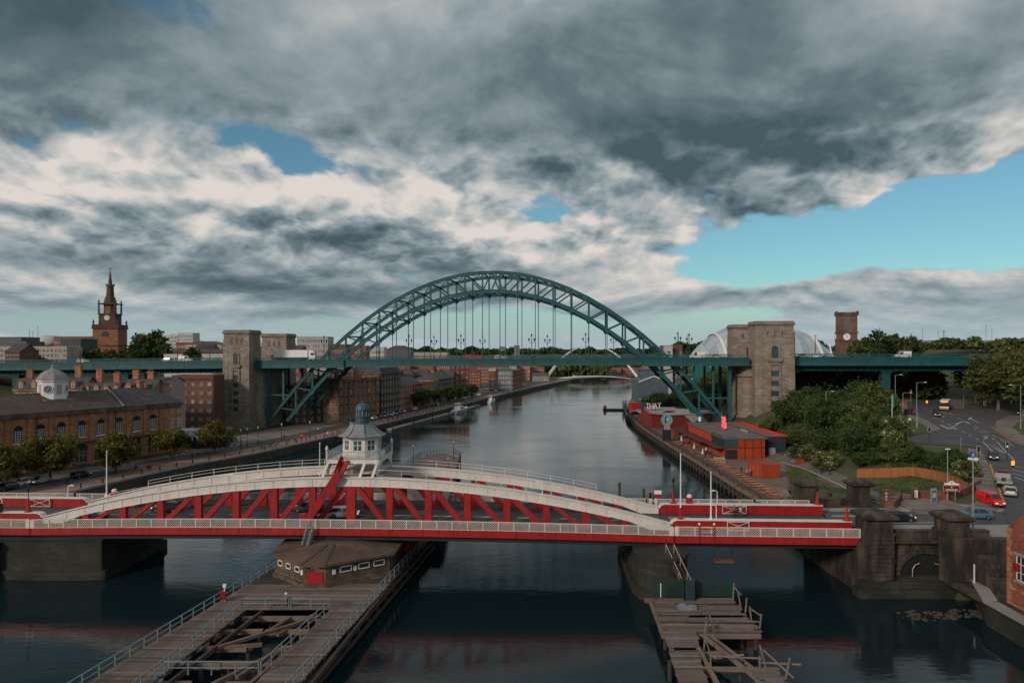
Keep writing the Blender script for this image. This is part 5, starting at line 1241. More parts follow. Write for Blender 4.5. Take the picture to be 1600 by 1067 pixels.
# ---- arcaded hall with clock cupola on the left quay
gh = thing('arcaded_hall', 'long sandstone riverside hall with arched windows and white clock cupola', 'building', (-122.2,132.6,QZ), math.atan2(34.2,19.6))
GL, GD, GH = 59.5, 14.0, 14.0
xs_ = [20+39.4*(0.0856+0.1148*k) for k in range(-5, 8)]
xs_ = [x for x in xs_ if x > 1.5 and x < 57]
holes = []
for x in xs_: holes.append((x-0.92,x+0.92,7.6,10.6)); holes.append((x-1.35,x+1.35,1.4,4.7))
q = MB(); hole_wall(q, GL, GH, holes, 0, 0, 0.3); fixn(q.obj('wall', sand, gh))
q = MB(); q.box(0.2,GL-0.2,0.5,GD-0.3,0.1,GH-0.2); q.obj('dark_interior', mat('dark_interior', (0.012,0.013,0.014),0.9,0.2,1), gh)
def arch_pts(cx, z, rx, n=10, rise=None): return [(cx-rx*math.cos(math.pi*k/n), z+(rise or rx)*math.sin(math.pi*k/n)) for k in range(n+1)]
for i, x in enumerate(xs_):
 for (w2, z0, z1, nm, cols, rows_) in ((0.92,7.6,10.6,'window',4,6),(1.35,1.4,4.7,'arcade_window',3,2)):
  q = MB(); fw = 0.06
  for c in range(cols+1): xx = x-w2+2*w2*c/cols; q.box(xx-fw/2,xx+fw/2,0.12,0.2,z0,z1)
  for r_ in range(rows_+1): zz = z0+(z1-z0)*r_/rows_; q.box(x-w2,x+w2,0.13,0.19,zz-fw/2,zz+fw/2)
  wd = q.obj(nm, whitep if nm == 'window' else mat('cream_paint', (0.5,0.44,0.38),0.6,0.1,1), gh)
  q = MB(); q.quad((x-w2,0.2,z0),(x+w2,0.2,z0),(x+w2,0.2,z1),(x-w2,0.2,z1)); q.obj('pane', glass, wd)
  q = MB(); pts = arch_pts(x, z1, w2); q.slab(pts, -0.05, 0.02); fixn(q.obj('fanlight', glass, wd))
  q = MB(); po = arch_pts(x, z1, w2+0.22)
  for a, c in zip(po[:-1], po[1:]): q.bar((a[0],-0.06,a[1]),(c[0],-0.06,c[1]),0.24,0.26,up=(0,1,0))
  q.obj('arch_surround', sand, wd)
  q = MB(); q.box(x-w2-0.12,x+w2+0.12,-0.2,0.05,z0-0.2,z0-0.003); q.obj('sill', whitep if nm == 'window' else sand, wd)
 q = MB(); xc = x+2.26; q.box(xc-0.42,xc+0.42,-0.28,-0.004,6.9,GH-0.85); q.box(xc-0.5,xc+0.5,-0.36,-0.004,6.5,6.9); q.box(xc-0.5,xc+0.5,-0.36,-0.004,GH-1.15,GH-0.85); q.obj('pilaster', sand, gh)
q = MB(); q.box(-0.2,GL+0.2,-0.4,-0.005,6.0,6.48); q.obj('string_course', sand_d, gh)
q = MB(); q.box(-0.3,GL+0.3,-0.55,0.0,GH-0.84,GH-0.4); q.box(-0.2,GL+0.2,-0.4,0.4,GH-0.4,GH+0.25); q.obj('cornice', sand_d, gh)
q = MB(); q.box(-0.1,GL,-0.12,-0.006,0,0.9); q.obj('plinth', sand_d, gh)
n_ = 9; pe = [(GL+7.0*math.sin(math.pi*k/n_), 7-7.0*math.cos(math.pi*k/n_)) for k in range(n_+1)]
q = MB(); q.prism(pe, 0, GH); fixn(q.obj('apse', sand, gh))
q = MB(); q.prism([(x+0.0 if i in (0,n_) else x+0.35, y-(0.35 if i < 4 else -0.35)) for i,(x,y) in enumerate(pe)], GH-0.84, GH+0.2); fixn(q.obj('apse_cornice', sand_d, gh))
for k in range(0, 5):
 a, c = Vector(pe[k]), Vector(pe[k+1]); d = (c-a).normalized(); o_ = Vector((d.y,-d.x)); md = (a+c)/2+o_*0.06
 for z0, h_ in ((11.2,1.2),(7.4,2.6),(1.4,3.2)):
  w_ = 1.0; put_win(gh, md.x-d.x*w_/2, md.y-d.y*w_/2, z0, w_, h_, math.atan2(d.y,d.x))
q = MB(); ridge = 4.2
q.add([(-0.5,-0.45,GH+0.2),(47,-0.45,GH+0.2),(47,7,GH+ridge),(-0.5,7,GH+ridge),(-0.5,GD+.4,GH+.2),(47,GD+.4,GH+.2)], [(0,1,2,3),(3,2,5,4)]); q.obj('roof', mat('brown_slate', (0.095,0.070,0.062),0.85,0.25,0.7,brick=(0.5,0.25,0.7),stain=0.5,stain_col=(0.12,0.09,0.08),stain_scale=0.15), gh)
q = MB(); v = [(47.25,-0.45,GH+0.2),(GL,-0.45,GH+0.2),(GL-2.5,7,GH+ridge+0.3),(47.25,7,GH+ridge+0.3),(47.25,GD+.4,GH+.2),(GL,GD+.4,GH+.2)]
q.add(v, [(0,1,2,3),(3,2,5,4)])
for k in range(n_): q.add([(pe[k][0]+0.3,pe[k][1],GH+0.2),(pe[k+1][0]+0.3,pe[k+1][1],GH+0.2),(GL-2.5,7,GH+ridge+0.3)], [(0,1,2)])
q.obj('roof', slate, gh)
q = MB(); q.bar((47.1,-0.4,GH+0.35),(47.1,7,GH+ridge+0.45),0.3,0.3); q.bar((47.1,7,GH+ridge+.45),(47.1,GD,GH+.35),0.3,0.3); q.bar((-0.4,7,GH+ridge+0.05),(47,7,GH+ridge+0.05),0.35,0.15); q.obj('ridge_and_coping', mat('pale_flashing', (0.25,0.22,0.20),0.8,0.2,1), gh)
q = MB(); q.box(55.2,56.6,6.3,7.7,GH+3.4,GH+6.0); q.box(55.0,56.8,6.1,7.9,GH+6.0,GH+6.25); q.obj('chimney', sand, gh)
for x in (8, 27, 45): q = MB(); q.bar((x,-0.35,GH-0.9),(x,-0.35,0.5),0.16,0.16,up=(0,1,0)); q.obj('downpipe', iron, gh)
CX_, CY_ = 34.0, 7.0; cz = GH+2.6
q = MB(); q.box(CX_-3.5,CX_+3.5,CY_-3.5,CY_+3.5,cz-1.8,cz+0.2); q.obj('cupola_base', lead, gh)
o8 = lambda r_: [(CX_+r_*math.cos(R(22.5+45*k)), CY_+r_*math.sin(R(22.5+45*k))) for k in range(8)]
q = MB(); q.prism(o8(3.35), cz+0.2, cz+0.6); q.prism(o8(3.1), cz+0.6, cz+4.4); q.prism(o8(3.4), cz+4.4, cz+4.75); cup = fixn(q.obj('cupola', mat('white_render', (0.70,0.66,0.66),0.7,0.06,1,stain=0.3,stain_col=(0.45,0.42,0.4)), gh))
q = MB(); q.lathe([(3.55,cz+4.75),(3.2,cz+5.3),(2.6,cz+6.1),(1.7,cz+6.8),(0.7,cz+7.3),(0.45,cz+7.6),(0.3,cz+8.1),(0.12,cz+8.5)], CX_, CY_, 8, rot=R(22.5)); q.obj('dome', mat('grey_dome', (0.24,0.22,0.22),0.75,0.2,0.8,stain=0.4,stain_col=(0.13,0.12,0.12)), cup)
clockm = mat('blue_clock_face', (0.10,0.13,0.19), 0.5, 0.15, 2)
for k in range(8):
 t_ = R(45*k); ca, sa_ = math.cos(t_), math.sin(t_); rr_ = 3.1*math.cos(R(22.5))
 c = Vector((CX_+ca*rr_, CY_+sa_*rr_, cz+2.55)); tang = Vector((-sa_, ca, 0)); nrm = Vector((ca, sa_, 0))
 if k % 2 == 1:
  q = MB(); pts = [c+nrm*0.10+tang*0.95*math.cos(R(a))+Vector((0,0,0.95*math.sin(R(a)))) for a in range(0,360,20)]; q.add(pts, [tuple(range(len(pts)))]); cf = q.obj('clock_face', clockm, cup)
  q = MB()
  for a in range(0,360,20): p0 = c+nrm*0.1+tang*1.0*math.cos(R(a))+Vector((0,0,1.0*math.sin(R(a)))); p1 = c+nrm*0.1+tang*1.0*math.cos(R(a+20))+Vector((0,0,1.0*math.sin(R(a+20)))); q.bar(p0,p1,0.12,0.12)
  for a in range(0,360,30): p0 = c+nrm*0.13+tang*0.68*math.cos(R(a))+Vector((0,0,0.68*math.sin(R(a)))); p1 = c+nrm*0.13+tang*0.86*math.cos(R(a))+Vector((0,0,0.86*math.sin(R(a)))); q.bar(p0,p1,0.07,0.04)
  q.bar(c+nrm*0.14,c+nrm*0.14+tang*0.2+Vector((0,0,0.55)),0.1,0.05); q.bar(c+nrm*0.14,c+nrm*0.14-tang*0.3+Vector((0,0,-0.62)),0.08,0.05); q.obj('clock_hand', whitep, cf)
 else:
  q = MB()
  for j in range(9): p = c+Vector((0,0,-1.0+j*0.26)); q.bar(p+nrm*0.08-tang*0.55,p+nrm*0.08+tang*0.55,0.1,0.14)
  q.obj('louvre', mat('pink_louvre', (0.45,0.33,0.31),0.7,0.1,1), cup)
# ---- buildings between hall and viaduct
def cam_block(name, label, px0, px1, pyt, Y, D, wall, rows, roof='flat', **k):
 X0, X1 = PXX(px0, Y), PXX(px1, Y); zt = PZ(pyt, Y); zb = k.pop('zb', None)
 if zb is None: zb = max(0.5, min(h1(X0, Y), h1(X1, Y))-0.5) if True else 0
 kw = dict(cat='building'); kw.update(k)
 rows2 = []
 for fz, fh, w_, n_ in rows: rows2.append((fz*(zt-zb), fh*(zt-zb), w_, n_))
 side = None
 return building(name, label, (X0, Y), (X1, Y), D, zb, zt, wall, rows2, roof, sidewall='far' if (px0+px1)/2 < 800 else 'near', **kw)
def rowsN(n, w_, cols, hfrac=0.55, top=0.97, bot=0.06):
 return [(bot+(top-bot)*k/n+ (top-bot)/n*0.2, (top-bot)/n*hfrac, w_, cols) for k in range(n)]
cam_block('stone_townhouse', 'ornate sandstone townhouse behind the clock cupola at far left', 22, 62, 607, 205, 10, sand_y, rowsN(5,1.1,4), 'mansard', rh=3.0, dorm=2, chim=((2,4,5.5),(6,5,4.5)))
cam_block('stone_townhouse', 'narrow gabled sandstone house right of the clock cupola', 100, 127, 607, 206, 10, sand_y, rowsN(5,1.0,3), 'gable', rh=3.4, chim=((1.2,5,6.6),), dorm=1)
t3 = cam_block('stone_townhouse', 'long sandstone house with white dormers behind the hall roof', 127, 188, 614, 207, 11, sand, rowsN(5,1.1,7), 'mansard', rh=3.0, dorm=4, chim=((2.6,5,7.0),(8.0,5,5.6)))
cam_block('stone_townhouse', 'sandstone house with broad pointed gable left of the pink house', 188, 235, 614, 206, 10, sand, rowsN(5,1.0,5), 'gable', rh=4.0, dorm=2, chim=((1.5,6,6.4),(6,6,6.0)))
cam_block('pink_house', 'pale pink rendered gable house beside the brown brick block', 233, 268, 598, 213, 9, mat('pink_render', (0.42,0.30,0.28),0.8,0.08,0.5,stain=0.3,stain_col=(0.3,0.2,0.18)), rowsN(5,0.8,3,0.4), 'gable', rh=1.6, cornice=0)
bb = cam_block('brick_block', 'brown brick block with square windows left of the granite tower', 268, 333, 589, 234, 9, brick_b, rowsN(6,1.2,5,0.42), 'flat', roofm=concrete)
T = thing('service_hut', 'low dark hut with grey sloping roof at the rounded end of the hall', 'hut', (-97,196,QZ), R(12)); q = MB(); q.box(0,14,0,7,0,3.4); q.obj('wall', iron, T); q = MB(); q.add([(-.4,-.5,3.4),(14.4,-.5,3.4),(14.4,7.5,5.0),(-.4,7.5,5.0),(-.4,-.5,3.6),(14.4,-.5,3.6),(14.4,7.5,5.2),(-.4,7.5,5.2)], [(4,5,6,7),(0,1,5,4),(1,2,6,5),(3,0,4,7)]); q.obj('roof', lead, T)
# ---- hilltop buildings beyond the viaduct, left
cream = mat('cream_concrete', (0.38,0.32,0.27),0.8,0.14,0.3); greyc = mat('grey_cladding', (0.10,0.105,0.115),0.7,0.12,0.3); whitec = mat('white_cladding', (0.46,0.45,0.44),0.7,0.12,0.3); redc = mat('orange_red_cladding', (0.30,0.085,0.05),0.8,0.15,0.2)
cam_block('office_block', 'long cream-banded office block with window strips at far left', -40, 104, 543, 330, 12, cream, [(0.80,0.13,1.5,22),(0.60,0.14,1.5,22),(0.40,0.13,1.5,22),(0.2,0.13,1.5,22)], 'flat', style='cross', cornice=0)
cam_block('grey_block', 'windowless dark grey box building above the office block', -30, 33, 528, 380, 15, greyc, [], 'flat', cornice=0)
cam_block('grey_block', 'low dark grey box stepping down right of the windowless block', 33, 41, 535, 380, 15, greyc, [], 'flat', cornice=0)
cam_block('civic_block', 'wide brown flat-roofed block behind the dark slate wall left of the steeple', 84, 143, 527, 420, 14, mat('brown_panel',(0.17,0.115,0.09),0.8,0.1,0.3), rowsN(4,1.6,10,0.35), 'flat', cornice=0)
cam_block('slate_block', 'dark slate-clad block between the office and the steeple', 94, 126, 531, 345, 14, mat('slate_clad',(0.055,0.062,0.07),0.7,0.2,0.3), [(0.2,0.6,0.7,6)], 'flat', cornice=0)
cam_block('brick_terrace', 'dark brick block just left of the steeple foot', 124, 152, 530, 400, 14, brick_b, rowsN(4,1.2,6,0.4), 'flat', cornice=0)
q = MB(); q.lathe([(9,0),(8.6,2.5),(7.0,5),(4.0,6.6),(0.2,7.2)],0,0,20); T = tag(q.obj('white_dome', whitec, None, (PXX(76,430),430,PZ(541,430)), smooth=True), 'pale rounded roof dome between grey and brown blocks at far left', 'roof')
ap = cam_block('apartment_tower', 'white apartment tower with dark stripes, tallest of the distant block', 278, 301, 521, 620, 14, whitec, rowsN(9,1.6,6,0.5), 'flat', cornice=0)
cam_block('apartment_tower', 'white apartment wing left of the tallest distant tower', 266, 279, 523, 620, 14, whitec, rowsN(8,1.6,4,0.5), 'flat', cornice=0)
cam_block('apartment_tower', 'lower white apartment wing at the left of the distant group', 250, 266, 525, 620, 14, whitec, rowsN(8,1.6,4,0.5), 'flat', cornice=0)
cam_block('brick_flats', 'red brick flats below the distant white towers', 275, 306, 536, 560, 14, brickm, rowsN(4,1.4,8,0.45), 'flat', cornice=0)
cam_block('cream_terrace', 'cream and red terrace left of the granite tower', 289, 346, 538, 500, 14, mat('cream_render',(0.42,0.37,0.31),0.8,0.1,0.2), rowsN(4,1.3,12,0.45), 'hip', rh=2.4, cornice=0)
cam_block('white_shed', 'long low white shed behind the viaduct left of the granite tower', 256, 350, 555, 330, 14, whitec, [(0.25,0.3,2.0,14)], 'flat', cornice=0)
cam_block('brown_roofed_shed', 'brown-roofed low block behind the white shed', 262, 350, 551, 380, 12, brick_b, [], 'gable', rh=2.0, cornice=0)
cam_block('grid_office', 'pale gridded office block behind the farther left granite tower', 464, 512, 527, 480, 16, mat('pale_grid_concrete',(0.36,0.36,0.34),0.8,0.08,0.3), rowsN(7,1.5,12,0.6), 'flat', cornice=0)
cam_block('brick_flats', 'brown brick block right of the pale gridded office', 512, 540, 539, 470, 14, brick_b, rowsN(4,1.3,6,0.4), 'flat', cornice=0)
cam_block('brick_flats', 'red brick and cream flats seen through the foot of the arch', 536, 572, 541, 560, 14, redc, rowsN(3,1.4,8,0.4), 'flat', cornice=0)
cam_block('cream_terrace', 'pale block seen through the left arch below the lower chord', 570, 600, 543, 620, 14, whitec, rowsN(3,1.4,8,0.4), 'flat', cornice=0)
cam_block('dark_roofed_hall', 'dark hipped-roof hall on the skyline seen through the left hangers', 604, 642, 545, 900, 20, greyc, [], 'hip', rh=4.5, cornice=0)
cam_block('cream_terrace', 'long pale terrace on the skyline under the arch', 645, 700, 551, 1000, 20, cream, rowsN(2,2.0,16,0.4), 'flat', cornice=0)
cam_block('skyline_tower', 'slim grey tower block on the skyline at the middle of the arch', 780, 789, 542, 1500, 14, greyc, rowsN(7,2.2,4,0.5), 'flat', cornice=0)
cam_block('skyline_tower', 'twin-stepped grey tower block on the skyline right of the slim one', 803, 812, 540, 1500, 14, greyc, rowsN(8,2.2,4,0.5), 'flat', cornice=0)
cam_block('skyline_block', 'red and white sports stand roof on the skyline under the arch', 725, 752, 550, 1400, 30, mat('red_roofing',(0.40,0.05,0.06),0.7,0.1,0.2), [], 'flat', cornice=0)
cam_block('skyline_block', 'white block with dark roof left of the red stand on the skyline', 726, 737, 545, 1450, 14, whitec, rowsN(3,2.4,4,0.5), 'flat', cornice=0)
cam_block('skyline_block', 'low white shed on the skyline left of the slim tower', 772, 792, 551, 1400, 14, whitec, [], 'flat', cornice=0)
cam_block('brick_block', 'red-brown block seen right of the arch above the deck', 1036, 1053, 541, 430, 10, brickm, rowsN(4,1.2,3,0.4), 'flat', cornice=0)
cam_block('white_framed_block', 'white-framed dark glazed block above the deck right of the arch', 1040, 1051, 542, 424, 6, whitec, [(0.80,0.12,2.4,1)], 'flat', cornice=0)
cam_block('brick_block', 'brown brick tower stub beside the white-framed block', 1054, 1066, 540, 430, 10, brick_b, rowsN(4,1.1,3,0.4), 'flat', cornice=0)
for i, (a, c, t_, Y, m, rf) in enumerate(((506,530,588,330,brick_b,'gable'),(528,552,582,345,sand_d,'hip'),(552,580,580,350,sand,'gable'),(582,604,581,360,brickm,'flat'),(600,624,586,372,sand_d,'gable'),(622,644,584,384,sand,'hip'),(642,668,586,395,brick_b,'gable'),(666,690,584,405,sand_y,'flat'),(686,708,588,412,brick_b,'gable'),(732,750,580,520,brickm,'flat'),(8,30,549,300,brick_b,'gable'),(302,330,546,420,redc,'gable'),(420,470,548,400,brickm,'gable'))):
 cam_block('hillside_building', '%s roofed block stepping up behind the quay, %s from the left of its row' % ({'gable':'pitched','hip':'hipped','flat':'flat'}[rf], onum(i+1)), a, c, t_, Y, 12, m, rowsN(5,1.2,4,0.45), rf, rh=3.2, chim=((2,6,4.6),) if i % 2 else (), group='buildings stepping up behind the quay')
# ---- steeple
SY = 380.0; sx0 = PXX(172, SY); k_ = SY/F
st_m = mat('steeple_stone', (0.30,0.135,0.07),0.9,0.2,0.3,brick=(1.0,0.45,0.75),stain=0.6,stain_col=(0.10,0.055,0.04),stain_scale=0.15); st_d = mat('dark_steeple_stone', (0.105,0.065,0.048),0.9,0.3,0.4,stain=0.7,stain_col=(0.03,0.025,0.022),stain_scale=0.2)
stp = thing('church_steeple', 'tall orange sandstone church steeple with clock stage and dark spire', 'church', (sx0,SY,0), R(9))
zz = lambda py: PZ(py, SY)
q = MB(); a_ = 18.0*k_; q.box(-a_,a_,-a_,a_,16,zz(512)); fixn(q.obj('tower', st_m, stp))
q = MB(); q.box(-a_-0.5,a_+0.5,-a_-0.5,a_+0.5,zz(514),zz(512)); q.box(-a_-0.3,a_+0.3,-a_-0.3,a_+0.3,zz(512),zz(507.5)); q.box(-a_-0.3,a_+0.3,-a_-0.3,a_+0.3,zz(541),zz(539)); q.obj('cornice', st_d, stp)
for sg in (-1,1):
 for sg2 in (-1,1):
  q = MB(); q.lathe([(0.55,zz(508)),(0.35,zz(505)),(0.6,zz(503.5)),(0.1,zz(500))], sg*(a_-0.3), sg2*(a_-0.3), 8); q.obj('urn', st_d, stp)
for rz in (0, -90):
 for i in (0,):
  e_ = bpy.data.objects; q = MB(); pts = arch_pts(0, zz(523), 5.2*k_, 8); pts = [(pts[0][0], zz(526))]+pts+[(pts[-1][0], zz(526))]; q.slab(pts, -a_-0.1, -a_+0.3); o = fixn(q.obj('lunette_window', glass, stp)); o.rotation_euler = (0,0,R(rz))
  q = MB(); q.box(-3.0*k_,3.0*k_,-a_-0.08,-a_+0.2,zz(556),zz(545)); o = q.obj('panel', st_d, stp); o.rotation_euler = (0,0,R(rz))
b_ = 12.0*k_
q = MB(); q.box(-b_,b_,-b_,b_,zz(508),zz(490)); q.box(-b_-0.4,b_+0.4,-b_-0.4,b_+0.4,zz(492),zz(490.5)); q.obj('clock_stage', st_d, stp)
for rz in (0, -90):
 q = MB(); pts = [(3.9*k_*math.cos(R(a)), zz(497)+3.9*k_*math.sin(R(a))) for a in range(0,360,20)]; q.slab(pts, -b_-0.12, -b_+0.1); o = fixn(q.obj('clock_face', whitep, stp)); o.rotation_euler = (0,0,R(rz))
 q = MB(); q.bar((0,-b_-0.2,zz(497)),(0,-b_-0.2,zz(494.2)),0.2,0.1,up=(0,1,0)); q.bar((0,-b_-0.2,zz(497)),(0.9,-b_-0.2,zz(498)),0.2,0.1,up=(0,1,0)); q.obj('clock_hand', iron, o)
q = MB(); q.lathe([(9.0*k_,zz(490)),(8.6*k_,zz(475))],0,0,8,rot=R(22.5)); q.obj('belfry', st_m, stp)
for sx in (-1,1):
 for sy in (-1,1):
  q = MB(); q.cyl((sx*11.6*k_,sy*11.6*k_,zz(490)),(sx*11.6*k_,sy*11.6*k_,zz(476)),0.5,0.45,8); q.box(sx*11.6*k_-0.7,sx*11.6*k_+0.7,sy*11.6*k_-0.7,sy*11.6*k_+0.7,zz(476),zz(474.5)); q.lathe([(0.5,zz(474.5)),(0.3,zz(472.5)),(0.5,zz(471)),(0.05,zz(469))],sx*11.6*k_,sy*11.6*k_,6); q.obj('column', st_d, stp)
q = MB(); q.box(-12.6*k_,12.6*k_,-12.6*k_,12.6*k_,zz(476),zz(474.3)); q.lathe([(9.4*k_,zz(474.3)),(7.2*k_,zz(466)),(7.4*k_,zz(465)),(5.6*k_,zz(463.5)),(4.9*k_,zz(448)),(5.8*k_,zz(447)),(5.4*k_,zz(445)),(3.0*k_,zz(444)),(0.5*k_,zz(424)),(0.2*k_,zz(419))],0,0,8,rot=R(22.5)); q.obj('spire', st_d, stp)
for k in range(4):
 t_ = R(22.5+90*k); q = MB(); q.lathe([(0.3,zz(447)),(0.25,zz(444)),(0.05,zz(442.5))],5.4*k_*math.cos(t_),5.4*k_*math.sin(t_),6); q.obj('pinnacle', st_d, stp)
q = MB(); q.bar((-0.9,0,zz(419.5)),(0.9,0,zz(419.5)),0.1,0.35); q.obj('weather_vane', iron, stp)
T = thing('distant_spire', 'small dark spire on the skyline left of the granite tower', 'spire', (PXX(309,700),700,0)); q = MB(); q.box(-2.2,2.2,-2.2,2.2,15,PZ(533,700)); q.obj('tower', st_d, T); q = MB(); q.lathe([(2.2,PZ(533,700)),(0.1,PZ(519,700))],0,0,8); q.obj('spire', st_d, T)
# ---- quayside terrace facing the river
def quay(label, A, B, zt, wall, rows, roof='flat', D=14, **k): return building('quayside_building', label, A, B, D, QZ, zt, wall, rows, roof, group='quayside buildings along the north bank', **k)
def fl(Hh, n, w_, cols, f_=0.58): return [(Hh*(k+0.22)/n, Hh/n*f_, w_, cols) for k in range(n)]
quay('dark brown corner building behind the foot of the arch', (-84,262), (-71,276), 17.0, sand_d, fl(14.5,5,1.2,6), 'flat', side=fl(14.5,5,1.2,5))
quay('grand yellow sandstone office with tall pilasters right of the arch foot', (-68,268), (-56.6,292.5), 19.2, sand_y, fl(16.7,5,1.3,9), 'flat', side=fl(16.7,5,1.3,5), cornice=0.6, chim=((6,6,3),(17,6,3)))
quay('sooty dark stone office, tall and narrow, beside the grand yellow one', (-56.3,293.2), (-51,312), 21.0, sand_d, fl(18.5,6,1.1,7), 'mansard', rh=2.4, side=fl(18.5,6,1.1,4))
quay('brown stone warehouse with slate roof beyond the sooty office', (-53.5,312.6), (-48.5,334), 14.2, sand, fl(11.7,4,1.1,8), 'gable', rh=4.0, chim=((6,6,5),))
quay('red-bayed narrow building in the quayside row', (-48.3,334.6), (-45.6,345), 14.4, brickm, fl(11.9,4,1.0,4), 'gable', rh=3.8)
quay('yellow stone building with flat parapet in the quayside row', (-45.4,345.6), (-40,367), 14.2, sand_y, fl(11.7,4,1.1,9), 'flat')
quay('dark brown building at the far end of the stone row', (-39.8,367.6), (-34,394), 15.4, sand_d, fl(12.9,4,1.1,9), 'hip', rh=3)
quay('tall red brick tower block behind the riverside trees', (-38,418), (-26.5,424), 25.5, brickm, fl(23,7,1.3,4), 'flat', side=fl(23,7,1.3,4))
quay('tall red brick tower block, second, stepping back from the river', (-44,440), (-31,447), 24.0, brickm, fl(21.5,7,1.3,4), 'flat', side=fl(21.5,7,1.3,4))
cam_block('glass_office', 'blue glass office with white corner and brick flank beside the river', 773, 800, 579, 478, 40, mat('blue_office_panel',(0.10,0.15,0.17),0.5,0.1,0.3), rowsN(4,2.0,8,0.7), 'flat', cornice=0, zb=QZ)
cam_block('white_corner_block', 'white and red end block of the glass office', 764, 774, 578, 476, 30, brickm, [(0.1,0.5,1.2,3)], 'flat', trim=whitec, zb=QZ)
quay('long brick flank of the glass office facing the river', (0.4,480), (8,540), 15.5, brickm, fl(13,4,1.6,10), 'flat', D=12)
cam_block('brick_flats', 'brick apartment block with flat roof behind the glass office', 746, 792, 572, 590, 16, brickm, rowsN(5,1.5,14,0.5), 'flat', cornice=0)
cam_block('orange_block', 'orange rendered apartment block at the bend', 806, 828, 571, 640, 16, mat('orange_render',(0.34,0.14,0.06),0.8,0.1,0.3), rowsN(4,1.5,7,0.5), 'flat', cornice=0)
cam_block('orange_block', 'brick and orange block below the deck, right of the pale one', 828, 850, 574, 660, 14, redc, rowsN(3,1.5,7,0.5), 'flat', cornice=0)
cam_block('pale_block', 'pale apartment block below the deck beside the glass office', 795, 807, 569, 630, 14, whitec, rowsN(4,1.5,4,0.5), 'flat', cornice=0)
cam_block('riverside_pavilion', 'low dark pavilion at the north end of the white footbridge', 832, 858, 584, 600, 12, greyc, [(0.2,0.5,2.0,7)], 'flat', cornice=0, zb=QZ)
for i, (a, c, t_, Y) in enumerate(((612,640,570,430),(640,660,568,440),(660,678,571,425),(690,705,570,450))):
 cam_block('hillside_block', ('orange-red clad box building under the deck, first from the arch','orange-red clad box building under the deck, second from the arch','orange-red clad box building under the deck, third from the arch','ochre dormered block under the deck near the tall brick tower')[i], a, c, t_, Y, 14, redc if i < 3 else sand_y, rowsN(3,1.4,4,0.35), 'flat', cornice=0)
for i, (a, c, t_) in enumerate(((943,970,575),(973,1004,574),(1006,1022,572),(1024,1042,573))):
 cam_block('riverside_flats', 'orange and red riverside flats across the bend, %s from the white footbridge mast' % ('first','second','third','fourth')[i], a, c, t_, 800+i*8, 14, (redc, brickm, mat('orange_render',(0.34,0.14,0.06)), redc)[i], rowsN(4,1.8,8,0.45), 'flat', cornice=0)
cam_block('riverside_flats', 'small ochre block under the deck near the white footbridge', 853, 864, 576, 780, 12, sand_y, rowsN(3,1.6,4,0.45), 'flat', cornice=0)
# ------------------------------------------------------------------ tilting footbridge, glass hall, hill church, quayside shed
fb = thing('tilting_footbridge', 'white curved footbridge with leaning arch across the far river', 'bridge', (PXX(926,690),690,0))
wh = mat('bright_white_steel', (0.62,0.64,0.65), 0.4, 0.04, 1)
HW = 47.5
pts = [(-HW+2*HW*k/30) for k in range(31)]
q = MB()
for a, c in zip(pts[:-1], pts[1:]):
 f = lambda x: 4.6*(1-(x/HW)**2)+0.6; g_ = lambda x: -14*(1-(x/HW)**2)
 q.bar((a,g_(a),f(a)),(c,g_(c),f(c)),4.0,1.0)
q.obj('deck', wh, fb)
q = MB()
for a, c in zip(pts[:-1], pts[1:]):
 f = lambda x: 35.0*(1-abs(x/HW)**2.2)+0.6; g_ = lambda x: 16*(1-(x/HW)**2)
 w_ = 0.5+1.7*abs((a+c)/2/HW); q.bar((a,g_(a),f(a)),(c,g_(c),f(c)),w_,w_)
q.obj('arch', wh, fb)
for k in range(3, 28, 2):
 x = pts[k]; q = MB(); q.bar((x,16*(1-(x/HW)**2),35*(1-abs(x/HW)**2.2)+0.6),(x*0.98,-14*(1-(x/HW)**2),4.6*(1-(x/HW)**2)+0.8),0.045,0.045); q.obj('cable', wh, fb)
for sg in (-1, 1):
 q = MB(); q.lathe([(5,-3),(5,1.6),(4.2,2.2),(2.5,3.2)], sg*HW, 0, 12); q.obj('pivot_pier', mat('pale_teal_glass',(0.16,0.28,0.30),0.3,0.1,1) if sg < 0 else concrete, fb)
gl = thing('glass_hall', 'huge curved steel and glass concert hall behind the right granite tower', 'building', (0,0,0))
steelp = [mat('steel_shell_%s' % n_, c, 0.30, 0.10, 0.2, metal=0.7, spec=0.5) for n_, c in (('pale',(0.66,0.69,0.73)),('mid',(0.50,0.55,0.60)),('warm',(0.70,0.66,0.66)))]
def hall_pt(u, v):
 "u 0..1 along, v 0..1 across the shell from the river-facing foot over the top to the back"
 xl, xr = 80.0, 168.0
 x = xl + (xr-xl)*u
 hgt = 45.5*(math.sin(math.pi*min(1, (u*0.93+0.055)))**0.62)
 hgt = 16+ (hgt-16)*1.0 if hgt > 16 else hgt
 bul = 1+0.06*math.sin(u*math.pi*3)
 th = math.pi*v
 return (x + 10*(1-v)*0, 345 - 30*math.cos(th)*math.sin(math.pi*(0.12+0.76*u))*bul - 8, 8 + (hgt-8)*math.sin(th)**0.8*bul)
NU, NV = 26, 12
for j in range(1, NV-3):
 for i in range(NU):
  u0, u1, v0, v1 = i/NU, (i+1)/NU, j/NV, (j+1)/NV
  q = MB(); P = [hall_pt(u0+0.0003,v0+0.0005), hall_pt(u1-0.0003,v0+0.0005), hall_pt(u1-0.0003,v1-0.0005), hall_pt(u0+0.0003,v1-0.0005)]
  if max(p[2] for p in P) < 27: continue
  q.quad(*P); q.obj('shell_panel', steelp[(i*7+j*3) % 3 if (i+j) % 4 else 0], gl)
q = MB()
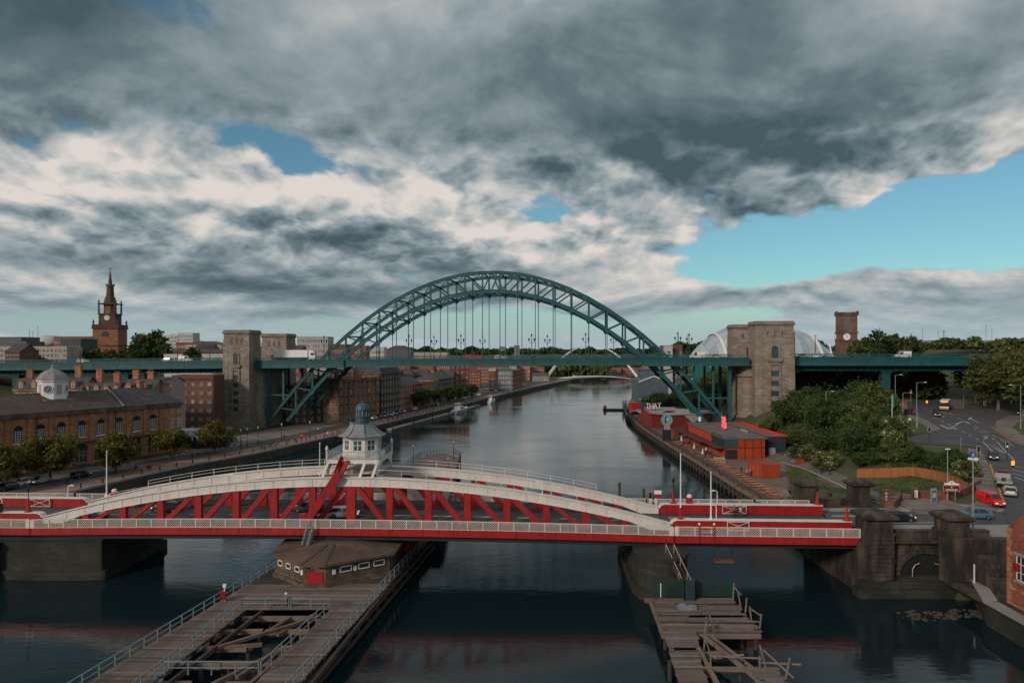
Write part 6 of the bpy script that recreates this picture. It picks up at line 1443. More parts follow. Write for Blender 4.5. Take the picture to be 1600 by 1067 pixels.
for i in range(NU):
 for j in range(1, NV-3):
  a, b_, c = [Vector(hall_pt(i/NU, j/NV))+Vector((0,0.6,-0.4)), Vector(hall_pt((i+1)/NU, j/NV))+Vector((0,0.6,-0.4)), Vector(hall_pt(i/NU, (j+1)/NV))+Vector((0,0.6,-0.4))]
  q.bar(a, c, 0.3, 0.3)
  if i % 2 == 0: q.bar(a, b_, 0.3, 0.3)
q.obj('rib_frame', lampgrey, gl)
for u_ in (0.04,0.22,0.46,0.72):
 q = MB(); P = [Vector(hall_pt(u_, k/24))+Vector((0,-0.3,0.3)) for k in range(2,19)]; P = [p for p in P if p.z > 26]
 for a, c in zip(P[:-1],P[1:]): q.bar(a,c,1.3,0.5)
 q.obj('shell_rim', whitep, gl)
gz_m = mat('teal_glazing', (0.03,0.16,0.16), 0.12, 0.25, 0.2, spec=0.7)
for i in range(14):
 x0 = 121+3.2*i; zt_ = 8+ (hall_pt((x0-80)/88, 0.22)[2]-8)*0.97
 y_ = hall_pt((x0-80)/88, 0.12)[1]-1.5
 q = MB(); q.box(x0,x0+3.0,y_,y_+0.3,8,max(10,zt_-3)); q.obj('glazed_panel', gz_m, gl)
for i in range(9):
 x0 = 84+4.0*i; y_ = 316; q = MB(); q.box(x0,x0+3.7,y_,y_+0.3,6,24); q.obj('glazed_panel', gz_m, gl)
for i in range(5):
 x0 = 122+8*i; q = MB(); q.bar((x0,308,22),(x0+3.5,322,34),0.6,0.6); q.obj('raking_strut', whitep, gl)
ht = thing('church_tower', 'square dark stone church tower with white clock right of the concert hall', 'church', (PXX(1322.5,300),300,14), R(-23))
w2 = 4.1; zt_ = PZ(488,300)-14
q = MB(); q.box(-w2-0.15,w2+0.15,-w2-0.15,w2+0.15,0,PZ(532,300)-14); q.box(-w2,w2,-w2,w2,PZ(532,300)-14,zt_-1.0); q.obj('tower', mat('brown_church_stone',(0.16,0.10,0.068),0.9,0.25,0.4,brick=(0.8,0.4,0.7),stain=0.7,stain_col=(0.04,0.032,0.027),stain_scale=0.2), ht)
q = MB()
for z in (PZ(520,300)-14, PZ(532,300)-14, zt_-1.2): q.box(-w2-0.4,w2+0.4,-w2-0.4,w2+0.4,z-0.25,z+0.3)
q.box(-w2,w2,-w2,-w2+0.4,zt_-1,zt_-0.1); q.box(-w2,w2,w2-.4,w2,zt_-1,zt_-0.1); q.box(-w2,-w2+.4,-w2,w2,zt_-1,zt_-0.1); q.box(w2-.4,w2,-w2,w2,zt_-1,zt_-0.1); q.obj('cornice', sand_d, ht)
for sx in (-1,1):
 for sy in (-1,1):
  q = MB(); q.box(sx*w2-0.55,sx*w2+0.55,sy*w2-0.55,sy*w2+0.55,zt_-1.2,zt_+0.25); q.obj('corner_pinnacle', sand_d, ht)
for rz in (0, -90):
 q = MB(); z0 = PZ(515,300)-14; pts = [(-1.1,z0),(1.1,z0),(1.1,z0+4.2)]+[(1.1*math.cos(R(a)),z0+4.2+1.1*math.sin(R(a))) for a in range(20,180,20)]+[(-1.1,z0+4.2)]; q.slab(pts,-w2-0.06,-w2+0.2); o = fixn(q.obj('belfry_louvre', greyc, ht)); o.rotation_euler=(0,0,R(rz))
 q = MB(); zc = PZ(526.5,300)-14; q.slab([(1.45*math.cos(R(a)),zc+1.45*math.sin(R(a))) for a in range(0,360,20)],-w2-0.5,-w2+0.1); o = fixn(q.obj('clock_face', whitep, ht)); o.rotation_euler=(0,0,R(rz))
 q = MB(); q.bar((0,-w2-0.56,zc),(-0.15,-w2-0.56,zc+0.95),0.16,0.06,up=(0,1,0)); q.bar((0,-w2-0.56,zc),(0.55,-w2-0.56,zc-0.35),0.16,0.06,up=(0,1,0))
 for a in range(0,360,30): q.bar((1.1*math.cos(R(a)),-w2-0.55,zc+1.1*math.sin(R(a))),(1.3*math.cos(R(a)),-w2-0.55,zc+1.3*math.sin(R(a))),0.1,0.05,up=(0,1,0))
 q.obj('clock_hand', iron, o)
cam_block('ochre_hall', 'long ochre stone block on the hill at right', 1440, 1530, 540, 330, 14, sand_y, [(0.75,0.1,1.4,14)], 'flat', cornice=0)
cam_block('grey_car_deck', 'pale flat-roofed car deck on the hill behind the ochre block', 1455, 1600, 533, 420, 20, mat('car_deck_concrete',(0.26,0.26,0.26),0.8,0.1,0.3), [(0.85,0.08,6,16)], 'flat', cornice=0)
sh = thing('quayside_shed', 'blue-grey gabled quayside building with white verges and terrace beyond the arch', 'building', (PXX(1022,352),352,QZ), R(-4))
q = MB(); w2, z1, z2 = 7.3, PZ(596,352)-QZ, PZ(588,352)-QZ
q.add([(-w2,0,0),(w2,0,0),(w2,0,z1),(0,0,z2),(-w2,0,z1)], [(0,1,2,3,4)]); q.quad((-w2,0,0),(-w2,40,0),(-w2,40,z1),(-w2,0,z1)); q.quad((w2,0,0),(w2,40,0),(w2,40,z1),(w2,0,z1)); q.obj('wall', mat('blue_grey_boards',(0.085,0.12,0.145),0.7,0.12,0.4), sh)
q = MB(); q.add([(-w2-.5,-.4,z1-.3),(0,-.4,z2),(0,40,z2),(-w2-.5,40,z1-.3),(w2+.5,-.4,z1-.3),(w2+.5,40,z1-.3)], [(0,1,2,3),(1,4,5,2)]); q.obj('roof', mat('blue_slate',(0.075,0.095,0.115),0.6,0.15,0.5), sh)
q = MB(); q.bar((-w2-.6,-.5,z1-.3),(0,-.5,z2+.1),0.25,0.5); q.bar((w2+.6,-.5,z1-.3),(0,-.5,z2+.1),0.25,0.5); q.obj('verge', whitep, sh)
q = MB(); q.box(-w2-1,w2-2,-7,0,0,3.2); q.box(-w2-1.2,w2-1.8,-7.2,0,3.2,3.5); q.obj('terrace_block', mat('blue_grey_boards',(0.085,0.12,0.145)), sh)
q = MB(); q.bar((-w2-1.2,-7.2,3.7),(w2-1.8,-7.2,3.7),0.2,0.5); q.obj('white_fascia', whitep, sh)
q = MB(); q.box(-4,9,26,40,z2-1.0,z2+2.6); q.box(-5,9.5,25.5,40.5,z2+2.6,z2+3.1); q.obj('rear_block', mat('blue_grey_boards',(0.085,0.12,0.145)), sh)
# ------------------------------------------------------------------ south bank: roads, park, wharf, container market
def SR(px, py, dz=0.0):
 "pixel on the rising road plane -> world"
 d = py-HOR; Y = (CAMZ-7-dz)*F/d
 if Y > 100: Y = (CAMZ-7-dz+100*KR)*F/(d+KR*F)
 return ((px-800)/F*Y, Y, float(zroad(Y))+dz)
def flatpoly(name, pts3, m, parent=None, thick=0.0, mi=None):
 from mathutils.geometry import tessellate_polygon
 v = [Vector(p) for p in pts3]; tris = tessellate_polygon([[Vector((p.x,p.y,0)) for p in v]]); q = MB()
 fs = []
 for t_ in tris:
  a, b_, c = t_; n = (v[b_]-v[a]).cross(v[c]-v[a]); fs.append((a,b_,c) if n.z > 0 else (c,b_,a))
 q.add(v, fs)
 if thick:
  n_ = len(v)
  for k in range(n_): a, c = v[k], v[(k+1) % n_]; q.quad(a, c, c-Vector((0,0,thick)), a-Vector((0,0,thick)))
 return q.obj(name, m, parent)
def pxpoly(name, pts, dz, m, thick=0.0, parent=None): return flatpoly(name, [SR(px,py,dz) for px,py in pts], m, parent, thick)
road = struct(flatpoly('road', [(44.0,93.6-0.3,7.0+0.02),(120,90,7.02),(120,100,7.02),(46,101.6,7.02)], asphalt))
def seg(pts, n=6): return pts
left_k = [(1578,822),(1566,790),(1555,757),(1543,722),(1534,704),(1520,698),(1424,692),(1424,681),(1462,676),(1470,671),(1462,664),(1446,655),(1427,647),(1418,640),(1418,630),(1428,618),(1450,607),(1478,598),(1500,590)]
right_k = [(1512,590),(1500,598),(1486,612),(1481,625),(1482,634),(1492,638),(1515,638),(1560,634),(1640,628),(1640,645),(1575,650),(1557,658),(1554,666),(1570,678),(1600,694),(1680,735),(1760,790),(1800,822)]
def gr(p): return SR(p[0],p[1],0.03)
jp = [gr(p) for p in left_k+right_k]
jp = [p for p in jp if p[1] > 99.9 or True]
road2 = struct(flatpoly('junction_road', jp, asphalt))
kerb_m = mat('kerb_stone', (0.30,0.25,0.22),0.9,0.15,1)
def pavement(name, pts, m=pave): return struct(pxpoly(name, pts, 0.14, m, 0.3))
pavement('pavement', [(1566,790),(1555,757),(1543,722),(1534,704),(1514,700),(1508,712),(1520,745),(1530,775),(1522,788),(1470,786),(1440,779),(1420,778),(1404,785),(1430,800),(1480,806),(1540,805)])
pavement('island_pavement', [(1470,671),(1462,664),(1446,655),(1427,647),(1418,640),(1414,645),(1420,652),(1436,660),(1452,668),(1455,673)])
pavement('corner_pavement', [(1481,625),(1482,634),(1492,638),(1506,637),(1503,629),(1508,615),(1500,600),(1486,612)])
pavement('far_pavement', [(1554,666),(1570,678),(1600,694),(1680,735),(1680,712),(1600,680),(1582,668),(1590,660),(1640,652),(1640,645),(1575,650),(1557,658)])
pavement('red_footway', [(1418,640),(1418,630),(1428,618),(1450,607),(1478,598),(1500,590),(1496,587),(1470,594),(1440,604),(1415,618),(1405,632)], redpave)
struct(pxpoly('verge_grass', [(1455,673),(1452,668),(1436,660),(1420,652),(1410,655),(1410,672),(1424,680)], 0.10, grass, 0.2))
struct(pxpoly('verge_grass', [(1506,637),(1503,629),(1530,620),(1640,612),(1640,627),(1560,634)], 0.12, grass, 0.2))
struct(pxpoly('verge_grass', [(1600,680),(1582,668),(1590,660),(1640,653),(1660,700)], 0.15, grass, 0.2))
wpaint = mat('road_paint', (0.52,0.50,0.48),0.8,0.12,1)
marks = thing('road_markings', 'white lane lines, arrows and hatching painted on the junction', 'markings', (0,0,0)); marks['kind'] = 'structure'
for k_ in ('label','category'): del marks[k_]
def mline(p, q_, w=0.14, m=wpaint, name='lane_line', par=None):
 a, c = Vector(SR(*p,0.045)), Vector(SR(*q_,0.045)); d = (c-a); s_ = Vector((-d.y,d.x,0)).normalized()*w/2
 MB().quad(a-s_, a+s_, c+s_, c-s_).obj(name, m, par or marks)
def dash(p, q_, n, w=0.14, duty=0.5):
 for k in range(n):
  t0 = k/n; t1 = (k+duty)/n; mline((p[0]+(q_[0]-p[0])*t0,p[1]+(q_[1]-p[1])*t0),(p[0]+(q_[0]-p[0])*t1,p[1]+(q_[1]-p[1])*t1),w)
dash((1459,651),(1535,690),7); dash((1473,634),(1480,643),1); dash((1483,645),(1590,700),8); dash((1521,668),(1560,690),4)
mline((1471,643),(1479,646)); mline((1494,662),(1506,658),0.3); mline((1484,667),(1494,671),0.25); mline((1482,666),(1487,666),0.3); mline((1516,654),(1530,660),0.22); mline((1514,655),(1518,652),0.5); mline((1470,664),(1484,670),0.45); mline((1537,681),(1543,684),0.3); mline((1537,686),(1543,684),0.3); mline((1470,649),(1476,651),0.5)
mline((1485,670),(1500,660),0.2); mline((1500,660),(1507,658),0.2); mline((1507,658),(1514,662),0.2)
for k in range(6): mline((1541+k*4,693+k*2.2),(1556+k*3.2,695+k*2.6),0.2,name='hatch_line')
mline((1536,690),(1562,716),0.16); mline((1558,690),(1586,720),0.16)
for k in range(4): mline((1578+k*2,727+k*6),(1600+k*2,731+k*7),0.2,name='hatch_line')
for o_ in (0, 0.35):
 pass
yl = mat('double_yellow_paint', (0.55,0.30,0.07),0.8,0.12,1)
for d_ in (3, 5): mline((1543+d_,725),(1566+d_,788),0.12,yl,'yellow_line')
for d_ in (0, 3):
 for a, c in (((1553-d_,667),(1569-d_,679)),((1569-d_,679),(1600-d_,695.5)),((1600,695.5),(1660,727))): mline(a,c,0.12,yl,'yellow_line')
mline((1300,806.5),(1345,806.5),0.25,wpaint); mline((1395,817),(1465,816),0.2,wpaint); mline((1396,829.5),(1465,829),0.3,mat('pale_kerb_edge',(0.38,0.27,0.2),0.8,0.1,1),'edge_line'); mline((1300,805),(1344,805),0.3,yl,'yellow_line')
q = MB(); q.box(48.5,100,87.4,93.3,6.7,7.16); q.box(46.2,100,101.8,103.2,6.7,7.16); struct(q.obj('bridge_end_pavement', concrete))
def HP(px, py, dz=0.05, it=30):
 "pixel on the terrain -> world"
 Y = 100.0
 for _ in range(it):
  X = (px-800)/F*Y; z = h1(X, Y)+dz; Y2 = (CAMZ-z)*F/(py-HOR); Y = Y*0.5+Y2*0.5
 X = (px-800)/F*Y; return (X, Y, h1(X, Y)+dz)
def drape(name, pts, dz, m, par=None, sub=4):
 "polygon draped on the terrain by gridding"
 P = [HP(a,b_,dz) for a,b_ in pts]; xs = [p[0] for p in P]; ys = [p[1] for p in P]; poly = [(p[0],p[1]) for p in P]
 st = 1.2; q = MB(); X0, X1, Y0, Y1 = min(xs), max(xs), min(ys), max(ys); nx_ = int((X1-X0)/st)+2; ny_ = int((Y1-Y0)/st)+2
 gx_ = X0+np.arange(nx_)*st; gy_ = Y0+np.arange(ny_)*st; A, B_ = np.meshgrid(gx_, gy_); Z = H(A, B_)+dz; ins = inside(A+st/2, B_+st/2, poly)
 vs = np.stack([A.ravel(),B_.ravel(),Z.ravel()],1).tolist(); fs = [(j*nx_+i,j*nx_+i+1,(j+1)*nx_+i+1,(j+1)*nx_+i) for j in range(ny_-1) for i in range(nx_-1) if ins[j,i]]
 q.add(vs, fs); o = q.obj(name, m, par); return struct(o) if par is None else o
drape('lawn', [(1225,725),(1262,735),(1345,772),(1348,786),(1296,786),(1286,766),(1236,750),(1228,742)], 0.03, grass)
drape('lawn', [(1366,758),(1420,740),(1470,745),(1500,770),(1440,768),(1376,772)], 0.03, grass)
drape('park_path', [(1195,706),(1240,714),(1300,738),(1345,752),(1400,785),(1375,788),(1330,766),(1262,734),(1222,722),(1190,712)], 0.06, mat('path_tarmac',(0.13,0.115,0.105),0.9,0.15,0.4))
drape('entrance_paving', [(1392,788),(1402,770),(1470,776),(1500,786),(1465,800),(1420,796)], 0.07, redpave)
for a, c in (((1236,728),(1345,768)),((1296,738),(1340,757))):
 pass
def pathedge(label, pts, m, w=0.25, h_=0.18):
 q = MB(); P = [Vector(HP(a,b_,0.02)) for a,b_ in pts]
 for a, c in zip(P[:-1],P[1:]): q.bar(a,c,w,h_)
 return struct(q.obj('path_edging', m))
pathedge('e', [(1222,722),(1262,734),(1330,766),(1348,775)], mat('pale_edging',(0.36,0.33,0.24),0.9,0.1,1))
pathedge('f', [(1232,752),(1262,760),(1290,776)], timber)
# ---- timber fence: board by board
fen = thing('board_fence', 'orange-brown close-boarded timber fence behind the lawn', 'fence', HP(1340,746,0))
fp = [HP(a,b_,0) for a,b_ in ((1340,746),(1390,745),(1430,744),(1470,752),(1500,764),(1512,772))]
fp = [(p[0],p[1],p[2]) for p in fp]; o0 = Vector(fp[0])
bq = MB(); bq.box(-.09,.09,-.02,.02,0,1.9); fence_ms = [mat('fence_board_%d' % i, c, 0.85, 0.15, 1.5) for i, c in enumerate(((0.34,0.125,0.045),(0.30,0.105,0.04),(0.38,0.145,0.055)))]
bme = [bq.mesh('fence_board', m) for m in fence_ms]
for a, c in zip(fp[:-1], fp[1:]):
 a, c = Vector(a), Vector(c); L = math.dist(a[:2], c[:2]); n_ = max(1, int(L/0.2)); an = math.atan2(c.y-a.y, c.x-a.x)
 for k in range(n_):
  p = a+(c-a)*k/n_-o0; o = link('fence_board', rnd.choice(bme), fen, (p.x, p.y+ (0.03 if k % 2 else 0), p.z-0.1), an); o.scale = (1,1,rnd.uniform(0.98,1.03)*1.0)
 q = MB();
 for z in (0.4,1.5): q.bar(a-o0+Vector((0,0.06,z)), c-o0+Vector((0,0.06,z)), 0.06, 0.1)
 q.obj('fence_rail', fence_ms[1], fen)
# ---- brick entrance walls, gates, sign board and totem
bw = thing('entrance_wall', 'low red brick entrance wall behind the town sign', 'wall', HP(1428,786,0)); b0 = Vector(bw.location)
def wallrun(pts, h_, m, name, par, base, t_=0.3, cap=True):
 q = MB(); P = [Vector(HP(a,b_,0))-base for a,b_ in pts]
 for a, c in zip(P[:-1],P[1:]):
  q.bar(a+Vector((0,0,h_/2-0.15)),c+Vector((0,0,h_/2-0.15)),t_,h_+0.3)
  if cap: q.bar(a+Vector((0,0,h_+0.03)),c+Vector((0,0,h_+0.03)),t_+0.12,0.1)
 return q.obj(name, m, par)
wallrun([(1430,780),(1455,779),(1480,779),(1505,775),(1520,766),(1532,760)], 1.15, brickm, 'wall_run', bw, b0)
q = MB(); p = Vector(HP(1429,782,0))-b0; q.box(p.x-.35,p.x+.35,p.y-.35,p.y+.35,-0.2,1.9); q.box(p.x-.45,p.x+.45,p.y-.45,p.y+.45,1.9,2.05); q.obj('gate_pier', brickm, bw)
q = MB(); q.box(p.x-.3,p.x+.28,p.y-.45,p.y-.38,0.55,1.75); q.obj('notice_board', whitep, bw)
bw2 = thing('gate_pier', 'red brick gate pier with white painted bands beside the path', 'pillar', HP(1386,787,0)); q = MB(); q.box(-.4,.4,-.4,.4,-0.2,2.1); q.box(-.5,.5,-.5,.5,2.1,2.25); q.obj('shaft', brickm, bw2); q = MB()
for k in range(4): q.box(-.42,-0.2,-.43,-.38,0.1+k*0.5,0.35+k*0.5)
q.obj('painted_band', whitep, bw2)
wc = thing('curved_wall', 'curved dark brick wall beside the far stone pillar', 'wall', HP(1384,797,0)); c0 = Vector(wc.location)
wallrun([(1376,789),(1384,795),(1396,796),(1404,790),(1407,782)], 1.2, brick_b, 'wall_run', wc, c0)
gt = thing('iron_gate', 'open black iron gate between brick piers at the park entrance', 'gate', HP(1409,785,0)); q = MB()
for k in range(14): q.bar((k*0.15,0,0),(k*0.15,0,2.0),0.03,0.03,up=(0,1,0))
for z in (0.15,1.0,1.95): q.bar((0,0,z),(1.95,0,z),0.05,0.05)
for x in (0,1.95): q.bar((x,0,0),(x,0,2.15),0.08,0.08,up=(0,1,0))
q.obj('leaf', iron, gt)
gt2 = thing('iron_gate', 'narrow black iron gate leaf left of the banded brick pier', 'gate', HP(1379,787,0)); q = MB()
for k in range(6): q.bar((0,k*0.2,0),(0,k*0.2,1.9),0.03,0.03,up=(1,0,0))
q.bar((0,0,1.9),(0,1.0,1.9),0.05,0.05); q.bar((0,0,0.2),(0,1,0.2),0.05,0.05); q.obj('leaf', iron, gt2)
sg_ = thing('town_sign', 'maroon welcome sign with curved white crest board on posts', 'sign', HP(1487,782,0), R(-8))
maroon = mat('maroon_sign', (0.16,0.012,0.02),0.5,0.08,1)
q = MB()
for x in (-.55,.55): q.bar((x,0.05,-0.2),(x,0.05,2.9),0.09,0.09,up=(0,1,0))
q.obj('post', lampgrey, sg_)
q = MB(); q.box(-1.25,1.25,-0.04,0.0,1.45,2.45); q.obj('panel', maroon, sg_)
q = MB(); q.slab([(-1.1,2.5),(1.1,2.5),(1.1,2.75),(0.55,2.82),(0.35,3.0),(0.12,3.15),(-0.12,3.15),(-0.35,3.0),(-0.55,2.82),(-1.1,2.75)],-0.06,-0.01); fixn(q.obj('crest_board', whitep, sg_))
q = MB()
for x0,x1,z in ((-0.95,0.95,2.4),(-0.95,0.95,1.5)): q.box(x0-0.25,x1+0.25,-0.055,-0.045,z,z+0.03)
for x in (-1.22,1.19): q.box(x,x+0.03,-0.055,-0.045,1.5,2.43)
q.obj('border', whitep, sg_)
q = MB(); q.slab([(-0.12,2.08),(0,1.98),(0.12,2.08),(0.12,2.28),(-0.12,2.28)],-0.06,-0.05); fixn(q.obj('emblem', mat('gold_paint',(0.5,0.32,0.06)), sg_))
q = MB(); q.sphere((0,-0.06,2.88),0.13,8,5,0,0.8); q.obj('crest', mat('blue_sign_paint',(0.03,0.09,0.32),0.5,0.1,1), sg_)
for i in range(8): q = MB(); q.box(-0.85+i*0.22,-0.85+i*0.22+0.15,-0.055,-0.045,1.68,1.84); q.obj('letter', whitep, sg_)
tt = thing('information_totem', 'upright grey information totem with blue panel by the brick wall', 'sign', HP(1459,789,0)); q = MB(); q.box(-.42,.42,-.1,.1,0,2.6); q.obj('frame', lampgrey, tt); q = MB(); q.box(-.3,.3,-.13,-.1,0.5,2.3); q.obj('panel', mat('blue_panel',(0.05,0.12,0.17),0.3,0.2,1), tt); q = MB(); q.box(-.2,.2,-.14,-.131,1.2,1.9); q.obj('picture', mat('pale_print',(0.35,0.42,0.45),0.5,0.5,4), tt)
# ---- wharf: timber edge on piles, planks, kerb beam and posts
wf = thing('timber_wharf', 'long timber wharf on dark piles along the right bank', 'wharf', (48.5,140,0))
edge = resample([p for p in SB if 106 <= p[1] <= 360], 1.0)
eo = offs(edge, 1.6); ei = offs(edge, -1.2)
pl_i = 0
for i in range(0, min(len(edge)-1, 200)):
 a, c = Vector(eo[i]), Vector(ei[i]); mid = (a+c)/2; an = math.atan2((c-a).y,(c-a).x)
 o = link('plank', plank_me[rnd.choice((0,1,1,2))], wf, (mid.x-48.5, mid.y-140, QZ+0.06), an); o.scale = ((c-a).length, 0.93, 0.12)
def run(line, dz, w_, h_, m, name, par, base):
 q = MB()
 for a, c in zip(line[:-1], line[1:]): q.bar((a[0]-base[0],a[1]-base[1],dz),(c[0]-base[0],c[1]-base[1],dz),w_,h_)
 return q.obj(name, m, par)
run(offs(edge,1.65), QZ-0.15, 0.35, 0.6, timber, 'edge_beam', wf, (48.5,140)); run(offs(edge,1.7), 1.0, 0.3, 0.35, timber_d, 'waling', wf, (48.5,140))
for i, p in enumerate(offs(resample(edge, 2.5), 1.55)[::3]):
 q = MB(); q.cyl((0,0,-3),(0,0,QZ+ (0.15 if i % 4 else 0.7)),0.23,0.2,7); q.obj('pile', timber_d, wf, (p[0]-48.5,p[1]-140,0))
 q = MB(); q.bar((0,0,-0.5),(0.9,0,2.0),0.2,0.2); q.obj('raker', timber_d, wf, (p[0]-48.5,p[1]-140,0)) if i % 2 == 0 and i < 30 else None
whr = [(x,y,QZ+0.12) for x,y in offs(resample(edge, 6), 1.2)[::5]]
railing('low dark post and chain rail along the wharf edge', whr, 0.95, 2.6, timber_d, (0.5,), 0.07, None, 'railing')
drape('market_yard', [(1196,782),(1120,735),(1040,692),(995,662),(1010,655),(1080,680),(1150,695),(1235,712),(1232,740),(1236,768),(1222,782)], 0.05, mat('yard_paving',(0.17,0.12,0.10),0.9,0.2,0.3,stain=0.5,stain_col=(0.09,0.075,0.07),stain_scale=0.2))
# ---- shipping containers and market buildings
cont = mat('orange_container', (0.36,0.046,0.012),0.6,0.12,0.6,stain=0.5,stain_col=(0.20,0.03,0.012),stain_scale=0.5,streak=True)
cont_d = mat('dark_red_container', (0.17,0.022,0.014),0.6,0.2,0.5,stain=0.5,stain_col=(0.06,0.015,0.012))
navy = mat('navy_container', (0.02,0.03,0.045),0.6,0.2,0.5); redroof = mat('bright_red_roof', (0.60,0.035,0.02),0.6,0.12,0.5); greyroof = mat('grey_felt_roof', (0.135,0.115,0.11),0.9,0.2,0.3,stain=0.4,stain_col=(0.2,0.18,0.17))
def corrug(q, p, q_, z0, z1, step=0.28, d=0.06):
 p, q_ = Vector((*p,0)), Vector((*q_,0)); L = (q_-p).length; u = (q_-p).normalized(); n = Vector((u.y,-u.x,0)); k = max(2, int(L/step)); pts = []
 for i in range(k):
  for f_, dd_ in ((0,0),(0.3,0),(0.5,d),(0.8,d)): pts.append(p+u*L*(i+f_)/k+n*dd_)
 pts.append(q_)
 for a, c in zip(pts[:-1],pts[1:]): q.quad((a.x,a.y,z0),(c.x,c.y,z0),(c.x,c.y,z1),(a.x,a.y,z1))
def container(name, label, X, Y, rz, L, Wd, Hh, m, group=None, roofm=None, zb=QZ, doors=True):
 T = thing(name, label, 'container', (X,Y,zb), rz, group); q = MB()
 corrug(q,(0.1,0),(L-0.1,0),0.15,Hh-0.12); corrug(q,(L,0.1),(L,Wd-0.1),0.15,Hh-0.12); corrug(q,(L-0.1,Wd),(0.1,Wd),0.15,Hh-0.12); corrug(q,(0,Wd-0.1),(0,0.1),0.15,Hh-0.12); q.obj('side_panel', m, T)
 q = MB()
 for x in (0.05,L-0.05):
  for y in (0.05,Wd-0.05): q.box(x-.09,x+.09,y-.09,y+.09,0,Hh)
 for z in (0.1,Hh-0.07):
  q.bar((0,0.03,z),(L,0.03,z),0.14,0.16); q.bar((0,Wd-.03,z),(L,Wd-.03,z),0.14,0.16); q.bar((.03,0,z),(.03,Wd,z),0.14,0.16); q.bar((L-.03,0,z),(L-.03,Wd,z),0.14,0.16)
 q.obj('corner_frame', m, T); q = MB(); q.box(0.1,L-0.1,0.1,Wd-0.1,Hh-0.1,Hh-0.02); q.obj('roof', roofm or m, T)
 if doors:
  for x in (0.28,0.72): q = MB(); q.bar((-0.06,Wd*x-0.2,0.2),(-0.06,Wd*x-0.2,Hh-0.2),0.05,0.05,up=(0,1,0)); q.obj('locking_bar', lampgrey, T)
 return T
X, Y = G(1191, 748, QZ); container('shipping_container', 'single orange shipping container standing on the yard near the lawn', X, Y, R(14), 4.4, 5.5, 3.0, cont)
mb_ = thing('container_bar', 'two-storey orange container bar with dark flat roof and pink sign', 'building', (66.0,178,QZ), R(90)); ML, MD, MH = 37.0, 10.4, 5.4
q = MB(); corrug(q,(0,0),(ML,0),0,MH,0.35,0.08); corrug(q,(0,MD),(0,0),0,MH,0.35,0.08); corrug(q,(ML,0),(ML,MD),0,MH); corrug(q,(ML,MD),(0,MD),0,MH)
for o_ in (mb_,): pass
q.obj('container_wall', cont, mb_); q = MB(); q.box(-0.4,ML+0.4,-0.5,MD+0.5,MH,MH+0.35); q.obj('roof', greyroof, mb_)
q = MB(); q.box(0.5,11,MD+0.02,MD+0.25,3.2,5.9); gz_ = q.obj('glazed_corner', glass_b, mb_); q = MB(); q.box(-0.25,-0.02,MD-3.2,MD+0.2,3.2,5.9); q.obj('glazed_corner', glass_b, mb_)
q = MB()
for k in range(9): q.box(0.5+k*1.31-0.05,0.5+k*1.31+0.05,MD+0.26,MD+0.36,3.2,5.9)
for z in (3.2,4.5,5.85): q.box(0.5,11,MD+0.26,MD+0.36,z-0.05,z+0.05)
q.obj('glazing_bar', iron, gz_)
q = MB(); q.box(-0.3,12,MD,MD+2.6,2.95,3.15); q.box(12,40,MD,MD+3.4,2.9,3.1); q.obj('awning', mat('dark_red_awning',(0.10,0.03,0.025),0.8,0.2,0.5), mb_)
q = MB(); q.box(-0.26,-0.02,MD-3.0,MD+0.1,0.3,2.6); q.obj('shop_front', glass, mb_)
for k in range(3): q = MB(); q.box(-0.16,-0.09,1.0+k*2.1,1.0+k*2.1+0.1,0,MH); q.obj('container_joint', cont_d, mb_)
q = MB(); q.box(-0.18,-0.05,0.1,MD,3.02,3.2); q.obj('floor_beam', cont_d, mb_)
for k in range(4): q = MB(); q.cyl((8+k*1.5,2.0,MH+0.35),(8+k*1.5,2.0,MH+0.9),0.12,0.12,8); q.cyl((8+k*1.5,2.0,MH+0.9),(8+k*1.5,2.0,MH+1.2),0.36,0.22,10); q.obj('roof_vent', lampgrey, mb_)
q = MB(); q.tube([(24,3,MH+0.4),(24,3,MH+1.1),(28,2,MH+1.1),(29,2,MH+0.5)],0.3,8); q.obj('roof_duct', lead, mb_); q = MB(); q.cyl((40,6,MH+0.4),(40,6,MH+1.3),0.5,0.5,10); q.sphere((40,6,MH+1.4),0.5,10,5); q.obj('roof_tank', whitep, mb_)
pk_s = thing('neon_sign', 'pink-red stacked sign standing on the container bar roof', 'sign', (PXX(1131,196),196,QZ+MH+0.3), R(20), )
neon = mat('pink_neon', (0.9,0.10,0.12),0.5,0.02,1,emit=((1.0,0.12,0.14),0.75))
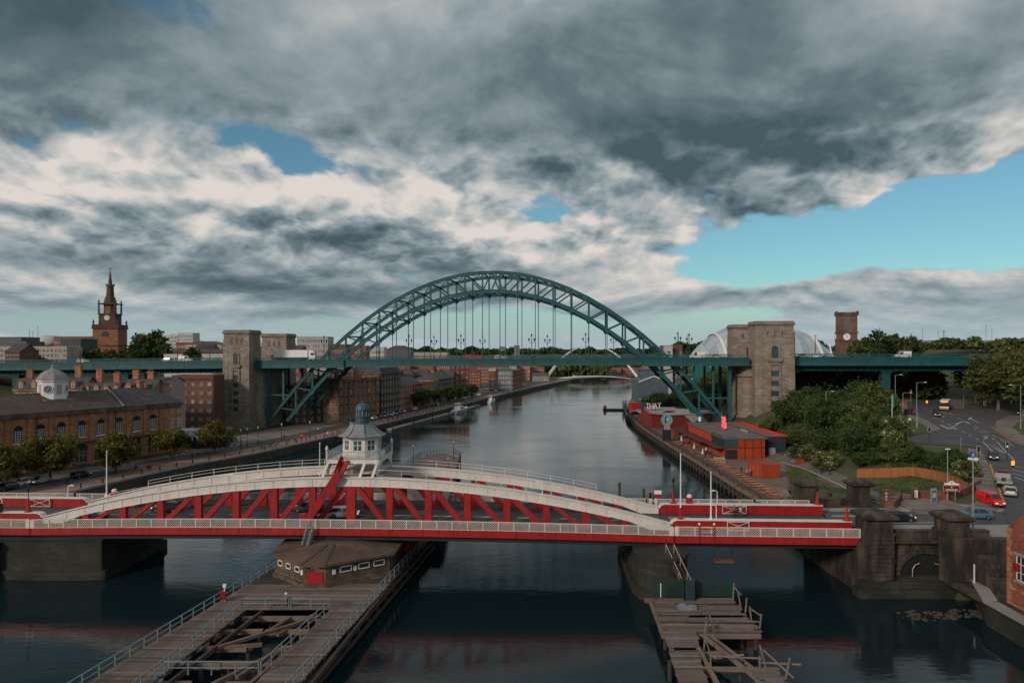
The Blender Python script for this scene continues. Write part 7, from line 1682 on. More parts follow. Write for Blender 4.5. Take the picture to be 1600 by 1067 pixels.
def stroke_text(par, txt, x, z, h_, m, w_=None, t_=0.12, sp=0.25, y=0.0, name='letter'):
 F_ = {'A':[(0,0,.5,1),(.5,1,1,0),(.25,.4,.75,.4)],'B':[(0,0,0,1),(0,1,.8,.9),(.8,.9,.8,.6),(.8,.6,0,.5),(0,.5,.9,.4),(.9,.4,.9,.1),(.9,.1,0,0)],'E':[(0,0,0,1),(0,0,1,0),(0,.5,.8,.5),(0,1,1,1)],'H':[(0,0,0,1),(1,0,1,1),(0,.5,1,.5)],'T':[(.5,0,.5,1),(0,1,1,1)],'R':[(0,0,0,1),(0,1,.9,.95),(.9,.95,.9,.55),(.9,.55,0,.5),(.4,.5,1,0)],'S':[(0,0,1,0),(1,0,1,.5),(1,.5,0,.5),(0,.5,0,1),(0,1,1,1)],'I':[(.5,0,.5,1)],'N':[(0,0,0,1),(0,1,1,0),(1,0,1,1)],'P':[(0,0,0,1),(0,1,.9,.95),(.9,.95,.9,.55),(.9,.55,0,.5)],'Y':[(0,1,.5,.5),(1,1,.5,.5),(.5,.5,.5,0)],'W':[(0,1,.25,0),(.25,0,.5,.7),(.5,.7,.75,0),(.75,0,1,1)],'L':[(0,1,0,0),(0,0,1,0)],'O':[(0,0,1,0),(1,0,1,1),(1,1,0,1),(0,1,0,0)],'V':[(0,1,.5,0),(.5,0,1,1)]}
 w_ = w_ or h_*0.62
 for ch in txt:
  if ch == ' ': x += w_+sp; continue
  q = MB()
  for a,b_,c,d in F_[ch]: q.bar((x+a*w_,y,z+b_*h_),(x+c*w_,y,z+d*h_),t_,t_,up=(0,1,0))
  q.obj(name, m, par); x += w_+sp
 return x
for k, (x0, x1) in enumerate(((-0.75,0.55),(-0.55,0.75),(-0.7,0.6),(-0.5,0.85),(-0.8,0.9),(-0.35,1.0))):
 q = MB(); q.box(x0, x1-0.5, -0.15, 0.0, 0.35+k*0.0+(5-k)*0.58, 0.35+(5-k)*0.58+0.48); q.box(x1-0.42, x1, -0.12, 0.03, 0.40+(5-k)*0.58, 0.40+(5-k)*0.58+0.46); q.obj('sign_row', neon, pk_s)
q = MB()
for x in (-0.7,0.6): q.bar((x,0.15,0),(x,0.15,3.9),0.08,0.08,up=(0,1,0))
q.bar((-0.4,0.3,0),(-0.4,0.3,5.2),0.1,0.1,up=(0,1,0)); q.obj('frame', lampgrey, pk_s)
nv = thing('navy_block', 'navy container block with long bright red roof beside the shrubs', 'building', (72.6,181,QZ), R(90)); q = MB(); corrug(q,(0,0),(34,0),0,5.6); corrug(q,(0,5),(0,0),0,5.6); corrug(q,(34,5),(0,5),0,5.6); q.obj('container_wall', navy, nv); q = MB(); q.box(-0.3,34,-0.3,2.7,5.6,5.9); q.obj('roof', redroof, nv); q = MB(); q.box(-0.1,34,2.75,5.3,5.6,5.8); q.obj('roof_walkway', greyroof, nv); q = MB(); q.box(-0.12,-0.02,2.8,4.6,0.1,2.6); q.obj('shutter', lampgrey, nv); q = MB(); q.box(2,10,5.2,6.6,4.9,5.2); q.obj('skylight', glass_b, nv)
mh = thing('market_hall', 'dark red market hall with white-edged skewed roof and large letters', 'building', (PXX(1018,250),250,QZ), R(3)); q = MB(); corrug(q,(0,0),(22,0),0,4.6); corrug(q,(0,16),(0,0),0,5.6); corrug(q,(22,0),(22,16),0,4.6); q.obj('container_wall', cont_d, mh)
q = MB(); q.add([(-0.6,-0.6,5.3),(6,-0.6,4.7),(17,-0.8,4.9),(24,4,5.6),(20,16.5,6.2),(1.5,16,6.4),(-0.6,6,6.0)], [(0,1,2,3,4,5,6)]); q.obj('roof', mat('pale_grey_roof',(0.36,0.37,0.40),0.7,0.1,0.3), mh)
q = MB(); rp = [(-0.6,-0.6,5.3),(6,-0.6,4.7),(17,-0.8,4.9),(24,4,5.6),(20,16.5,6.2),(1.5,16,6.4),(-0.6,6,6.0)]
for i in (0,2,3,5,6): q.bar(rp[i],rp[(i+1) % 7],0.7,0.35)
q.obj('red_roof_edge', mat('pinkish_red_trim',(0.50,0.06,0.055),0.6,0.1,0.5), mh)
q = MB(); q.add([(5,4,5.45),(8.5,3.5,5.4),(11,6.5,5.7),(8,8,5.85)],[(0,1,2,3)]); q.obj('roof_opening', cont_d, mh)
q = MB(); q.add([(12,-0.5,4.6),(19,-0.5,4.8),(15.5,-0.5,1.6)],[(0,1,2)]); q.obj('triangular_sail', mat('grey_sail',(0.28,0.30,0.32),0.8,0.1,0.5), mh)
stroke_text(mh, 'THAT', 0.0, 6.3, 2.1, whitep, 1.2, 0.28, 0.3, 8.0)
q = MB(); q.bar((-0.3,8.1,6.0),(6.5,8.1,6.0),0.15,0.15)
for x in (0.6,2.1,3.6,5.1): q.bar((x,8.2,5.5),(x,8.2,7.5),0.1,0.1,up=(0,1,0))
q.obj('letter_frame', iron, mh)
md = thing('portrait_mural', 'round turquoise mural with a dark-haired figure on the market hall front', 'mural', (PXX(1042,214),214,QZ+2.4)); tq = mat('turquoise_paint',(0.10,0.33,0.40),0.6,0.08,1)
q = MB(); q.slab([(1.8*math.cos(R(a)),4.2+1.8*math.sin(R(a))) for a in range(0,360,15)],-0.1,0.1); fixn(q.obj('disc', tq, md))
skin = mat('skin_tone',(0.42,0.25,0.18),0.6,0.05,2); skinp = mat('pale_mural_paint',(0.46,0.42,0.38),0.7,0.05,2)
q = MB(); q.slab([(0.1+0.42*math.cos(R(a)),4.55+0.55*math.sin(R(a))) for a in range(0,360,20)],-0.16,-0.11); fixn(q.obj('painted_face', skinp, md))
q = MB(); q.slab([(-0.65,3.2),(-0.1,3.4),(-0.3,4.5),(0.0,5.15),(0.35,5.2),(0.2,5.4),(-0.3,5.35),(-0.6,4.9)],-0.18,-0.12); fixn(q.obj('painted_hair', iron, md))
q = MB(); q.slab([(-0.9,1.2),(1.1,1.2),(0.95,2.9),(0.45,3.7),(-0.05,3.9),(-0.5,3.4),(-0.95,2.6)],-0.15,-0.105); fixn(q.obj('painted_dress', mat('grey_pink_paint',(0.30,0.22,0.22),0.7,0.2,1), md))
q = MB(); q.box(-1.3,1.3,-0.3,0.3,-2.4,1.2); q.bar((-1.0,0.3,0),(-1.0,0.3,2.6),0.12,0.12,up=(0,1,0)); q.bar((1.0,0.3,0),(1.0,0.3,2.6),0.12,0.12,up=(0,1,0)); q.obj('stand', iron, md)
container('shipping_container', 'dark red container behind the white letters', PXX(1001,268), 268, R(8), 7, 3, 3.2, cont_d, None, redroof)
container('shipping_container', 'small red container at the far quay corner before the blue shed', PXX(986,325), 325, R(5), 4.0, 3, 3.4, redroof)
container('shipping_container', 'low dark red stall with pale canopy in front of the market hall', PXX(1075,222), 222, R(92), 6, 3, 2.6, cont_d)
for i, (px, Y, w_, c) in enumerate(((1006,272,3.2,lead),(1066,226,5.0,mat('dark_red_awning',(0.10,0.03,0.025))),(1078,208,5.0,mat('brown_canvas',(0.12,0.08,0.06),0.8,0.2,1)),(1096,197,4.5,mat('dark_red_awning',(0.10,0.03,0.025))))):
 T = thing('canopy_stall', ('grey pitched canopy by the water below the dark red container','dark red parasol canopy between market hall and bar','brown canopy on posts beside the long bar','dark red canopy nearest the glazed corner of the bar')[i], 'canopy', (PXX(px,Y),Y,QZ)); q = MB(); q.add([(-w_/2,-1.6,2.4),(w_/2,-1.6,2.4),(w_/2,1.6,2.4),(-w_/2,1.6,2.4),(0,0,3.2)], [(0,1,4),(1,2,4),(2,3,4),(3,0,4),(3,2,1,0)]); q.obj('cover', c, T); q = MB()
 for x in (-w_/2+.1,w_/2-.1):
  for y in (-1.5,1.5): q.bar((x,y,0),(x,y,2.4),0.08,0.08,up=(0,1,0))
 q.obj('post', iron, T)
bar_c = thing('drinks_counter', 'pale slatted drinks counter with white bottles in front of the bar', 'counter', (PXX(1124,172),172,QZ)); q = MB()
for k in range(4): q.box(-1.5,1.5,-0.5,0.5,0.08+k*0.28,0.3+k*0.28)
q.obj('slatted_front', mat('pale_timber',(0.36,0.22,0.15),0.8,0.15,2), bar_c); q = MB()
for k in range(7): q.cyl((-1.2+k*0.4,0,1.2),(-1.2+k*0.4,0,1.55),0.09,0.06,6)
q.obj('bottle_row', whitep, bar_c)
for i, (px, py) in enumerate(((1243,722),(1250,724))): T = tag(MB().box(-.9,.9,-.6,.6,0,1.0).box(-1,1,-.7,.7,1.0,1.12).obj('crate', (lead, cont)[i], None, HP(px,py,0)), ('grey pallet box at the corner of the lawn','small red crate beside the path')[i], 'crate')
def picnic():
 T = thing('picnic_table', 'orange timber picnic table on the wharf edge', 'picnic table', (0,0,0), 0, 'picnic tables in a row along the wharf'); pm_ = mat('orange_table_timber',(0.52,0.19,0.075),0.75,0.15,2)
 q = MB()
 for k in range(4): q.box(-0.9,0.9,-0.36+k*0.185,-0.36+k*0.185+0.165,0.72,0.77)
 q.obj('tabletop', pm_, T)
 for sg in (-1,1): q = MB(); q.box(-0.9,0.9,sg*0.72-0.13,sg*0.72+0.13,0.42,0.47); q.obj('bench', pm_, T)
 for x in (-0.7,0.7): q = MB(); q.bar((x,-0.75,0),(x,-0.2,0.72),0.07,0.09); q.bar((x,0.75,0),(x,0.2,0.72),0.07,0.09); q.bar((x,-0.8,0.38),(x,0.8,0.38),0.06,0.09); q.obj('leg_frame', timber_d, T)
 return T
pt = picnic(); first = True; idx = 0
for k in range(17):
 Y = 131.0+k*2.7
 x = 50.6 + (0.6 if k % 5 == 2 else 0)
 place(pt, (x, Y, QZ+0.12), R(rnd.uniform(-4,4)), 'orange timber picnic table on the wharf, %s from the bridge end' % onum(k+1), first=first); first = False
for k in range(7):
 place(pt, (50.8+rnd.uniform(0,.8), 181+k*4.4, QZ+0.12), R(rnd.uniform(-10,10)), 'orange timber picnic table on the crowded far wharf, %s along' % onum(k+1), group='picnic tables on the far wharf')
# ------------------------------------------------------------------ trees and shrubs
def leafmat(name, c1, c2, rough=0.8):
 m = bpy.data.materials.new(name); m.use_nodes = True; t = m.node_tree; nn = t.nodes; L = t.links.new; b = nn['Principled BSDF']
 g = nn.new('ShaderNodeNewGeometry'); mx = nn.new('ShaderNodeMix'); mx.data_type = 'RGBA'; L(g.outputs['Random Per Island'], mx.inputs[0]); mx.inputs[6].default_value = c1+(1,); mx.inputs[7].default_value = c2+(1,)
 nz = nn.new('ShaderNodeTexNoise'); nz.inputs['Scale'].default_value = 0.35; L(g.outputs['Position'], nz.inputs['Vector'])
 sc = nn.new('ShaderNodeMapRange'); L(nz.outputs[0], sc.inputs[0]); sc.inputs[1].default_value = 0.3; sc.inputs[2].default_value = 0.7; sc.inputs[3].default_value = 0.5; sc.inputs[4].default_value = 1.55  # bright clump tops and dark gaps put into the leaf colour as noise
 vm = nn.new('ShaderNodeVectorMath'); vm.operation = 'SCALE'; L(mx.outputs[2], vm.inputs[0]); L(sc.outputs[0], vm.inputs['Scale'])
 L(vm.outputs[0], b.inputs['Base Color']); b.inputs['Roughness'].default_value = rough; b.inputs['Specular IOR Level'].default_value = 0.25
 tr = nn.new('ShaderNodeBsdfTranslucent'); L(vm.outputs[0], tr.inputs[0]); ms = nn.new('ShaderNodeMixShader'); ms.inputs[0].default_value = 0.25
 L(b.outputs[0], ms.inputs[1]); L(tr.outputs[0], ms.inputs[2]); L(ms.outputs[0], nn['Material Output'].inputs[0]); return m
lf_olive = leafmat('olive_leaves', (0.085,0.082,0.018), (0.165,0.145,0.034)); lf_dark = leafmat('dark_green_leaves', (0.026,0.050,0.015), (0.078,0.112,0.034))
lf_mid = leafmat('mid_green_leaves', (0.048,0.076,0.020), (0.118,0.145,0.040)); lf_yel = leafmat('yellow_green_leaves', (0.058,0.075,0.02), (0.12,0.13,0.036)); lf_blos = leafmat('cream_blossom', (0.36,0.34,0.20), (0.52,0.48,0.32))
bark = mat('bark', (0.075,0.058,0.045),0.9,0.25,2,bump=0.4); bark_p = mat('pale_bark', (0.17,0.14,0.115),0.9,0.25,1.5,bump=0.3)
def leaf_arrays(seed, rx, ry, rz, cz, nclump, nleaf, size, cr=0.26, flat=0.8, shell=0.55):
 g = np.random.default_rng(seed); C = []
 while len(C) < nclump:
  p = g.normal(size=3); p /= np.linalg.norm(p); r = (shell+(1-shell)*g.random()**0.6)*(0.78+0.32*g.random());
  if p[2] < -0.55 and g.random() < 0.7: continue
  lob = 1+0.16*math.sin(3*math.atan2(p[1],p[0])+seed)+0.12*math.sin(5*p[2]+seed*2)
  C.append((p[0]*rx*r*lob, p[1]*ry*r*lob, cz+p[2]*rz*r*lob))
 C = np.array(C); k = nleaf//nclump
 cr_ = cr*min(rx, rz)*(0.7+0.7*g.random((nclump,1,1)))
 off = g.normal(size=(nclump,k,3))*cr_*np.array([1,1,flat])*0.62
 P = (C[:,None,:]+off).reshape(-1,3); n = len(P)
 a = g.normal(size=(n,3)); a /= np.linalg.norm(a,axis=1)[:,None]; b_ = g.normal(size=(n,3)); b_ -= a*np.sum(a*b_,1)[:,None]; b_ /= np.linalg.norm(b_,axis=1)[:,None]
 s = size*(0.6+0.8*g.random((n,1))); a = a*s; b_ = b_*s*0.62
 V = np.stack([P-a, P+b_*0.9, P+a, P-b_*0.9],1).reshape(-1,3)
 return V, n
def quads_mesh(name, V, n, m):
 me = bpy.data.meshes.new(name); me.vertices.add(4*n); me.vertices.foreach_set('co', V.astype(np.float32).ravel()); me.loops.add(4*n); me.loops.foreach_set('vertex_index', np.arange(4*n, dtype=np.int32)); me.polygons.add(n); me.polygons.foreach_set('loop_start', np.arange(0,4*n,4,dtype=np.int32)); me.polygons.foreach_set('loop_total', np.full(n,4,dtype=np.int32)); me.update(calc_edges=True); me.materials.append(m); return me
def trunk_mb(seed, h_, r0, nb, spread, top):
 g = random.Random(seed); q = MB(); lean = (g.uniform(-.2,.2), g.uniform(-.2,.2))
 pts = [(0,0,-0.3),(lean[0]*.4,lean[1]*.4,h_*0.5),(lean[0],lean[1],h_),(lean[0]*1.5,lean[1]*1.5,top)]; q.tube(pts,[r0*1.25,r0,r0*0.8,r0*0.25],8)
 for k in range(nb):
  a = 2*math.pi*k/nb+g.uniform(-.4,.4); z0 = h_*g.uniform(0.75,1.15); e = (lean[0]+math.cos(a)*spread*g.uniform(.6,1), lean[1]+math.sin(a)*spread*g.uniform(.6,1), z0+(top-z0)*g.uniform(.5,.95)); md = (lean[0]+(e[0]-lean[0])*.4, lean[1]+(e[1]-lean[1])*.4, z0+(e[2]-z0)*.55)
  q.tube([(lean[0],lean[1],z0),md,e],[r0*.5,r0*.35,r0*.1],6)
 return q
def tree_proto(name, seed, rx, rz, cz, nclump, nleaf, size, leaf, h_, r0, barkm, spread, blossom=0, ry=None):
 T = thing(name, 'tree', 'tree', (0,0,-500)); V, n = leaf_arrays(seed, rx, ry or rx, rz, cz, nclump, nleaf, size); link('crown', quads_mesh('crown', V, n, leaf), T)
 trunk_mb(seed, h_, r0, 6, spread, cz+rz*0.4).obj('trunk', barkm, T)
 if blossom:
  g = np.random.default_rng(seed+50); V, n = leaf_arrays(seed, rx*1.04, (ry or rx)*1.04, rz*1.04, cz, nclump, blossom, size*0.8, cr=0.2);
  Vc = V.reshape(-1,4,3); keep = (Vc[:,:,2].mean(1) > cz-rz*0.3) & (np.sin(Vc[:,0,0]*1.1+seed)+np.sin(Vc[:,0,1]*0.9+Vc[:,0,2]) > 0.35); Vc = Vc[keep]; link('blossom', quads_mesh('blossom', Vc.reshape(-1,3), len(Vc), lf_blos), T)
 return T
PR = {}
def tput(key, X, Y, z, s, rz, label, group, cat='tree', sz=None):
 T, used = PR[key]; o = place(T, (X,Y,z), rz, label, first=not used, scale=(s,s,sz or s), group=group); o['category'] = cat; PR[key] = (T, True); return o
PR['quay'] = (tree_proto('quayside_tree', 1, 4.4, 3.3, 4.9, 70, 6500, 0.30, lf_olive, 2.2, 0.2, bark, 2.6), False)
PR['quay2'] = (tree_proto('quayside_tree', 2, 4.0, 3.2, 4.8, 60, 6000, 0.30, lf_olive, 2.2, 0.2, bark, 2.4), False)
PR['shrub'] = (tree_proto('shrub', 3, 5.2, 4.0, 3.6, 90, 9000, 0.34, lf_dark, 1.2, 0.22, bark, 3.4), False)
PR['shrub2'] = (tree_proto('shrub', 4, 5.0, 3.6, 3.3, 90, 9000, 0.34, lf_mid, 1.2, 0.22, bark, 3.2), False)
PR['blos'] = (tree_proto('hawthorn', 5, 4.6, 3.6, 3.4, 80, 8000, 0.32, lf_mid, 1.2, 0.2, bark, 3.0, blossom=5200), False)
PR['tall'] = (tree_proto('tall_tree', 6, 7.0, 6.4, 11.0, 110, 12000, 0.48, lf_yel, 5.5, 0.42, bark_p, 4.4), False)
PR['far'] = (tree_proto('far_tree', 7, 5.0, 4.6, 6.4, 50, 2600, 0.7, lf_dark, 2.5, 0.3, bark, 3), False)
PR['far2'] = (tree_proto('far_tree', 8, 5.0, 4.2, 6.0, 50, 2600, 0.7, lf_mid, 2.5, 0.3, bark, 3), False)
PR['round'] = (tree_proto('round_tree', 9, 2.6, 2.6, 4.4, 40, 2200, 0.32, lf_dark, 2.0, 0.16, bark, 1.5), False)
ordn = ('first','second','third','fourth','fifth','sixth','seventh','eighth','ninth','tenth','eleventh','twelfth')
for i, (px, py, s, key) in enumerate(((336,708,1.02,'quay'),(266,720,0.98,'quay2'),(181,739,1.08,'quay'),(79,752,1.2,'quay2'),(-6,768,1.1,'quay'))):
 X, Y = G(px, py, QZ); tput(key, X, Y, QZ+0.05, s, i*1.3, 'olive-green riverside tree before the hall, %s counted from the granite tower' % ordn[i], 'trees on the left quay')
sp = [(1352,150,.6,'shrub'),(1392,147,.6,'shrub2'),(1428,143,.55,'shrub'),(1462,138,.5,'shrub'),(1492,133,.5,'shrub'),(1508,125,.55,'blos'),
  (1292,156,.72,'blos'),(1340,158,.8,'shrub'),(1396,154,.72,'blos'),(1252,168,.66,'blos'),(1296,170,.95,'shrub'),(1348,171,.95,'shrub2'),(1396,168,.8,'blos'),
  (1240,184,.8,'shrub2'),(1288,186,1.05,'shrub'),(1338,186,1.1,'shrub2'),(1374,186,.9,'shrub'),(1205,200,.7,'shrub2'),(1240,203,1.0,'shrub'),(1275,202,1.1,'shrub2'),(1328,203,1.2,'shrub'),(1362,204,1.3,'shrub2'),(1262,217,1.1,'shrub'),(1310,219,1.1,'shrub'),(1350,219,1.1,'shrub')]
for i, (px, Y, s, key) in enumerate(sp):
 X = PXX(px, Y); row = 'front row above the timber fence' if Y < 151 else ('second row' if Y < 160 else ('middle row' if Y < 175 else ('upper row' if Y < 190 else 'back row')))
 same = [q_ for q_ in sp[:i] if (q_[1] < 151) == (Y < 151) and (q_[1] < 160) == (Y < 160) and (q_[1] < 175) == (Y < 175) and (q_[1] < 190) == (Y < 190)]
 kind = {'shrub':'dark green shrub','shrub2':'mid green shrub','blos':'hawthorn with cream blossom'}[key]
 tput(key, X, Y, h1(X,Y)-0.3, s*0.92, i*0.9, '%s, %s in %s of the thicket' % (kind, ordn[min(11,len(same))], row), 'shrubs in the park thicket', 'shrub', sz=s*(0.62+0.5*((i*37) % 10)/10))
for i, (px, Y, s) in enumerate(((1560,215,1.0),(1600,200,1.05),(1525,232,0.85),(1640,190,1.1),(1580,240,1.0),(1618,225,1.0))):
 X = PXX(px, Y); tput('tall', X, Y, h1(X,Y)-0.2, s, i*1.7, 'tall yellow-green tree right of the junction, %s' % ('at its left front','nearest the right lamp','hugging the viaduct','cut by the right edge','in the back row','in the back row by the edge')[i], 'tall trees by the junction')
for i, (px, Y, s) in enumerate(((1345,262,.85),(1372,266,1.05),(1400,268,1.0),(1425,270,.9),(1358,280,.9))):
 X = PXX(px, Y); tput('far' if i % 2 else 'far2', X, Y, PZ(562,Y)-1.5, s, i*2.1, 'dark round tree above the right viaduct railing, %s from the church tower' % ordn[i], 'trees above the right viaduct')
for i, (px, pyt, Y, s) in enumerate(((236,520,340,1.75),(221,532,335,1.2),(300,545,320,0.8),(150,546,350,1.0),(175,549,345,0.9),(196,548,345,0.95),(130,549,345,0.8),(45,553,320,0.95),(60,557,318,0.7),(210,552,330,0.6))):
 X = PXX(px, Y); top = PZ(pyt, Y); tput('far' if i % 3 else 'far2', X, Y, top-11.0*s, s, i*1.9, ('large dark tree right of the steeple','smaller tree hugging the large one by the steeple','small round tree above the left viaduct near the tower','dark tree at the foot of the steeple, left','dark tree at the foot of the steeple, middle','dark tree at the foot of the steeple, right','dark tree in front of the slate block','dark tree before the cream office','small tree before the cream office','low tree between steeple and large tree')[i], 'trees on the left hill')
for i, (px, py) in enumerate(((672,640),(684,637),(720,631),(731,629),(742,626),(753,624),(700,634))):
 X, Y = G(px, py, QZ); tput('round', X-6, Y, QZ, 1.25, i, 'small dark round tree on the north quay, %s along' % ordn[i], 'round trees on the north quay')
for i in range(16):
 X = 68+ (i % 4)*8+rnd.uniform(-2,2); Y = 268+(i//4)*16+rnd.uniform(-3,3); tput(('shrub','shrub2')[i % 2], X, Y, h1(X,Y)-0.4, rnd.uniform(.8,1.2), i, 'green shrub on the embankment behind the right arch foot, %s from the river' % onum(i+1), 'shrubs on the embankment behind the arch foot', 'shrub')
for i in range(15):
 Y = 246+(i % 3)*9+rnd.uniform(-2,2); X = 98+i*4.2; tput('far', X, Y, h1(X,Y)-3.2, rnd.uniform(1.0,1.35), i, 'dark tree in the shade behind the right viaduct, %s from the tower' % onum(i+1), 'dark trees behind the right viaduct')
def treeline(name, label, pts, hgt, n, size, m, seed):
 g = np.random.default_rng(seed); P = []
 seglen = [math.dist(a[:2],b_[:2]) for a,b_ in zip(pts[:-1],pts[1:])]; tot = sum(seglen)
 V = []
 for (a,b_),L in zip(zip(pts[:-1],pts[1:]),seglen):
  k = int(n*L/tot); t_ = g.random(k); hh = hgt*(0.55+0.45*np.sin(t_*L/hgt*1.7+seed)*np.sin(t_*L/hgt*0.61+2)); z = g.random(k)**0.7*np.maximum(hh,hgt*.3)
  x = a[0]+(b_[0]-a[0])*t_; y = a[1]+(b_[1]-a[1])*t_+g.normal(size=k)*hgt*0.35; zz_ = a[2]+(b_[2]-a[2])*t_+z; V.append(np.stack([x,y,zz_],1))
 P = np.concatenate(V); n = len(P); a = g.normal(size=(n,3)); a /= np.linalg.norm(a,axis=1)[:,None]; b_ = g.normal(size=(n,3)); b_ -= a*np.sum(a*b_,1)[:,None]; b_ /= np.linalg.norm(b_,axis=1)[:,None]
 s = size*(.6+.8*g.random((n,1))); W_ = np.stack([P-a*s,P+b_*s*.7,P+a*s,P-b_*s*.7],1).reshape(-1,3)
 stuff(link(name, quads_mesh(name, W_, n, m)))
def TL(px0, px1, py, Y, hgt, n, size, m, seed): treeline('distant_woodland', '', [(PXX(px0,Y),Y,PZ(py,Y)),(PXX((px0+px1)/2,Y),Y*1.02,PZ(py,Y)),(PXX(px1,Y),Y,PZ(py,Y))], hgt, n, size, m, seed)
TL(840,950,586,740,16,3500,2.2,lf_mid,1); TL(930,1070,580,860,20,3500,2.4,lf_dark,2); TL(-80,420,556,700,14,4500,2.2,lf_dark,3); TL(420,800,554,1300,16,4500,3.0,lf_dark,4); TL(760,1120,553,1700,18,4500,3.6,lf_dark,5); TL(1050,1650,548,900,14,5000,2.6,lf_dark,6); TL(-200,1800,551,2600,22,6000,7.0,lf_dark,7); TL(860,1000,573,760,12,1500,2.0,lf_mid,8); TL(1100,1320,562,420,9,3000,1.3,lf_dark,9); TL(1440,1640,545,300,8,2600,1.0,lf_mid,10)
def tufts(name, poly, n, size, m, seed, dz=0.0):
 g = np.random.default_rng(seed); xs = [p[0] for p in poly]; ys = [p[1] for p in poly]; X = g.uniform(min(xs),max(xs),n); Y = g.uniform(min(ys),max(ys),n); k = inside(X,Y,poly); X, Y = X[k], Y[k]; Z = H(X,Y)+dz; n = len(X)
 an = g.random(n)*6.28; s = size*(.5+g.random(n)); a = np.stack([np.cos(an)*s*.4,np.sin(an)*s*.4,np.zeros(n)],1); up = np.stack([g.normal(size=n)*.2*s,g.normal(size=n)*.2*s,s],1); P = np.stack([X,Y,Z-0.03],1); W_ = np.stack([P-a,P+a,P+a*.3+up,P-a*.3+up],1).reshape(-1,3); stuff(link(name, quads_mesh(name, W_, n, m)))
lw = [HP(a,b_,0)[:2] for a,b_ in ((1225,725),(1262,735),(1345,772),(1348,786),(1296,786),(1286,766),(1236,750),(1228,742))]; tufts('lawn_grass', lw, 9000, 0.16, leafmat('lawn_blades',(0.05,0.075,0.018),(0.085,0.105,0.03)), 3, 0.03)
lw = [HP(a,b_,0)[:2] for a,b_ in ((1366,758),(1420,740),(1470,745),(1500,770),(1440,768),(1376,772))]; tufts('lawn_grass', lw, 6000, 0.16, bpy.data.materials['lawn_blades'], 4, 0.03)
tufts('bank_undergrowth', [(80,136),(89,131),(88,150),(95,175),(98,190),(110,215),(80,215),(79,190),(78,156)], 15000, 0.5, lf_dark, 5)
tufts('verge_undergrowth', [(100,150),(150,190),(175,235),(150,235),(128,215)], 1, 0.3, lf_mid, 6)
# ------------------------------------------------------------------ vehicles
tyre = mat('tyre_rubber', (0.012,0.012,0.013),0.85,0.1,2); rim_m = mat('alloy_rim', (0.28,0.29,0.30),0.35,0.05,2,metal=0.6); cglass = mat('car_glass', (0.015,0.02,0.024),0.06,0.1,1,spec=0.8)
headl = mat('headlamp', (0.75,0.75,0.72),0.2,0.02,1,emit=((1,0.95,0.85),0.6)); taill = mat('tail_lamp', (0.45,0.01,0.015),0.3,0.02,1); brakel = mat('lit_brake_lamp', (0.7,0.01,0.03),0.3,0.02,1,emit=((1,0.03,0.06),2.0)); plate = mat('number_plate', (0.6,0.55,0.35),0.5,0.02,1); blackp = mat('black_trim', (0.015,0.015,0.016),0.6,0.1,1)
def paint(n, c, r=0.28): return mat('car_paint_'+n, c, r, 0.05, 1, spec=0.6)
def wheel(T, x, y, r_, w_=0.2):
 sg = 1 if y > 0 else -1
 q = MB(); q.cyl((0,-w_/2,0),(0,w_/2,0),r_,r_,16); o = q.obj('wheel', tyre, T, (x,y,r_)); q = MB(); q.cyl((0,sg*(w_/2-0.02),0),(0,sg*(w_/2+0.015),0),r_*0.62,r_*0.58,10); q.obj('rim', rim_m, o)
def loft(rings):
 q = MB(); n = len(rings[0]); vs = [p for r_ in rings for p in r_]; fs = []
 for i in range(len(rings)-1):
  for k in range(n): fs.append((i*n+k,i*n+(k+1)%n,(i+1)*n+(k+1)%n,(i+1)*n+k))
 fs.append(tuple(range(n-1,-1,-1))); fs.append(tuple(range((len(rings)-1)*n,len(rings)*n))); q.add(vs, fs); return q
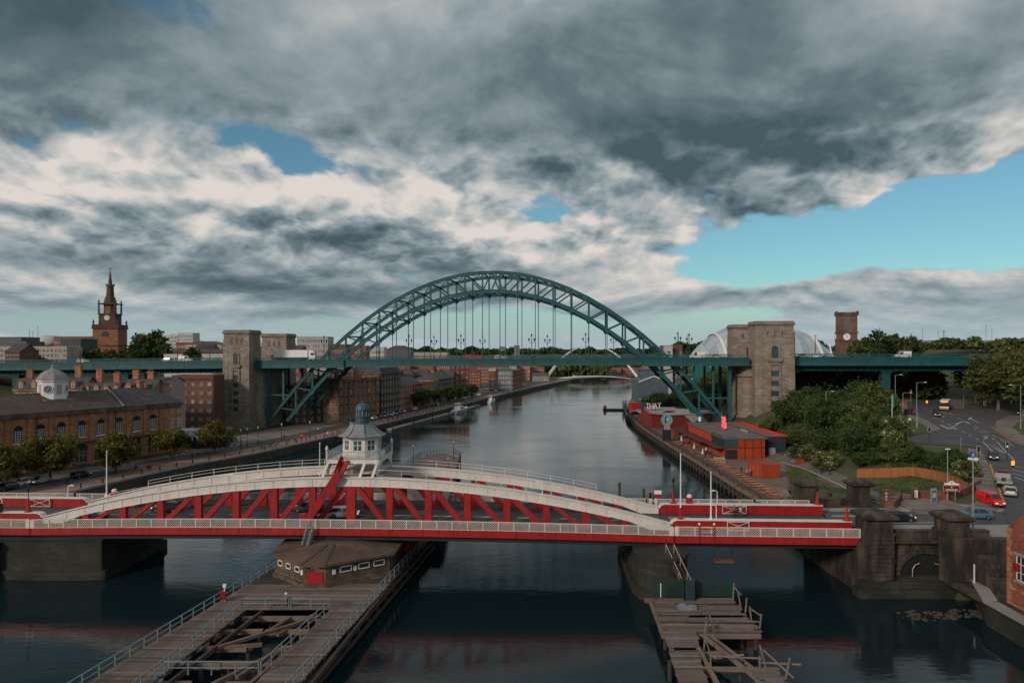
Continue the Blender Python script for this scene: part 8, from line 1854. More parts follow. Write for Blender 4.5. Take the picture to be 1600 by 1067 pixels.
def car(name, label, pm, style='hatch', group=None, brake=False, cat='car', L=4.2, Wd=1.78, Hh=1.48):
 T = thing(name, label, cat, (0,0,-500), 0, group); w = Wd/2; zb = 0.22
 hood = 0.98 if style != 'van' else 1.15; belt = 0.92 if style != 'van' else 1.1; tail = 1.0 if style in ('hatch','estate','van') else 0.98
 st = [(-L/2,0.62,w*.82,.40),(-L/2+.10,tail*.96,w*.93,.28),(-L/2+.6,tail,w,zb),(-.3,belt+.02,w,zb),(L*.18,belt,w,zb),(L*.30,hood*.93,w*.98,zb),(L/2-.22,hood*.78,w*.9,.27),(L/2,.55,w*.74,.40)]
 rings = [[(x,-ww*.96,lo),(x,ww*.96,lo),(x,ww,lo+(z-lo)*.45),(x,ww*.95,z*.93),(x,ww*.80,z),(x,-ww*.80,z),(x,-ww*.95,z*.93),(x,-ww,lo+(z-lo)*.45)] for x,z,ww,lo in st]
 fixn(loft(rings).obj('body', pm, T, smooth=False))
 if style == 'hatch': g = [(-L/2+.12,tail),(-L/2+.42,Hh-.06),(-.25,Hh),(L*.10,Hh-.05),(L*.27,belt)]
 elif style == 'van': g = [(-L/2+.04,tail),(-L/2+.10,Hh-.05),(-.25,Hh),(L*.18,Hh-.05),(L*.32,belt)]
 elif style == 'saloon': g = [(-L/2+.55,tail),(-L/2+1.05,Hh-.07),(-.2,Hh),(L*.10,Hh-.05),(L*.27,belt)]
 else: g = [(-L/2+.10,tail),(-L/2+.28,Hh-.05),(-.25,Hh),(L*.10,Hh-.05),(L*.27,belt)]
 rr_ = []
 for i,(x,z) in enumerate(g):
  t_ = (z-belt)/(Hh-belt); ww = w*(.94-.20*max(0,t_)); rr_.append([(x,-ww,z),(x,ww,z),(x,w*.93,belt-.02),(x,-w*.93,belt-.02)])
 fixn(loft(rr_).obj('glass', cglass if style != 'van' else pm, T))
 q = MB(); xs = [p[0] for p in g]; q.add([(xs[1]-.02,-w*.72,g[1][1]+.015),(xs[1]-.02,w*.72,g[1][1]+.015),(xs[2],w*.72,g[2][1]+.03),(xs[2],-w*.72,g[2][1]+.03),(xs[3]+.02,w*.72,g[3][1]+.015),(xs[3]+.02,-w*.72,g[3][1]+.015)],[(0,1,2,3),(3,2,4,5)]);
 for sg in (-1,1):
  for a,c in zip(g[1:3],g[2:4]): q.bar((a[0],sg*w*.745,a[1]),(c[0],sg*w*.745,c[1]),.10,.07)
  q.bar((g[0][0],sg*w*.90,g[0][1]),(g[1][0],sg*w*.75,g[1][1]),.09,.12); q.bar((g[3][0],sg*w*.75,g[3][1]),(g[4][0],sg*w*.90,g[4][1]),.07,.08); q.bar((-.15,sg*w*.745,Hh-.03),(-.1,sg*w*.94,belt),.1,.09)
 q.obj('roof', pm, T)
 if style == 'van':
  for sg in (-1,1): q = MB(); q.quad((L*.02,sg*w*.945,belt+.03),(L*.27,sg*w*.945,belt+.03),(L*.17,sg*w*.78,Hh-.16),(L*.02,sg*w*.78,Hh-.16)); q.obj('side_window', cglass, T)
  q = MB(); q.quad((L*.315,-w*.85,belt+.05),(L*.315,w*.85,belt+.05),(L*.195,w*.7,Hh-.1),(L*.195,-w*.7,Hh-.1)); q.obj('windscreen', cglass, T)
  q = MB(); q.box(-L/2+.015,-L/2+.03,-w*.6,-.05,tail+.1,Hh-.25); q.box(-L/2+.015,-L/2+.03,.05,w*.6,tail+.1,Hh-.25); q.obj('rear_window', cglass, T)
 for sx in (-1,1):
  for sy in (-1,1): wheel(T, sx*L*.31, sy*(w-.08), .32)
 for sg in (-1,1):
  q = MB(); q.box(L/2-.20,L/2-.02,sg*w*.62-.17,sg*w*.62+.17,.58,.72); q.obj('headlight', headl, T); q = MB(); q.box(-L/2+.0,-L/2+.12,sg*w*.78-.13,sg*w*.78+.13,.70,.92); q.obj('tail_light', brakel if brake else taill, T)
  q = MB(); q.box(L*.17,L*.17+.12,sg*(w+.02)-.09*1,sg*(w+.02)+.09,belt,belt+.13); q.obj('mirror', pm, T)
 q = MB(); q.box(-L/2-.012,-L/2+.06,-.26,.26,.52,.63); q.box(L/2-.06,L/2+.012,-.26,.26,.42,.53); q.obj('number_plate', plate, T)
 q = MB(); q.box(-L/2+.02,L/2-.05,-w*.9,w*.9,.18,.3); q.obj('underside', blackp, T); return T
def carat(T, pos, rz, scale=1.0): T.location = pos; T.rotation_euler = (0,0,rz); T.scale = (scale,)*3; return T
def swp(s, n): p = SW(s, n, DK+camb(s) if abs(s) < 43 else DK); return p
carat(car('parked_car','silver-blue hatchback crossing the swing span at far left',paint('silver_blue',(0.30,0.35,0.40))), swp(-38.0,5.2), SWR)
carat(car('car','black hatchback on the left half of the swing span',paint('black',(0.015,0.018,0.022))), swp(-29.2,9.0), SWR+math.pi)
carat(car('car','pale silver hatchback under the control house',paint('pale_silver',(0.55,0.58,0.62))), swp(-2.0,6.0), SWR+R(8))
carat(car('car','dark car following behind the silver one under the control house',paint('dark_grey',(0.05,0.055,0.06))), swp(-8.2,9.2), SWR+math.pi)
carat(car('car','black hatchback with lit brake lamps between the two near stone pillars',paint('black',(0.015,0.018,0.022)),'hatch',None,True,L=4.3), (54.2,95.9,7.03), R(-3))
carat(car('car','blue saloon behind the grey lamp post near the right edge',paint('blue',(0.07,0.15,0.21)),'saloon'), (66.2,97.6,7.03), R(172))
def sra(px, py, px2, py2): a, b_ = SR(px,py,0.03), SR(px2,py2,0.03); return a, math.atan2(b_[1]-a[1], b_[0]-a[0])
p, a = sra(1548,788,1566,795); carat(car('van','bright red van turning at the road junction corner',paint('red',(0.62,0.012,0.014)),'van',cat='van',L=4.5,Hh=1.85), p, a)
p, a = sra(1578,773,1566,735); carat(car('car','silver estate car queuing behind the flatbed lorry',paint('silver',(0.38,0.38,0.36)),'estate'), p, a)
p, a = sra(1552,717,1560,735); carat(car('car','dark car with lit headlamps coming down the hill at the junction',paint('black',(0.015,0.018,0.022)),'saloon'), p, a)
p, a = sra(1599,648,1580,652); carat(car('car','dark car cut by the right edge in the side road',paint('black',(0.015,0.018,0.022))), p, a)
p, a = sra(1464,650,1470,660); carat(car('taxi','black taxi with headlamps lit in front of the bus',paint('black',(0.015,0.018,0.022)),'van',cat='taxi',L=4.6,Hh=1.85), p, a)
p, a = sra(1568,758,1560,733); fl_ = thing('flatbed_lorry','flatbed lorry with empty pale load bed queuing uphill','lorry',p,a); q = MB(); q.box(-3.6,1.2,-1.05,1.05,.85,1.0); q.obj('load_bed', mat('pale_bed_boards',(0.36,0.27,0.23),0.8,0.15,1), fl_)
q = MB(); q.box(-3.6,1.2,-1.1,-1.05,1.0,1.25); q.box(-3.6,1.2,1.05,1.1,1.0,1.25); q.box(-3.65,-3.6,-1.1,1.1,1.0,1.25); q.box(1.15,1.25,-1.1,1.1,1.0,1.9); q.obj('dropside', lampgrey, fl_)
q = MB(); q.add([(1.5,-1,.5),(3.3,-1,.5),(3.3,1,.5),(1.5,1,.5),(1.5,-.95,2.3),(2.6,-.95,2.3),(2.6,.95,2.3),(1.5,.95,2.3),(3.3,-1,1.3),(3.3,1,1.3)],[(0,3,2,1),(0,1,8,5,4),(2,3,7,6,9),(1,2,9,8),(8,9,6,5),(4,5,6,7),(3,0,4,7)]); fixn(q.obj('cab', paint('maroon',(0.14,0.02,0.03)), fl_)); q = MB(); q.quad((3.25,-.85,1.38),(3.25,.85,1.38),(2.68,.8,2.22),(2.68,-.8,2.22)); q.quad((1.48,-.7,1.5),(1.48,.7,1.5),(1.48,.7,2.1),(1.48,-.7,2.1)); q.obj('window', cglass, fl_); q = MB(); q.box(-3.5,2.6,-.45,.45,.5,.84); q.obj('chassis', blackp, fl_); q = MB(); q.box(-.9,-.2,-.3,.3,1.0,1.35); q.box(-2.6,-1.6,-.2,.4,1.0,1.2); q.obj('load_gear', iron, fl_)
for x in (-2.4,2.4):
 for y in (-.9,.9): wheel(fl_, x, y, .42, .3)
p, a = sra(1476,641,1470,652); bus = thing('bus','dark bus with white roof and orange destination display under the viaduct','bus',p,a); q = MB(); q.box(-8.6,1.9,-1.25,1.25,.35,1.35); q.box(-8.6,1.9,-1.25,1.25,2.5,2.95); q.obj('body', mat('bus_dark_green',(0.03,0.05,0.045),0.4,0.1,1), bus); q = MB(); q.box(-8.5,1.8,-1.2,1.2,1.35,2.5); q.obj('window_band', cglass, bus); q = MB(); q.box(-8.6,1.9,-1.2,1.2,2.95,3.1); q.obj('roof', whitep, bus); q = MB(); q.box(1.9,1.94,-.9,.9,2.55,2.9); q.obj('destination_display', mat('amber_display',(0.8,0.2,0.04),0.5,0.05,1,emit=((1,0.28,0.05),1.0)), bus); q = MB(); q.box(1.9,1.95,-1.2,1.2,.95,1.3); q.obj('front_panel', whitep, bus); q = MB(); q.box(1.9,1.95,-1.22,1.22,.4,.9); q.obj('bumper', mat('bus_gold',(0.35,0.22,0.06)), bus)
for x in (-6.4,.4):
 for y in (-1.12,1.12): wheel(bus, x, y, .45, .28)
pa = TY(-74.5,6.0,rz_(-74)); al = thing('articulated_lorry','long white articulated lorry driving onto the arch bridge','lorry',pa,TYR); q = MB(); q.box(-8.8,4.4,-1.25,1.25,1.15,4.0); q.obj('trailer_box', whitep, al); q = MB(); q.box(-8.6,4.2,-1.1,1.1,.8,1.15); q.obj('chassis', blackp, al)
q = MB(); q.add([(4.8,-1.2,.6),(7.2,-1.2,.6),(7.2,1.2,.6),(4.8,1.2,.6),(4.8,-1.2,3.9),(6.2,-1.2,3.8),(6.2,1.2,3.8),(4.8,1.2,3.9),(7.2,-1.2,2.0),(7.2,1.2,2.0),(7.0,-1.2,3.0),(7.0,1.2,3.0)],[(0,1,8,10,5,4),(3,7,6,11,9,2),(1,2,9,8),(8,9,11,10),(10,11,6,5),(4,5,6,7),(3,0,4,7)]); fixn(q.obj('cab', whitep, al)); q = MB(); q.box(5.6,6.9,-1.23,-1.2,2.0,2.9); q.add([(7.22,-1.1,2.05),(7.22,1.1,2.05),(7.05,1.1,2.95),(7.05,-1.1,2.95)],[(0,1,2,3)]); q.obj('window', cglass, al)
for x in (-7.6,-6.4,-5.2,5.0,6.6):
 for y in (-1.0,1.0): wheel(al, x, y, .5, .3)
wcar = paint('white',(0.7,0.7,0.69)); scar = paint('silver',(0.38,0.38,0.36)); bcar = paint('black',(0.015,0.018,0.022)); bl = paint('blue',(0.07,0.15,0.21)); rc = paint('red',(0.62,0.012,0.014))
ZR = lambda s: (zfl(s) if s < -96 else (rz_(100)+0.002*(s-100) if s > 100 else rz_(s)))
for i,(s,n,m,stl,lb) in enumerate(((-118,4,wcar,'van','white van on the left viaduct nearest the granite tower'),(-126,4.5,scar,'hatch','silver car on the left viaduct behind the white van'),(-160,4,wcar,'hatch','white car on the left viaduct above the sandstone houses'),(72.5,4.2,wcar,'van','white van on the deck between arch and right tower'),(79,4.4,scar,'saloon','silver car beside the white van near the right tower'),(108,4,wcar,'saloon','white saloon on the right viaduct next to the tower'),(112.5,4.6,wcar,'hatch','pale hatchback just ahead of the white saloon on the viaduct'),(141,4,wcar,'van','white minibus on the right viaduct above the road'))):
 carat(car('van' if stl == 'van' else 'car', lb, m, stl, 'vehicles on the arch bridge and viaducts', cat='van' if stl == 'van' else 'car', Hh=2.2 if stl == 'van' else 1.48, L=5.2 if stl == 'van' else 4.2), TY(s,n,ZR(s)+.02), TYR+(math.pi if i % 2 else 0))
def onq(px, py): X, Y = G(px,py,QZ); return X, Y
def bankdir(Y, line=NB):
 for a,b_ in zip(line[:-1],line[1:]):
  if a[1] <= Y <= b_[1]: return math.atan2(b_[1]-a[1],b_[0]-a[0])
 return 1.2
def bankx(Y, line=NB):
 for a,b_ in zip(line[:-1],line[1:]):
  if a[1] <= Y <= b_[1]: return a[0]+(b_[0]-a[0])*(Y-a[1])/(b_[1]-a[1])
for i,(px,py,m,lb) in enumerate(((42,757,wcar,'white car parked under the riverside trees at far left'),(62,755,scar,'silver car parked beside the white one at far left'),(126,746,bcar,'black car on the quay road before the hall'),(10,766,bcar,'dark car half hidden at the left edge of the quay'),(608,655,wcar,'white car on the quay road beside the lantern dome'),(583,662,bcar,'black car parked before the grand yellow office'),(622,653,bcar,'dark car behind the white car on the north quay'),(633,651,bl,'blue car in the north quay parking row'),(688,641,wcar,'white car above the yacht on the north quay'),(655,647,bcar,'dark car in the middle of the north quay parking row'),(668,645,scar,'silver car in the north quay parking row'),(645,649,scar,'grey car in the north quay parking row'),(715,633,wcar,'white car under the round trees'),(760,618,wcar,'white car before the glass office'),(790,612,scar,'silver car at the river edge near the glass office'),(740,623,wcar,'white van-like car among the round trees'))):
 X,Y = onq(px,py); X = bankx(Y)-10.6 if px > 500 else X; carat(car('parked_car', lb, m, ('hatch','saloon','estate')[i % 3], 'cars parked on the north quay'), (X,Y,QZ+.06), bankdir(Y)+(math.pi if i % 2 else 0))
for i,(px,py,m,stl,lb) in enumerate(((1001,627,wcar,'van','white van parked before the blue shed'),(1004,633,wcar,'hatch','white car parked beside the van before the blue shed'),(1025,622,wcar,'van','white van parked right of the blue terrace'),(1028,629,scar,'hatch','silver car parked behind the white letters'),(1037,628,wcar,'hatch','white car at the end of the row behind the letters'),(1030,618,wcar,'van','white van at the back of the quay car park'),(993,648,bcar,'hatch','dark car beside the grey canopy on the quay'),(998,645,wcar,'hatch','white car beside the dark red container'))):
 X,Y = onq(px,py); carat(car('van' if stl == 'van' else 'parked_car', lb, m, stl, 'vehicles in the quay car park', cat='van' if stl == 'van' else 'car', Hh=2.1 if stl == 'van' else 1.48, L=4.9 if stl == 'van' else 4.2), (X,Y,QZ+.06), R(20+70*(i % 2)))
# ---- boats, pontoons
def yacht(label, px, py, L, rz, group='boats on the river'):
 X,Y = G(px,py,0); X = bankx(Y)+5.6 if px < 800 else X; T = thing('motor_yacht', label, 'boat', (X,Y,0), rz, group); w = L*.15
 st = [(-L/2,w*.85,-.3,1.5),(-L*.2,w,-.4,1.6),(L*.2,w*.85,-.3,1.9),(L*.4,w*.45,-.1,2.2),(L*.5,.06,1.2,2.4)]
 rings = [[(x,-ww*.6,lo),(x,ww*.6,lo),(x,ww,hi),(x,-ww,hi)] for x,ww,lo,hi in st]; fixn(loft(rings).obj('hull', whitep, T))
 q = MB(); q.add([(-L*.32,-w*.75,1.6),(L*.22,-w*.6,1.9),(L*.22,w*.6,1.9),(-L*.32,w*.75,1.6),(-L*.28,-w*.65,3.1),(L*.05,-w*.5,3.2),(L*.05,w*.5,3.2),(-L*.28,w*.65,3.1)],[(4,5,6,7),(0,1,5,4),(1,2,6,5),(2,3,7,6),(3,0,4,7)]); q.obj('cabin', whitep, T); q = MB(); q.box(-L*.27,L*.10,-w*.71,-w*.66,2.15,2.7); q.add([(L*.19,-w*.52,2.1),(L*.19,w*.52,2.1),(L*.09,w*.46,3.0),(L*.09,-w*.46,3.0)],[(0,1,2,3)]); q.obj('window', cglass, T)
 q = MB(); q.box(-L*.24,-L*.02,-w*.5,w*.5,3.15,3.4); q.bar((-L*.2,-w*.5,3.3),(-L*.26,-w*.5,4.5),.15,.25); q.bar((-L*.2,w*.5,3.3),(-L*.26,w*.5,4.5),.15,.25); q.box(-L*.32,-L*.1,-w*.6,w*.6,4.5,4.65); q.obj('flybridge', whitep, T); q = MB(); q.box(-L*.5,L*.3,-w*1.0,-w*.96,1.05,1.2); q.obj('stripe', bl, T)
yacht('white motor yacht moored at the north pontoon, the larger of two', 697, 644, 15.0, R(70)); yacht('smaller white cruiser moored farther along the pontoon', 756, 630, 9.5, R(72)); yacht('small white boat near the white footbridge', 900, 592, 12, R(20))
po = thing('pontoon','long grey floating pontoon along the north quay','pontoon',(0,0,0)); pl_ = [p for p in resample(NB,10) if 255 < p[1] < 385]; po_o = offs(pl_,-2.2); po_i = offs(pl_,-4.6)
for a,b_,c,d in zip(po_o[:-1],po_o[1:],po_i[:-1],po_i[1:]): q = MB(); q.add([(*a,.1),(*b_,.1),(*d,.1),(*c,.1),(*a,.7),(*b_,.7),(*d,.7),(*c,.7)],[(4,5,6,7),(0,1,5,4),(1,2,6,5),(2,3,7,6),(3,0,4,7)]); fixn(q.obj('float_section', concrete, po))
for p in po_i[::2]: q = MB(); q.cyl((p[0],p[1],-3),(p[0],p[1],3.4),.22,.2,8); q.obj('guide_pile', iron, po)
X,Y = G(964,641,0); lg = thing('landing_stage','dark floating landing stage with steel frames and red buoy off the right bank','landing stage',(X,Y,0)); q = MB(); q.box(-7,5,-2,2,.1,.8); q.obj('float', iron, lg)
for k,x in enumerate((3.2,4.6)):
 q = MB()
 for y in (-1.5,1.5): q.bar((x,y,.5),(x,y,5.2),.45,.45,up=(0,1,0))
 for z in (2,3.6,5): q.bar((x,-1.5,z),(x,1.5,z),.35,.35)
 q.obj('frame', galv, lg)
for z in (2,3.5,5): q = MB(); q.bar((3.2,-1.5,z),(9,-1.5,z),.3,.3); q.obj('gangway_rail', galv, lg)
q = MB();
for k in range(6): q.bar((-5+k*1.3,-1.4,.7),(-5+k*1.3,-1.4,2.0),.1,.1,up=(0,1,0)); q.bar((-5+k*1.3,-1.4,1.9),(-3.9+k*1.3,-1.4,1.9),.08,.08)
q.obj('railing', galv, lg); q = MB(); q.lathe([(.2,.8),(.8,1.1),(.9,1.8),(.6,2.4),(.15,2.7)],-6.2,0,10); q.obj('red_buoy', red, lg)
# ------------------------------------------------------------------ street furniture and people
def street_lamp(label, base, h_, arm, rz=0.0, head=None):
 T = thing('street_lamp', label, 'lamp', base, rz, 'grey street lamps by the junction'); q = MB(); q.cyl((0,0,-.2),(0,0,h_),.11,.06,8); q.cyl((0,0,-.2),(0,0,1.2),.15,.14,8); q.obj('post', lampgrey, T)
 q = MB(); q.bar((0,0,h_),(arm,0,h_+.12),.07,.07); q.obj('arm', lampgrey, T); q = MB(); q.taper(min(arm-.4,arm+.4),max(arm-.4,arm+.4),-.16,.16,h_+.06,h_+.2,.7); q.obj('lamp_head', whitep, T)
def toph(px, py, base): return PZ(py, base[1])-base[2]
for (px,pb,pt,arm,lb) in ((1411,657,614,2.2,'grey street lamp at the left of the island'),(1432.5,668,598,2.2,'grey street lamp with arm to the right beside the small road sign'),(1560,632,575,1.6,'tall grey street lamp on the far verge'),(1595,670,602,-2.6,'grey street lamp with arm to the left near the right edge')):
 b_ = SR(px,pb,0.1); street_lamp(lb, b_, toph(px,pt,b_), arm)
b_ = HP(1291,672,0); b_ = (PXX(1291,185),185,h1(PXX(1291,185),185)); street_lamp('grey street lamp rising from the thicket near the right tower', b_, toph(0,612,b_), 1.7)
b_ = (PXX(1399,205),205,h1(PXX(1399,205),205)); street_lamp('grey street lamp in front of the viaduct pier', b_, toph(0,586,b_), 1.7)
b_ = HP(1487,782,0); street_lamp('slim grey lamp post with flat head behind the town sign', (b_[0],b_[1]+1.0,b_[2]), toph(0,704,b_), 0.05)
b_ = (PXX(1520.5,88.3),88.3,7.1); T = thing('tall_post','tall grey post with blue cycle sign and white arrow plate at the abutment','sign',b_); hh = toph(0,712,b_); q = MB(); q.cyl((0,0,-.2),(0,0,hh),.09,.07,8); q.obj('post', lampgrey, T)
q = MB(); q.slab([(.42*math.cos(R(a))-.05,hh+.15+.42*math.sin(R(a))) for a in range(0,360,20)],-.06,-.02); fixn(q.obj('round_sign', mat('blue_sign_paint',(0.03,0.09,0.32)), T)); q = MB(); q.box(-.16,.1,-.08,-.065,hh,hh+.1); q.bar((-.15,-.07,hh+.1),(.1,-.07,hh+.35),.06,.04,up=(0,1,0)); q.obj('symbol', whitep, T); q = MB(); q.slab([(-.7,hh-.5),(.55,hh-.62),(.75,hh-.42),(.55,hh-.22),(-.7,hh-.2)],-.05,-.02); fixn(q.obj('arrow_plate', whitep, T)); q = MB(); q.box(-.14,.14,-.1,.1,3.2,4.0); q.obj('camera_box', lampgrey, T)
def tlight(label, px, pb, pt, green=False, facing=0.0):
 b_ = SR(px,pb,.14); T = thing('traffic_light', label, 'traffic light', b_, facing, 'traffic lights at the junction'); h_ = toph(0,pt,b_); q = MB(); q.cyl((0,0,-.1),(0,0,h_-.9),.07,.07,8); q.obj('post', iron, T); q = MB(); q.box(-.3,.3,-.06,0,h_-1.15,h_); q.obj('backboard', iron, T)
 q = MB()
 for x0,x1,z0,z1 in ((-.33,.33,h_,h_+.05),(-.33,.33,h_-1.2,h_-1.15),(-.33,-.3,h_-1.2,h_+.05),(.3,.33,h_-1.2,h_+.05)): q.box(x0,x1,-.07,0,z0,z1)
 q.obj('white_border', whitep, T)
 for k in range(3): q = MB(); q.slab([(.11*math.cos(R(a)),h_-.2-k*.36+.11*math.sin(R(a))) for a in range(0,360,30)],-.1,-.05); fixn(q.obj('lens', mat('lit_green_lens',(0.2,0.8,0.6),0.3,0.02,1,emit=((0.35,1.0,0.8),1.5)) if (green and k == 2) else blackp, T))
tlight('traffic light on the near pavement beside the dark car',1529,724,697); tlight('traffic light showing green on the traffic island',1574,717,690,True); tlight('dark traffic light seen from behind at the island tip',1452,690,667); tlight('dark traffic light on the far side of the junction',1539,644,627);
def bollard(label, px, pb): b_ = SR(px,pb,.1); T = thing('lit_bollard', label, 'bollard', b_, 0, 'lit traffic bollards'); q = MB(); q.lathe([(.22,0),(.22,.25),(.26,.3)],0,0,10); q.obj('base', iron, T); q = MB(); q.lathe([(.24,.3),(.27,.5),(.27,.95),(.18,1.1),(.05,1.15)],0,0,12); q.obj('lantern', mat('orange_bollard_glow',(0.9,0.22,0.02),0.4,0.02,1,emit=((1,0.25,0.03),1.6)), T)
bollard('glowing orange bollard on the far traffic island',1448.5,631); bollard('glowing orange bollard by the flatbed lorry',1583,729)
def roadsign(label, px, pb, pt, m, shape='round', bm=None):
 b_ = SR(px,pb,.1); T = thing('road_sign', label, 'sign', b_); h_ = toph(0,pt,b_); q = MB(); q.cyl((0,0,-.1),(0,0,h_),.05,.05,6); q.obj('post', lampgrey, T); q = MB()
 if shape == 'round': q.slab([(.38*math.cos(R(a)),h_-.3+.38*math.sin(R(a))) for a in range(0,360,20)],-.08,-.05)
 else: q.box(-.45,.45,-.08,-.05,h_-.7,h_)
 fixn(q.obj('panel', m, T)); q = MB(); q.bar((0,-.09,h_-.5),(0,-.09,h_-.12),.07,.03,up=(0,1,0)); q.obj('symbol', whitep, T)
roadsign('round blue road sign on a grey post at the kerb',1501.5,704,683,mat('blue_sign_paint',(0.03,0.09,0.32))); roadsign('red-ringed speed sign under the viaduct',1423.5,632,609,mat('red_sign_paint',(0.5,0.02,0.03),0.5,0.05,1)); roadsign('small white notice on the island grass',1421,666,653,whitep,'sq'); roadsign('small blue and white direction plate on the island',1434,668,645,mat('blue_sign_paint',(0.03,0.09,0.32)),'sq'); roadsign('dark sign post on the far verge of the junction',1506,637,616,iron,'sq')
b_ = SR(1395,660,0); b_ = (PXX(1394,178),178,h1(PXX(1394,178),178)); T = thing('banner_pole','tall teal banner on a pale pole above the thicket','banner',b_); hh = toph(0,617,b_); q = MB(); q.cyl((0,0,0),(0,0,hh),.09,.06,8); q.obj('pole', whitep, T); q = MB(); q.box(.06,.5,-.02,.02,hh-3.4,hh-.1); q.obj('banner', mat('teal_cloth',(0.04,0.22,0.28),0.8,0.1,1), T)
T = thing('bin_group','dark utility cabinet beside the footway near the island','cabinet',SR(1421,648,.1)); q = MB(); q.box(-1.2,1.2,-.4,.4,0,1.6); q.box(-1.25,1.25,-.45,.45,1.6,1.7); q.obj('body', iron, T); q = MB(); q.box(-.02,.02,-.42,-.4,.1,1.5); q.obj('door_gap', lampgrey, T)
for i,(px,pt,Y) in enumerate(sorted(((1475,516,250),(1374,524,252),(1423,524,250),(1242,518,252),(1274,523,255),(1075,522,260),(1060,524,300),(1442,512,500),(1466,518,520),(1541,508,480),(1550,514,500),(46,516,420),(51,518,425),(59,510,420),(250,545,255),(328,545,256),(60,545,262),(125,548,262),(186,550,260),(277,548,258)))):
 z0 = ZR((PXX(px,Y)+7.4)) if Y < 301 else 20; b_ = (PXX(px,Y),Y,z0); T = thing('mast', 'slim dark mast on the skyline, %s counted from the left' % onum(i+1), 'mast', b_, 0, 'slim masts on the skyline'); hh = max(4,PZ(pt,Y)-z0); q = MB(); q.cyl((0,0,0),(0,0,hh),.16,.09,6); q.obj('post', iron, T); q = MB(); q.bar((-.6,0,hh-.5),(.6,0,hh-.5),.12,.12); q.obj('cross_arm', iron, T)
# ---- quay edge furniture, left bank
bq = MB(); bq.lathe([(.16,0),(.15,.75),(.2,.8),(.2,.88),(.11,1.0),(.03,1.05)],0,0,8); bme_ = bq.mesh('quay_bollard', iron)
ql = resample([p for p in NB if 138 < p[1] < 470], 4.6); ql = offs(ql, 1.3)
for i, p in enumerate(ql): tag(link('quay_bollard', bme_, None, (p[0],p[1],QZ)), 'short dark iron bollard on the left quay edge, %s in the row' % onum(i+1), 'bollard', 'bollards along the left quay edge')
def quaylamp(p, lb):
 T = thing('quay_lamp', lb, 'lamp', (p[0],p[1],QZ), 0, 'dark lamp posts on the left quay'); q = MB(); q.lathe([(.2,0),(.16,.8),(.08,1.0),(.06,4.6)],0,0,8); q.obj('post', iron, T); q = MB(); q.lathe([(.08,4.6),(.26,5.0),(.28,5.1),(.05,5.45)],0,0,6); q.obj('lantern', mat('lantern_glass',(0.5,0.48,0.42),0.3,0.05,1), T)
for i,(px,pb) in enumerate(((376,699),(386,697),(403,694),(484,684),(440,688),(300,716),(308,640+74))):
 X,Y = G(px,pb,QZ); quaylamp((X,Y), 'dark quay lamp post, %s' % ('first before the left granite tower','second before the left granite tower','third before the left granite tower','under the arch foot','between tower and arch foot','between the second and third riverside trees','beside the third riverside tree')[i])
T = thing('banner_post','dark promenade post with pale flag near the curved lead hut','post',(*G(1180/6.67+200,712,QZ),QZ)); q = MB(); q.cyl((0,0,0),(0,0,5.0),.07,.05,6); q.obj('post', iron, T)
for i,(px,py) in enumerate(((233,734),(219,735))):
 X,Y = G(px,py,QZ); T = thing('quay_box',('red lifebelt box on the promenade edge','grey bin beside the red lifebelt box')[i],'box',(X,Y,QZ)); q = MB(); q.box(-.55,.55,-.25,.25,.35,1.15); q.obj('body', red if i == 0 else lampgrey, T); q = MB(); q.box(-.08,.08,-.08,.08,0,.35); q.obj('foot', iron, T)
def bicycle(lb, X, Y, rz):
 T = thing('bicycle', lb, 'bicycle', (X,Y,QZ), rz, 'bicycles parked on the promenade')
 for x in (-.52,.52):
  q = MB()
  for k in range(14): a,c = 2*math.pi*k/14,2*math.pi*(k+1)/14; q.bar((x+.33*math.cos(a),0,.34+.33*math.sin(a)),(x+.33*math.cos(c),0,.34+.33*math.sin(c)),.05,.05,up=(0,1,0))
  q.obj('wheel', tyre, T)
 q = MB(); q.bar((-.52,0,.34),(-.1,0,.32),.04,.04); q.bar((-.1,0,.32),(-.22,0,.85),.04,.04); q.bar((-.22,0,.8),(.38,0,.82),.04,.04); q.bar((-.1,0,.32),(.38,0,.78),.04,.04); q.bar((.52,0,.34),(.36,0,.95),.04,.04); q.bar((-.52,0,.34),(-.22,0,.8),.03,.03); q.obj('frame', iron, T); q = MB(); q.box(-.34,-.1,-.07,.07,.87,.93); q.obj('saddle', blackp, T); q = MB(); q.bar((.36,-.26,.98),(.36,.26,.98),.04,.04); q.obj('handlebar', iron, T)
for i,(px,py) in enumerate(((409,701),(421,698),(425,697))): X,Y = G(px,py,QZ); bicycle(('bicycle leaning on the quay edge, nearest the lamp posts','bicycle second along the quay edge','bicycle farther from the lamp posts on the quay edge')[i], X, Y, 1.1)
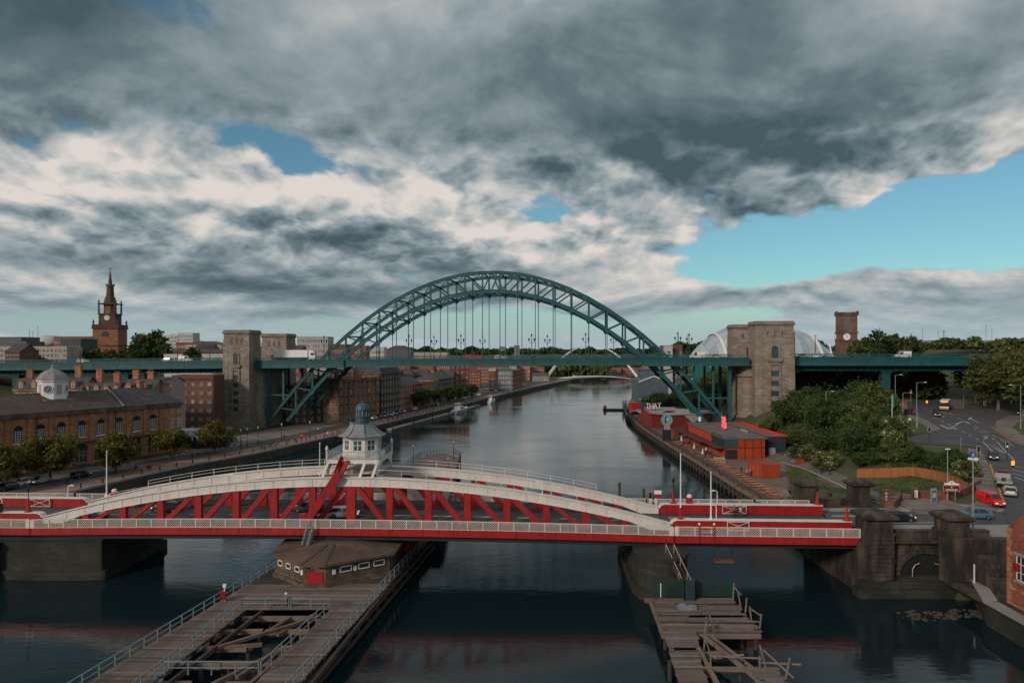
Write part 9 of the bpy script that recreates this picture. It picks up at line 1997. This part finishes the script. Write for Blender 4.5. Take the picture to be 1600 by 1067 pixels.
# ---- people: one skinned body per pose, coloured by clothing
def body_mesh(name, pose='stand', seed=0, cols=None):
 g = random.Random(seed); v = []; e = []; rad = []
 def J(p, r_): v.append(p); rad.append(r_); return len(v)-1
 def ch(a, p, r_): i = J(p, r_); e.append((a, i)); return i
 sit = pose == 'sit'; hz = .52 if sit else .93
 pel = J((0,0,hz),.135)
 sp1 = ch(pel,(0.0,0,hz+.22),.125); chst = ch(sp1,(0.01,0,hz+.44),.145); nk = ch(chst,(0.02,0,hz+.58),.06); hd = ch(nk,(0.04,0,hz+.70),.095); ch(hd,(0.035,0,hz+.80),.085)
 stp_ = .24 if pose == 'walk' else .03
 for sg in (-1,1):
  if sit:
   k = ch(pel,(.42,sg*.12,hz+.02),.075); a = ch(k,(.44,sg*.12,.08),.05); ch(a,(.58,sg*.12,.04),.045)
  else:
   hp = ch(pel,(0,sg*.09,hz-.08),.10); k = ch(hp,(stp_*sg*.6+.04,sg*.10,.48),.068); a = ch(k,(stp_*sg,sg*.10,.08),.045); ch(a,(stp_*sg+.14,sg*.11,.04),.042)
  sh = ch(chst,(0.0,sg*.18,hz+.46),.065); el_ = ch(sh,(-stp_*sg*.5+(.06 if sit else -.02),sg*.25,hz+.18),.046); w_ = ch(el_,((.30 if sit else -stp_*sg*.8+.08),sg*.23,hz+(.12 if sit else -.05)),.034); ch(w_,((.38 if sit else -stp_*sg*.9+.12),sg*.22,hz+(.12 if sit else -.13)),.036)
 me = bpy.data.meshes.new(name); me.from_pydata(v, e, []); o = bpy.data.objects.new(name, me); col.objects.link(o)
 md_ = o.modifiers.new('skin','SKIN'); sk = me.skin_vertices[0].data if me.skin_vertices else None
 if sk is None:
  import bmesh
  b_ = bmesh.new(); b_.from_mesh(me); lay = b_.verts.layers.skin.verify(); b_.to_mesh(me); b_.free(); sk = me.skin_vertices[0].data
 for i, r_ in enumerate(rad): sk[i].radius = (r_, r_); sk[i].use_root = (i == 0)
 o.modifiers.new('sub','SUBSURF').levels = 1
 dg = bpy.context.evaluated_depsgraph_get(); nm = bpy.data.meshes.new_from_object(o.evaluated_get(dg)); nm.name = 'person'
 bpy.data.objects.remove(o); return nm, hz
BODY = {p: body_mesh('body_'+p, p, 1) for p in ('stand','walk','sit')}
hairm = mat('dark_hair',(0.02,0.015,0.012),0.8,0.1,1)
CL = {n_: mat('cloth_'+n_, c, 0.9, 0.12, 3) for n_, c in (('black',(0.012,0.012,0.014)),('navy',(0.02,0.03,0.06)),('grey',(0.12,0.12,0.125)),('white',(0.6,0.6,0.58)),('red',(0.4,0.02,0.03)),('blue',(0.05,0.12,0.3)),('denim',(0.05,0.075,0.13)),('tan',(0.28,0.2,0.13)),('pink',(0.45,0.2,0.22)),('green',(0.04,0.09,0.05)))}
_pm = {}
def person(label, pos, rz, top='black', legs='denim', pose='walk', group=None, s=1.0):
 k = (pose, top, legs)
 if k not in _pm:
  nm, hz = BODY[pose]; me = nm.copy()
  for m in (CL[legs], CL[top], skin, hairm): me.materials.append(m)
  mi = []
  for p in me.polygons:
   c = p.center; z = c.z
   i_ = 0 if z < hz-.02 else 1
   if z > hz+.56: i_ = 2
   if z > hz+.745 or (z > hz+.62 and c.x < .0): i_ = 3
   if abs(c.y) > .17 and z < hz-.06 and pose != 'sit': i_ = 2
   mi.append(i_)
  me.polygons.foreach_set('material_index', mi); me.polygons.foreach_set('use_smooth',[True]*len(mi)); _pm[k] = me
 o = link('person', _pm[k], None, pos, rz); o.scale = (s,s,s); return tag(o, label, 'person', group)
person('person in black walking on the left far footway of the bridge', SW(-47.6,15.2,DK+.12), SWR+3.1, 'black','black')
person('person in dark coat standing by the end of the far right girder', SW(41.8,15.0,DK+.14), SWR, 'navy','black','stand')
person('person in black walking on the far footway of the right side span', SW(58.0,15.2,DK+.12), SWR, 'black','black')
person('person in grey leaning over a bicycle by the cross-braced gate', SW(53.6,10.4,DK+.02), SWR+1, 'grey','black');
person('person in white top beside the bicycle on the right side span', SW(54.3,9.6,DK+.02), SWR+2, 'white','denim')
bc = thing('bicycle','dark bicycle beside the two people on the right side span','bicycle',SW(54.0,10.1,DK+.01),SWR)
for ch_ in bpy.data.objects['bicycle'].children: c = ch_.copy(); col.objects.link(c); c.parent = bc
for i,(px,py,tp,lg_) in enumerate(((434,696,'grey','black'),(450,693,'black','black'),(461,691,'blue','black'),(471,690,'black','black'),(512,682,'white','black'),(527,679,'red','black'),(497,675,'white','denim'),(444,687,'black','black'),(212,737,'black','black'),(105,757,'black','black'))):
 X,Y = G(px,py,QZ); person('person in %s on the left promenade, %s' % (tp, ('first past the bicycles','second past the bicycles','third past the bicycles','carrying the red umbrella','left of the control house roof','right by the control house roof','on the road behind the railing','beside the road behind the bicycles','near the red lifebelt box','under the trees at far left')[i]), (X,Y,QZ+.02), i*1.1, tp, lg_, 'walk', 'people on the left promenade')
X,Y = G(471,690,QZ); um = thing('umbrella','bright red umbrella held by a walker on the left promenade','umbrella',(X+.2,Y,QZ)); q = MB(); q.lathe([(.75,1.75),(.6,2.0),(.3,2.2),(.02,2.28)],0,0,10); q.obj('canopy', mat('bright_red_cloth',(0.75,0.01,0.015),0.7,0.03,1), um); q = MB(); q.cyl((0,0,1.1),(0,0,2.3),.02,.02,6); q.obj('shaft', iron, um)
r = random.Random(12); tops = list(CL)
for i,Y in enumerate(sorted(r.uniform(262,430) for _ in range(34))):
 X = bankx(Y)-r.uniform(1.2,6.5); tp = r.choice(tops); person('tiny figure in %s on the distant north quay, %s from the arch' % (tp, onum(i+1)), (X,Y,QZ+.02), r.uniform(0,6.2), tp, r.choice(('black','denim','navy')), r.choice(('walk','stand')), 'people on the distant north quay')
for i,Y in enumerate(sorted(r.uniform(150,225) for _ in range(26))):
 tx = bankx(Y,SB)+r.uniform(.6,5.2); tp = r.choice(tops); person('small figure in %s on the right wharf, %s from the bridge' % (tp, onum(i+1)), (tx,Y,QZ+.12), r.uniform(0,6.2), tp, r.choice(('black','denim','navy')), r.choice(('walk','stand','sit')), 'people on the right wharf')
for i,(px,py,tp) in enumerate(((1283,741,'black'),(1297,743,'navy'))): p = HP(px,py,.06); person(('person in black walking up the park path, left of a pair','person in navy walking up the park path, right of a pair')[i], p, 1+i, tp, 'black')
for i,(px,py,tp) in enumerate(((1413,649,'black'),(1428,650,'red'))): p = SR(px,py,.14); person(('person in black waiting by the utility cabinet','person in red beside the utility cabinet')[i], p, i, tp, 'black', 'stand')
for i,(Y,dx_,c) in enumerate(((188,1.2,'white'),(196,1.0,'red'),(204,1.6,'white'),(214,1.4,'red'),(178,.8,'white'))):
 T = thing('parasol','%s folded parasol on the wharf, %s from the benches' % (c, ordn[i]),'parasol',(bankx(Y,SB)+dx_,Y,QZ+.12)); q = MB(); q.lathe([(.12,1.2),(.3,1.4),(.2,2.2),(.04,2.8)],0,0,8); q.obj('canopy', CL[c], T); q = MB(); q.cyl((0,0,0),(0,0,2.8),.03,.03,6); q.lathe([(.3,0),(.28,.1)],0,0,8); q.obj('pole', iron, T)
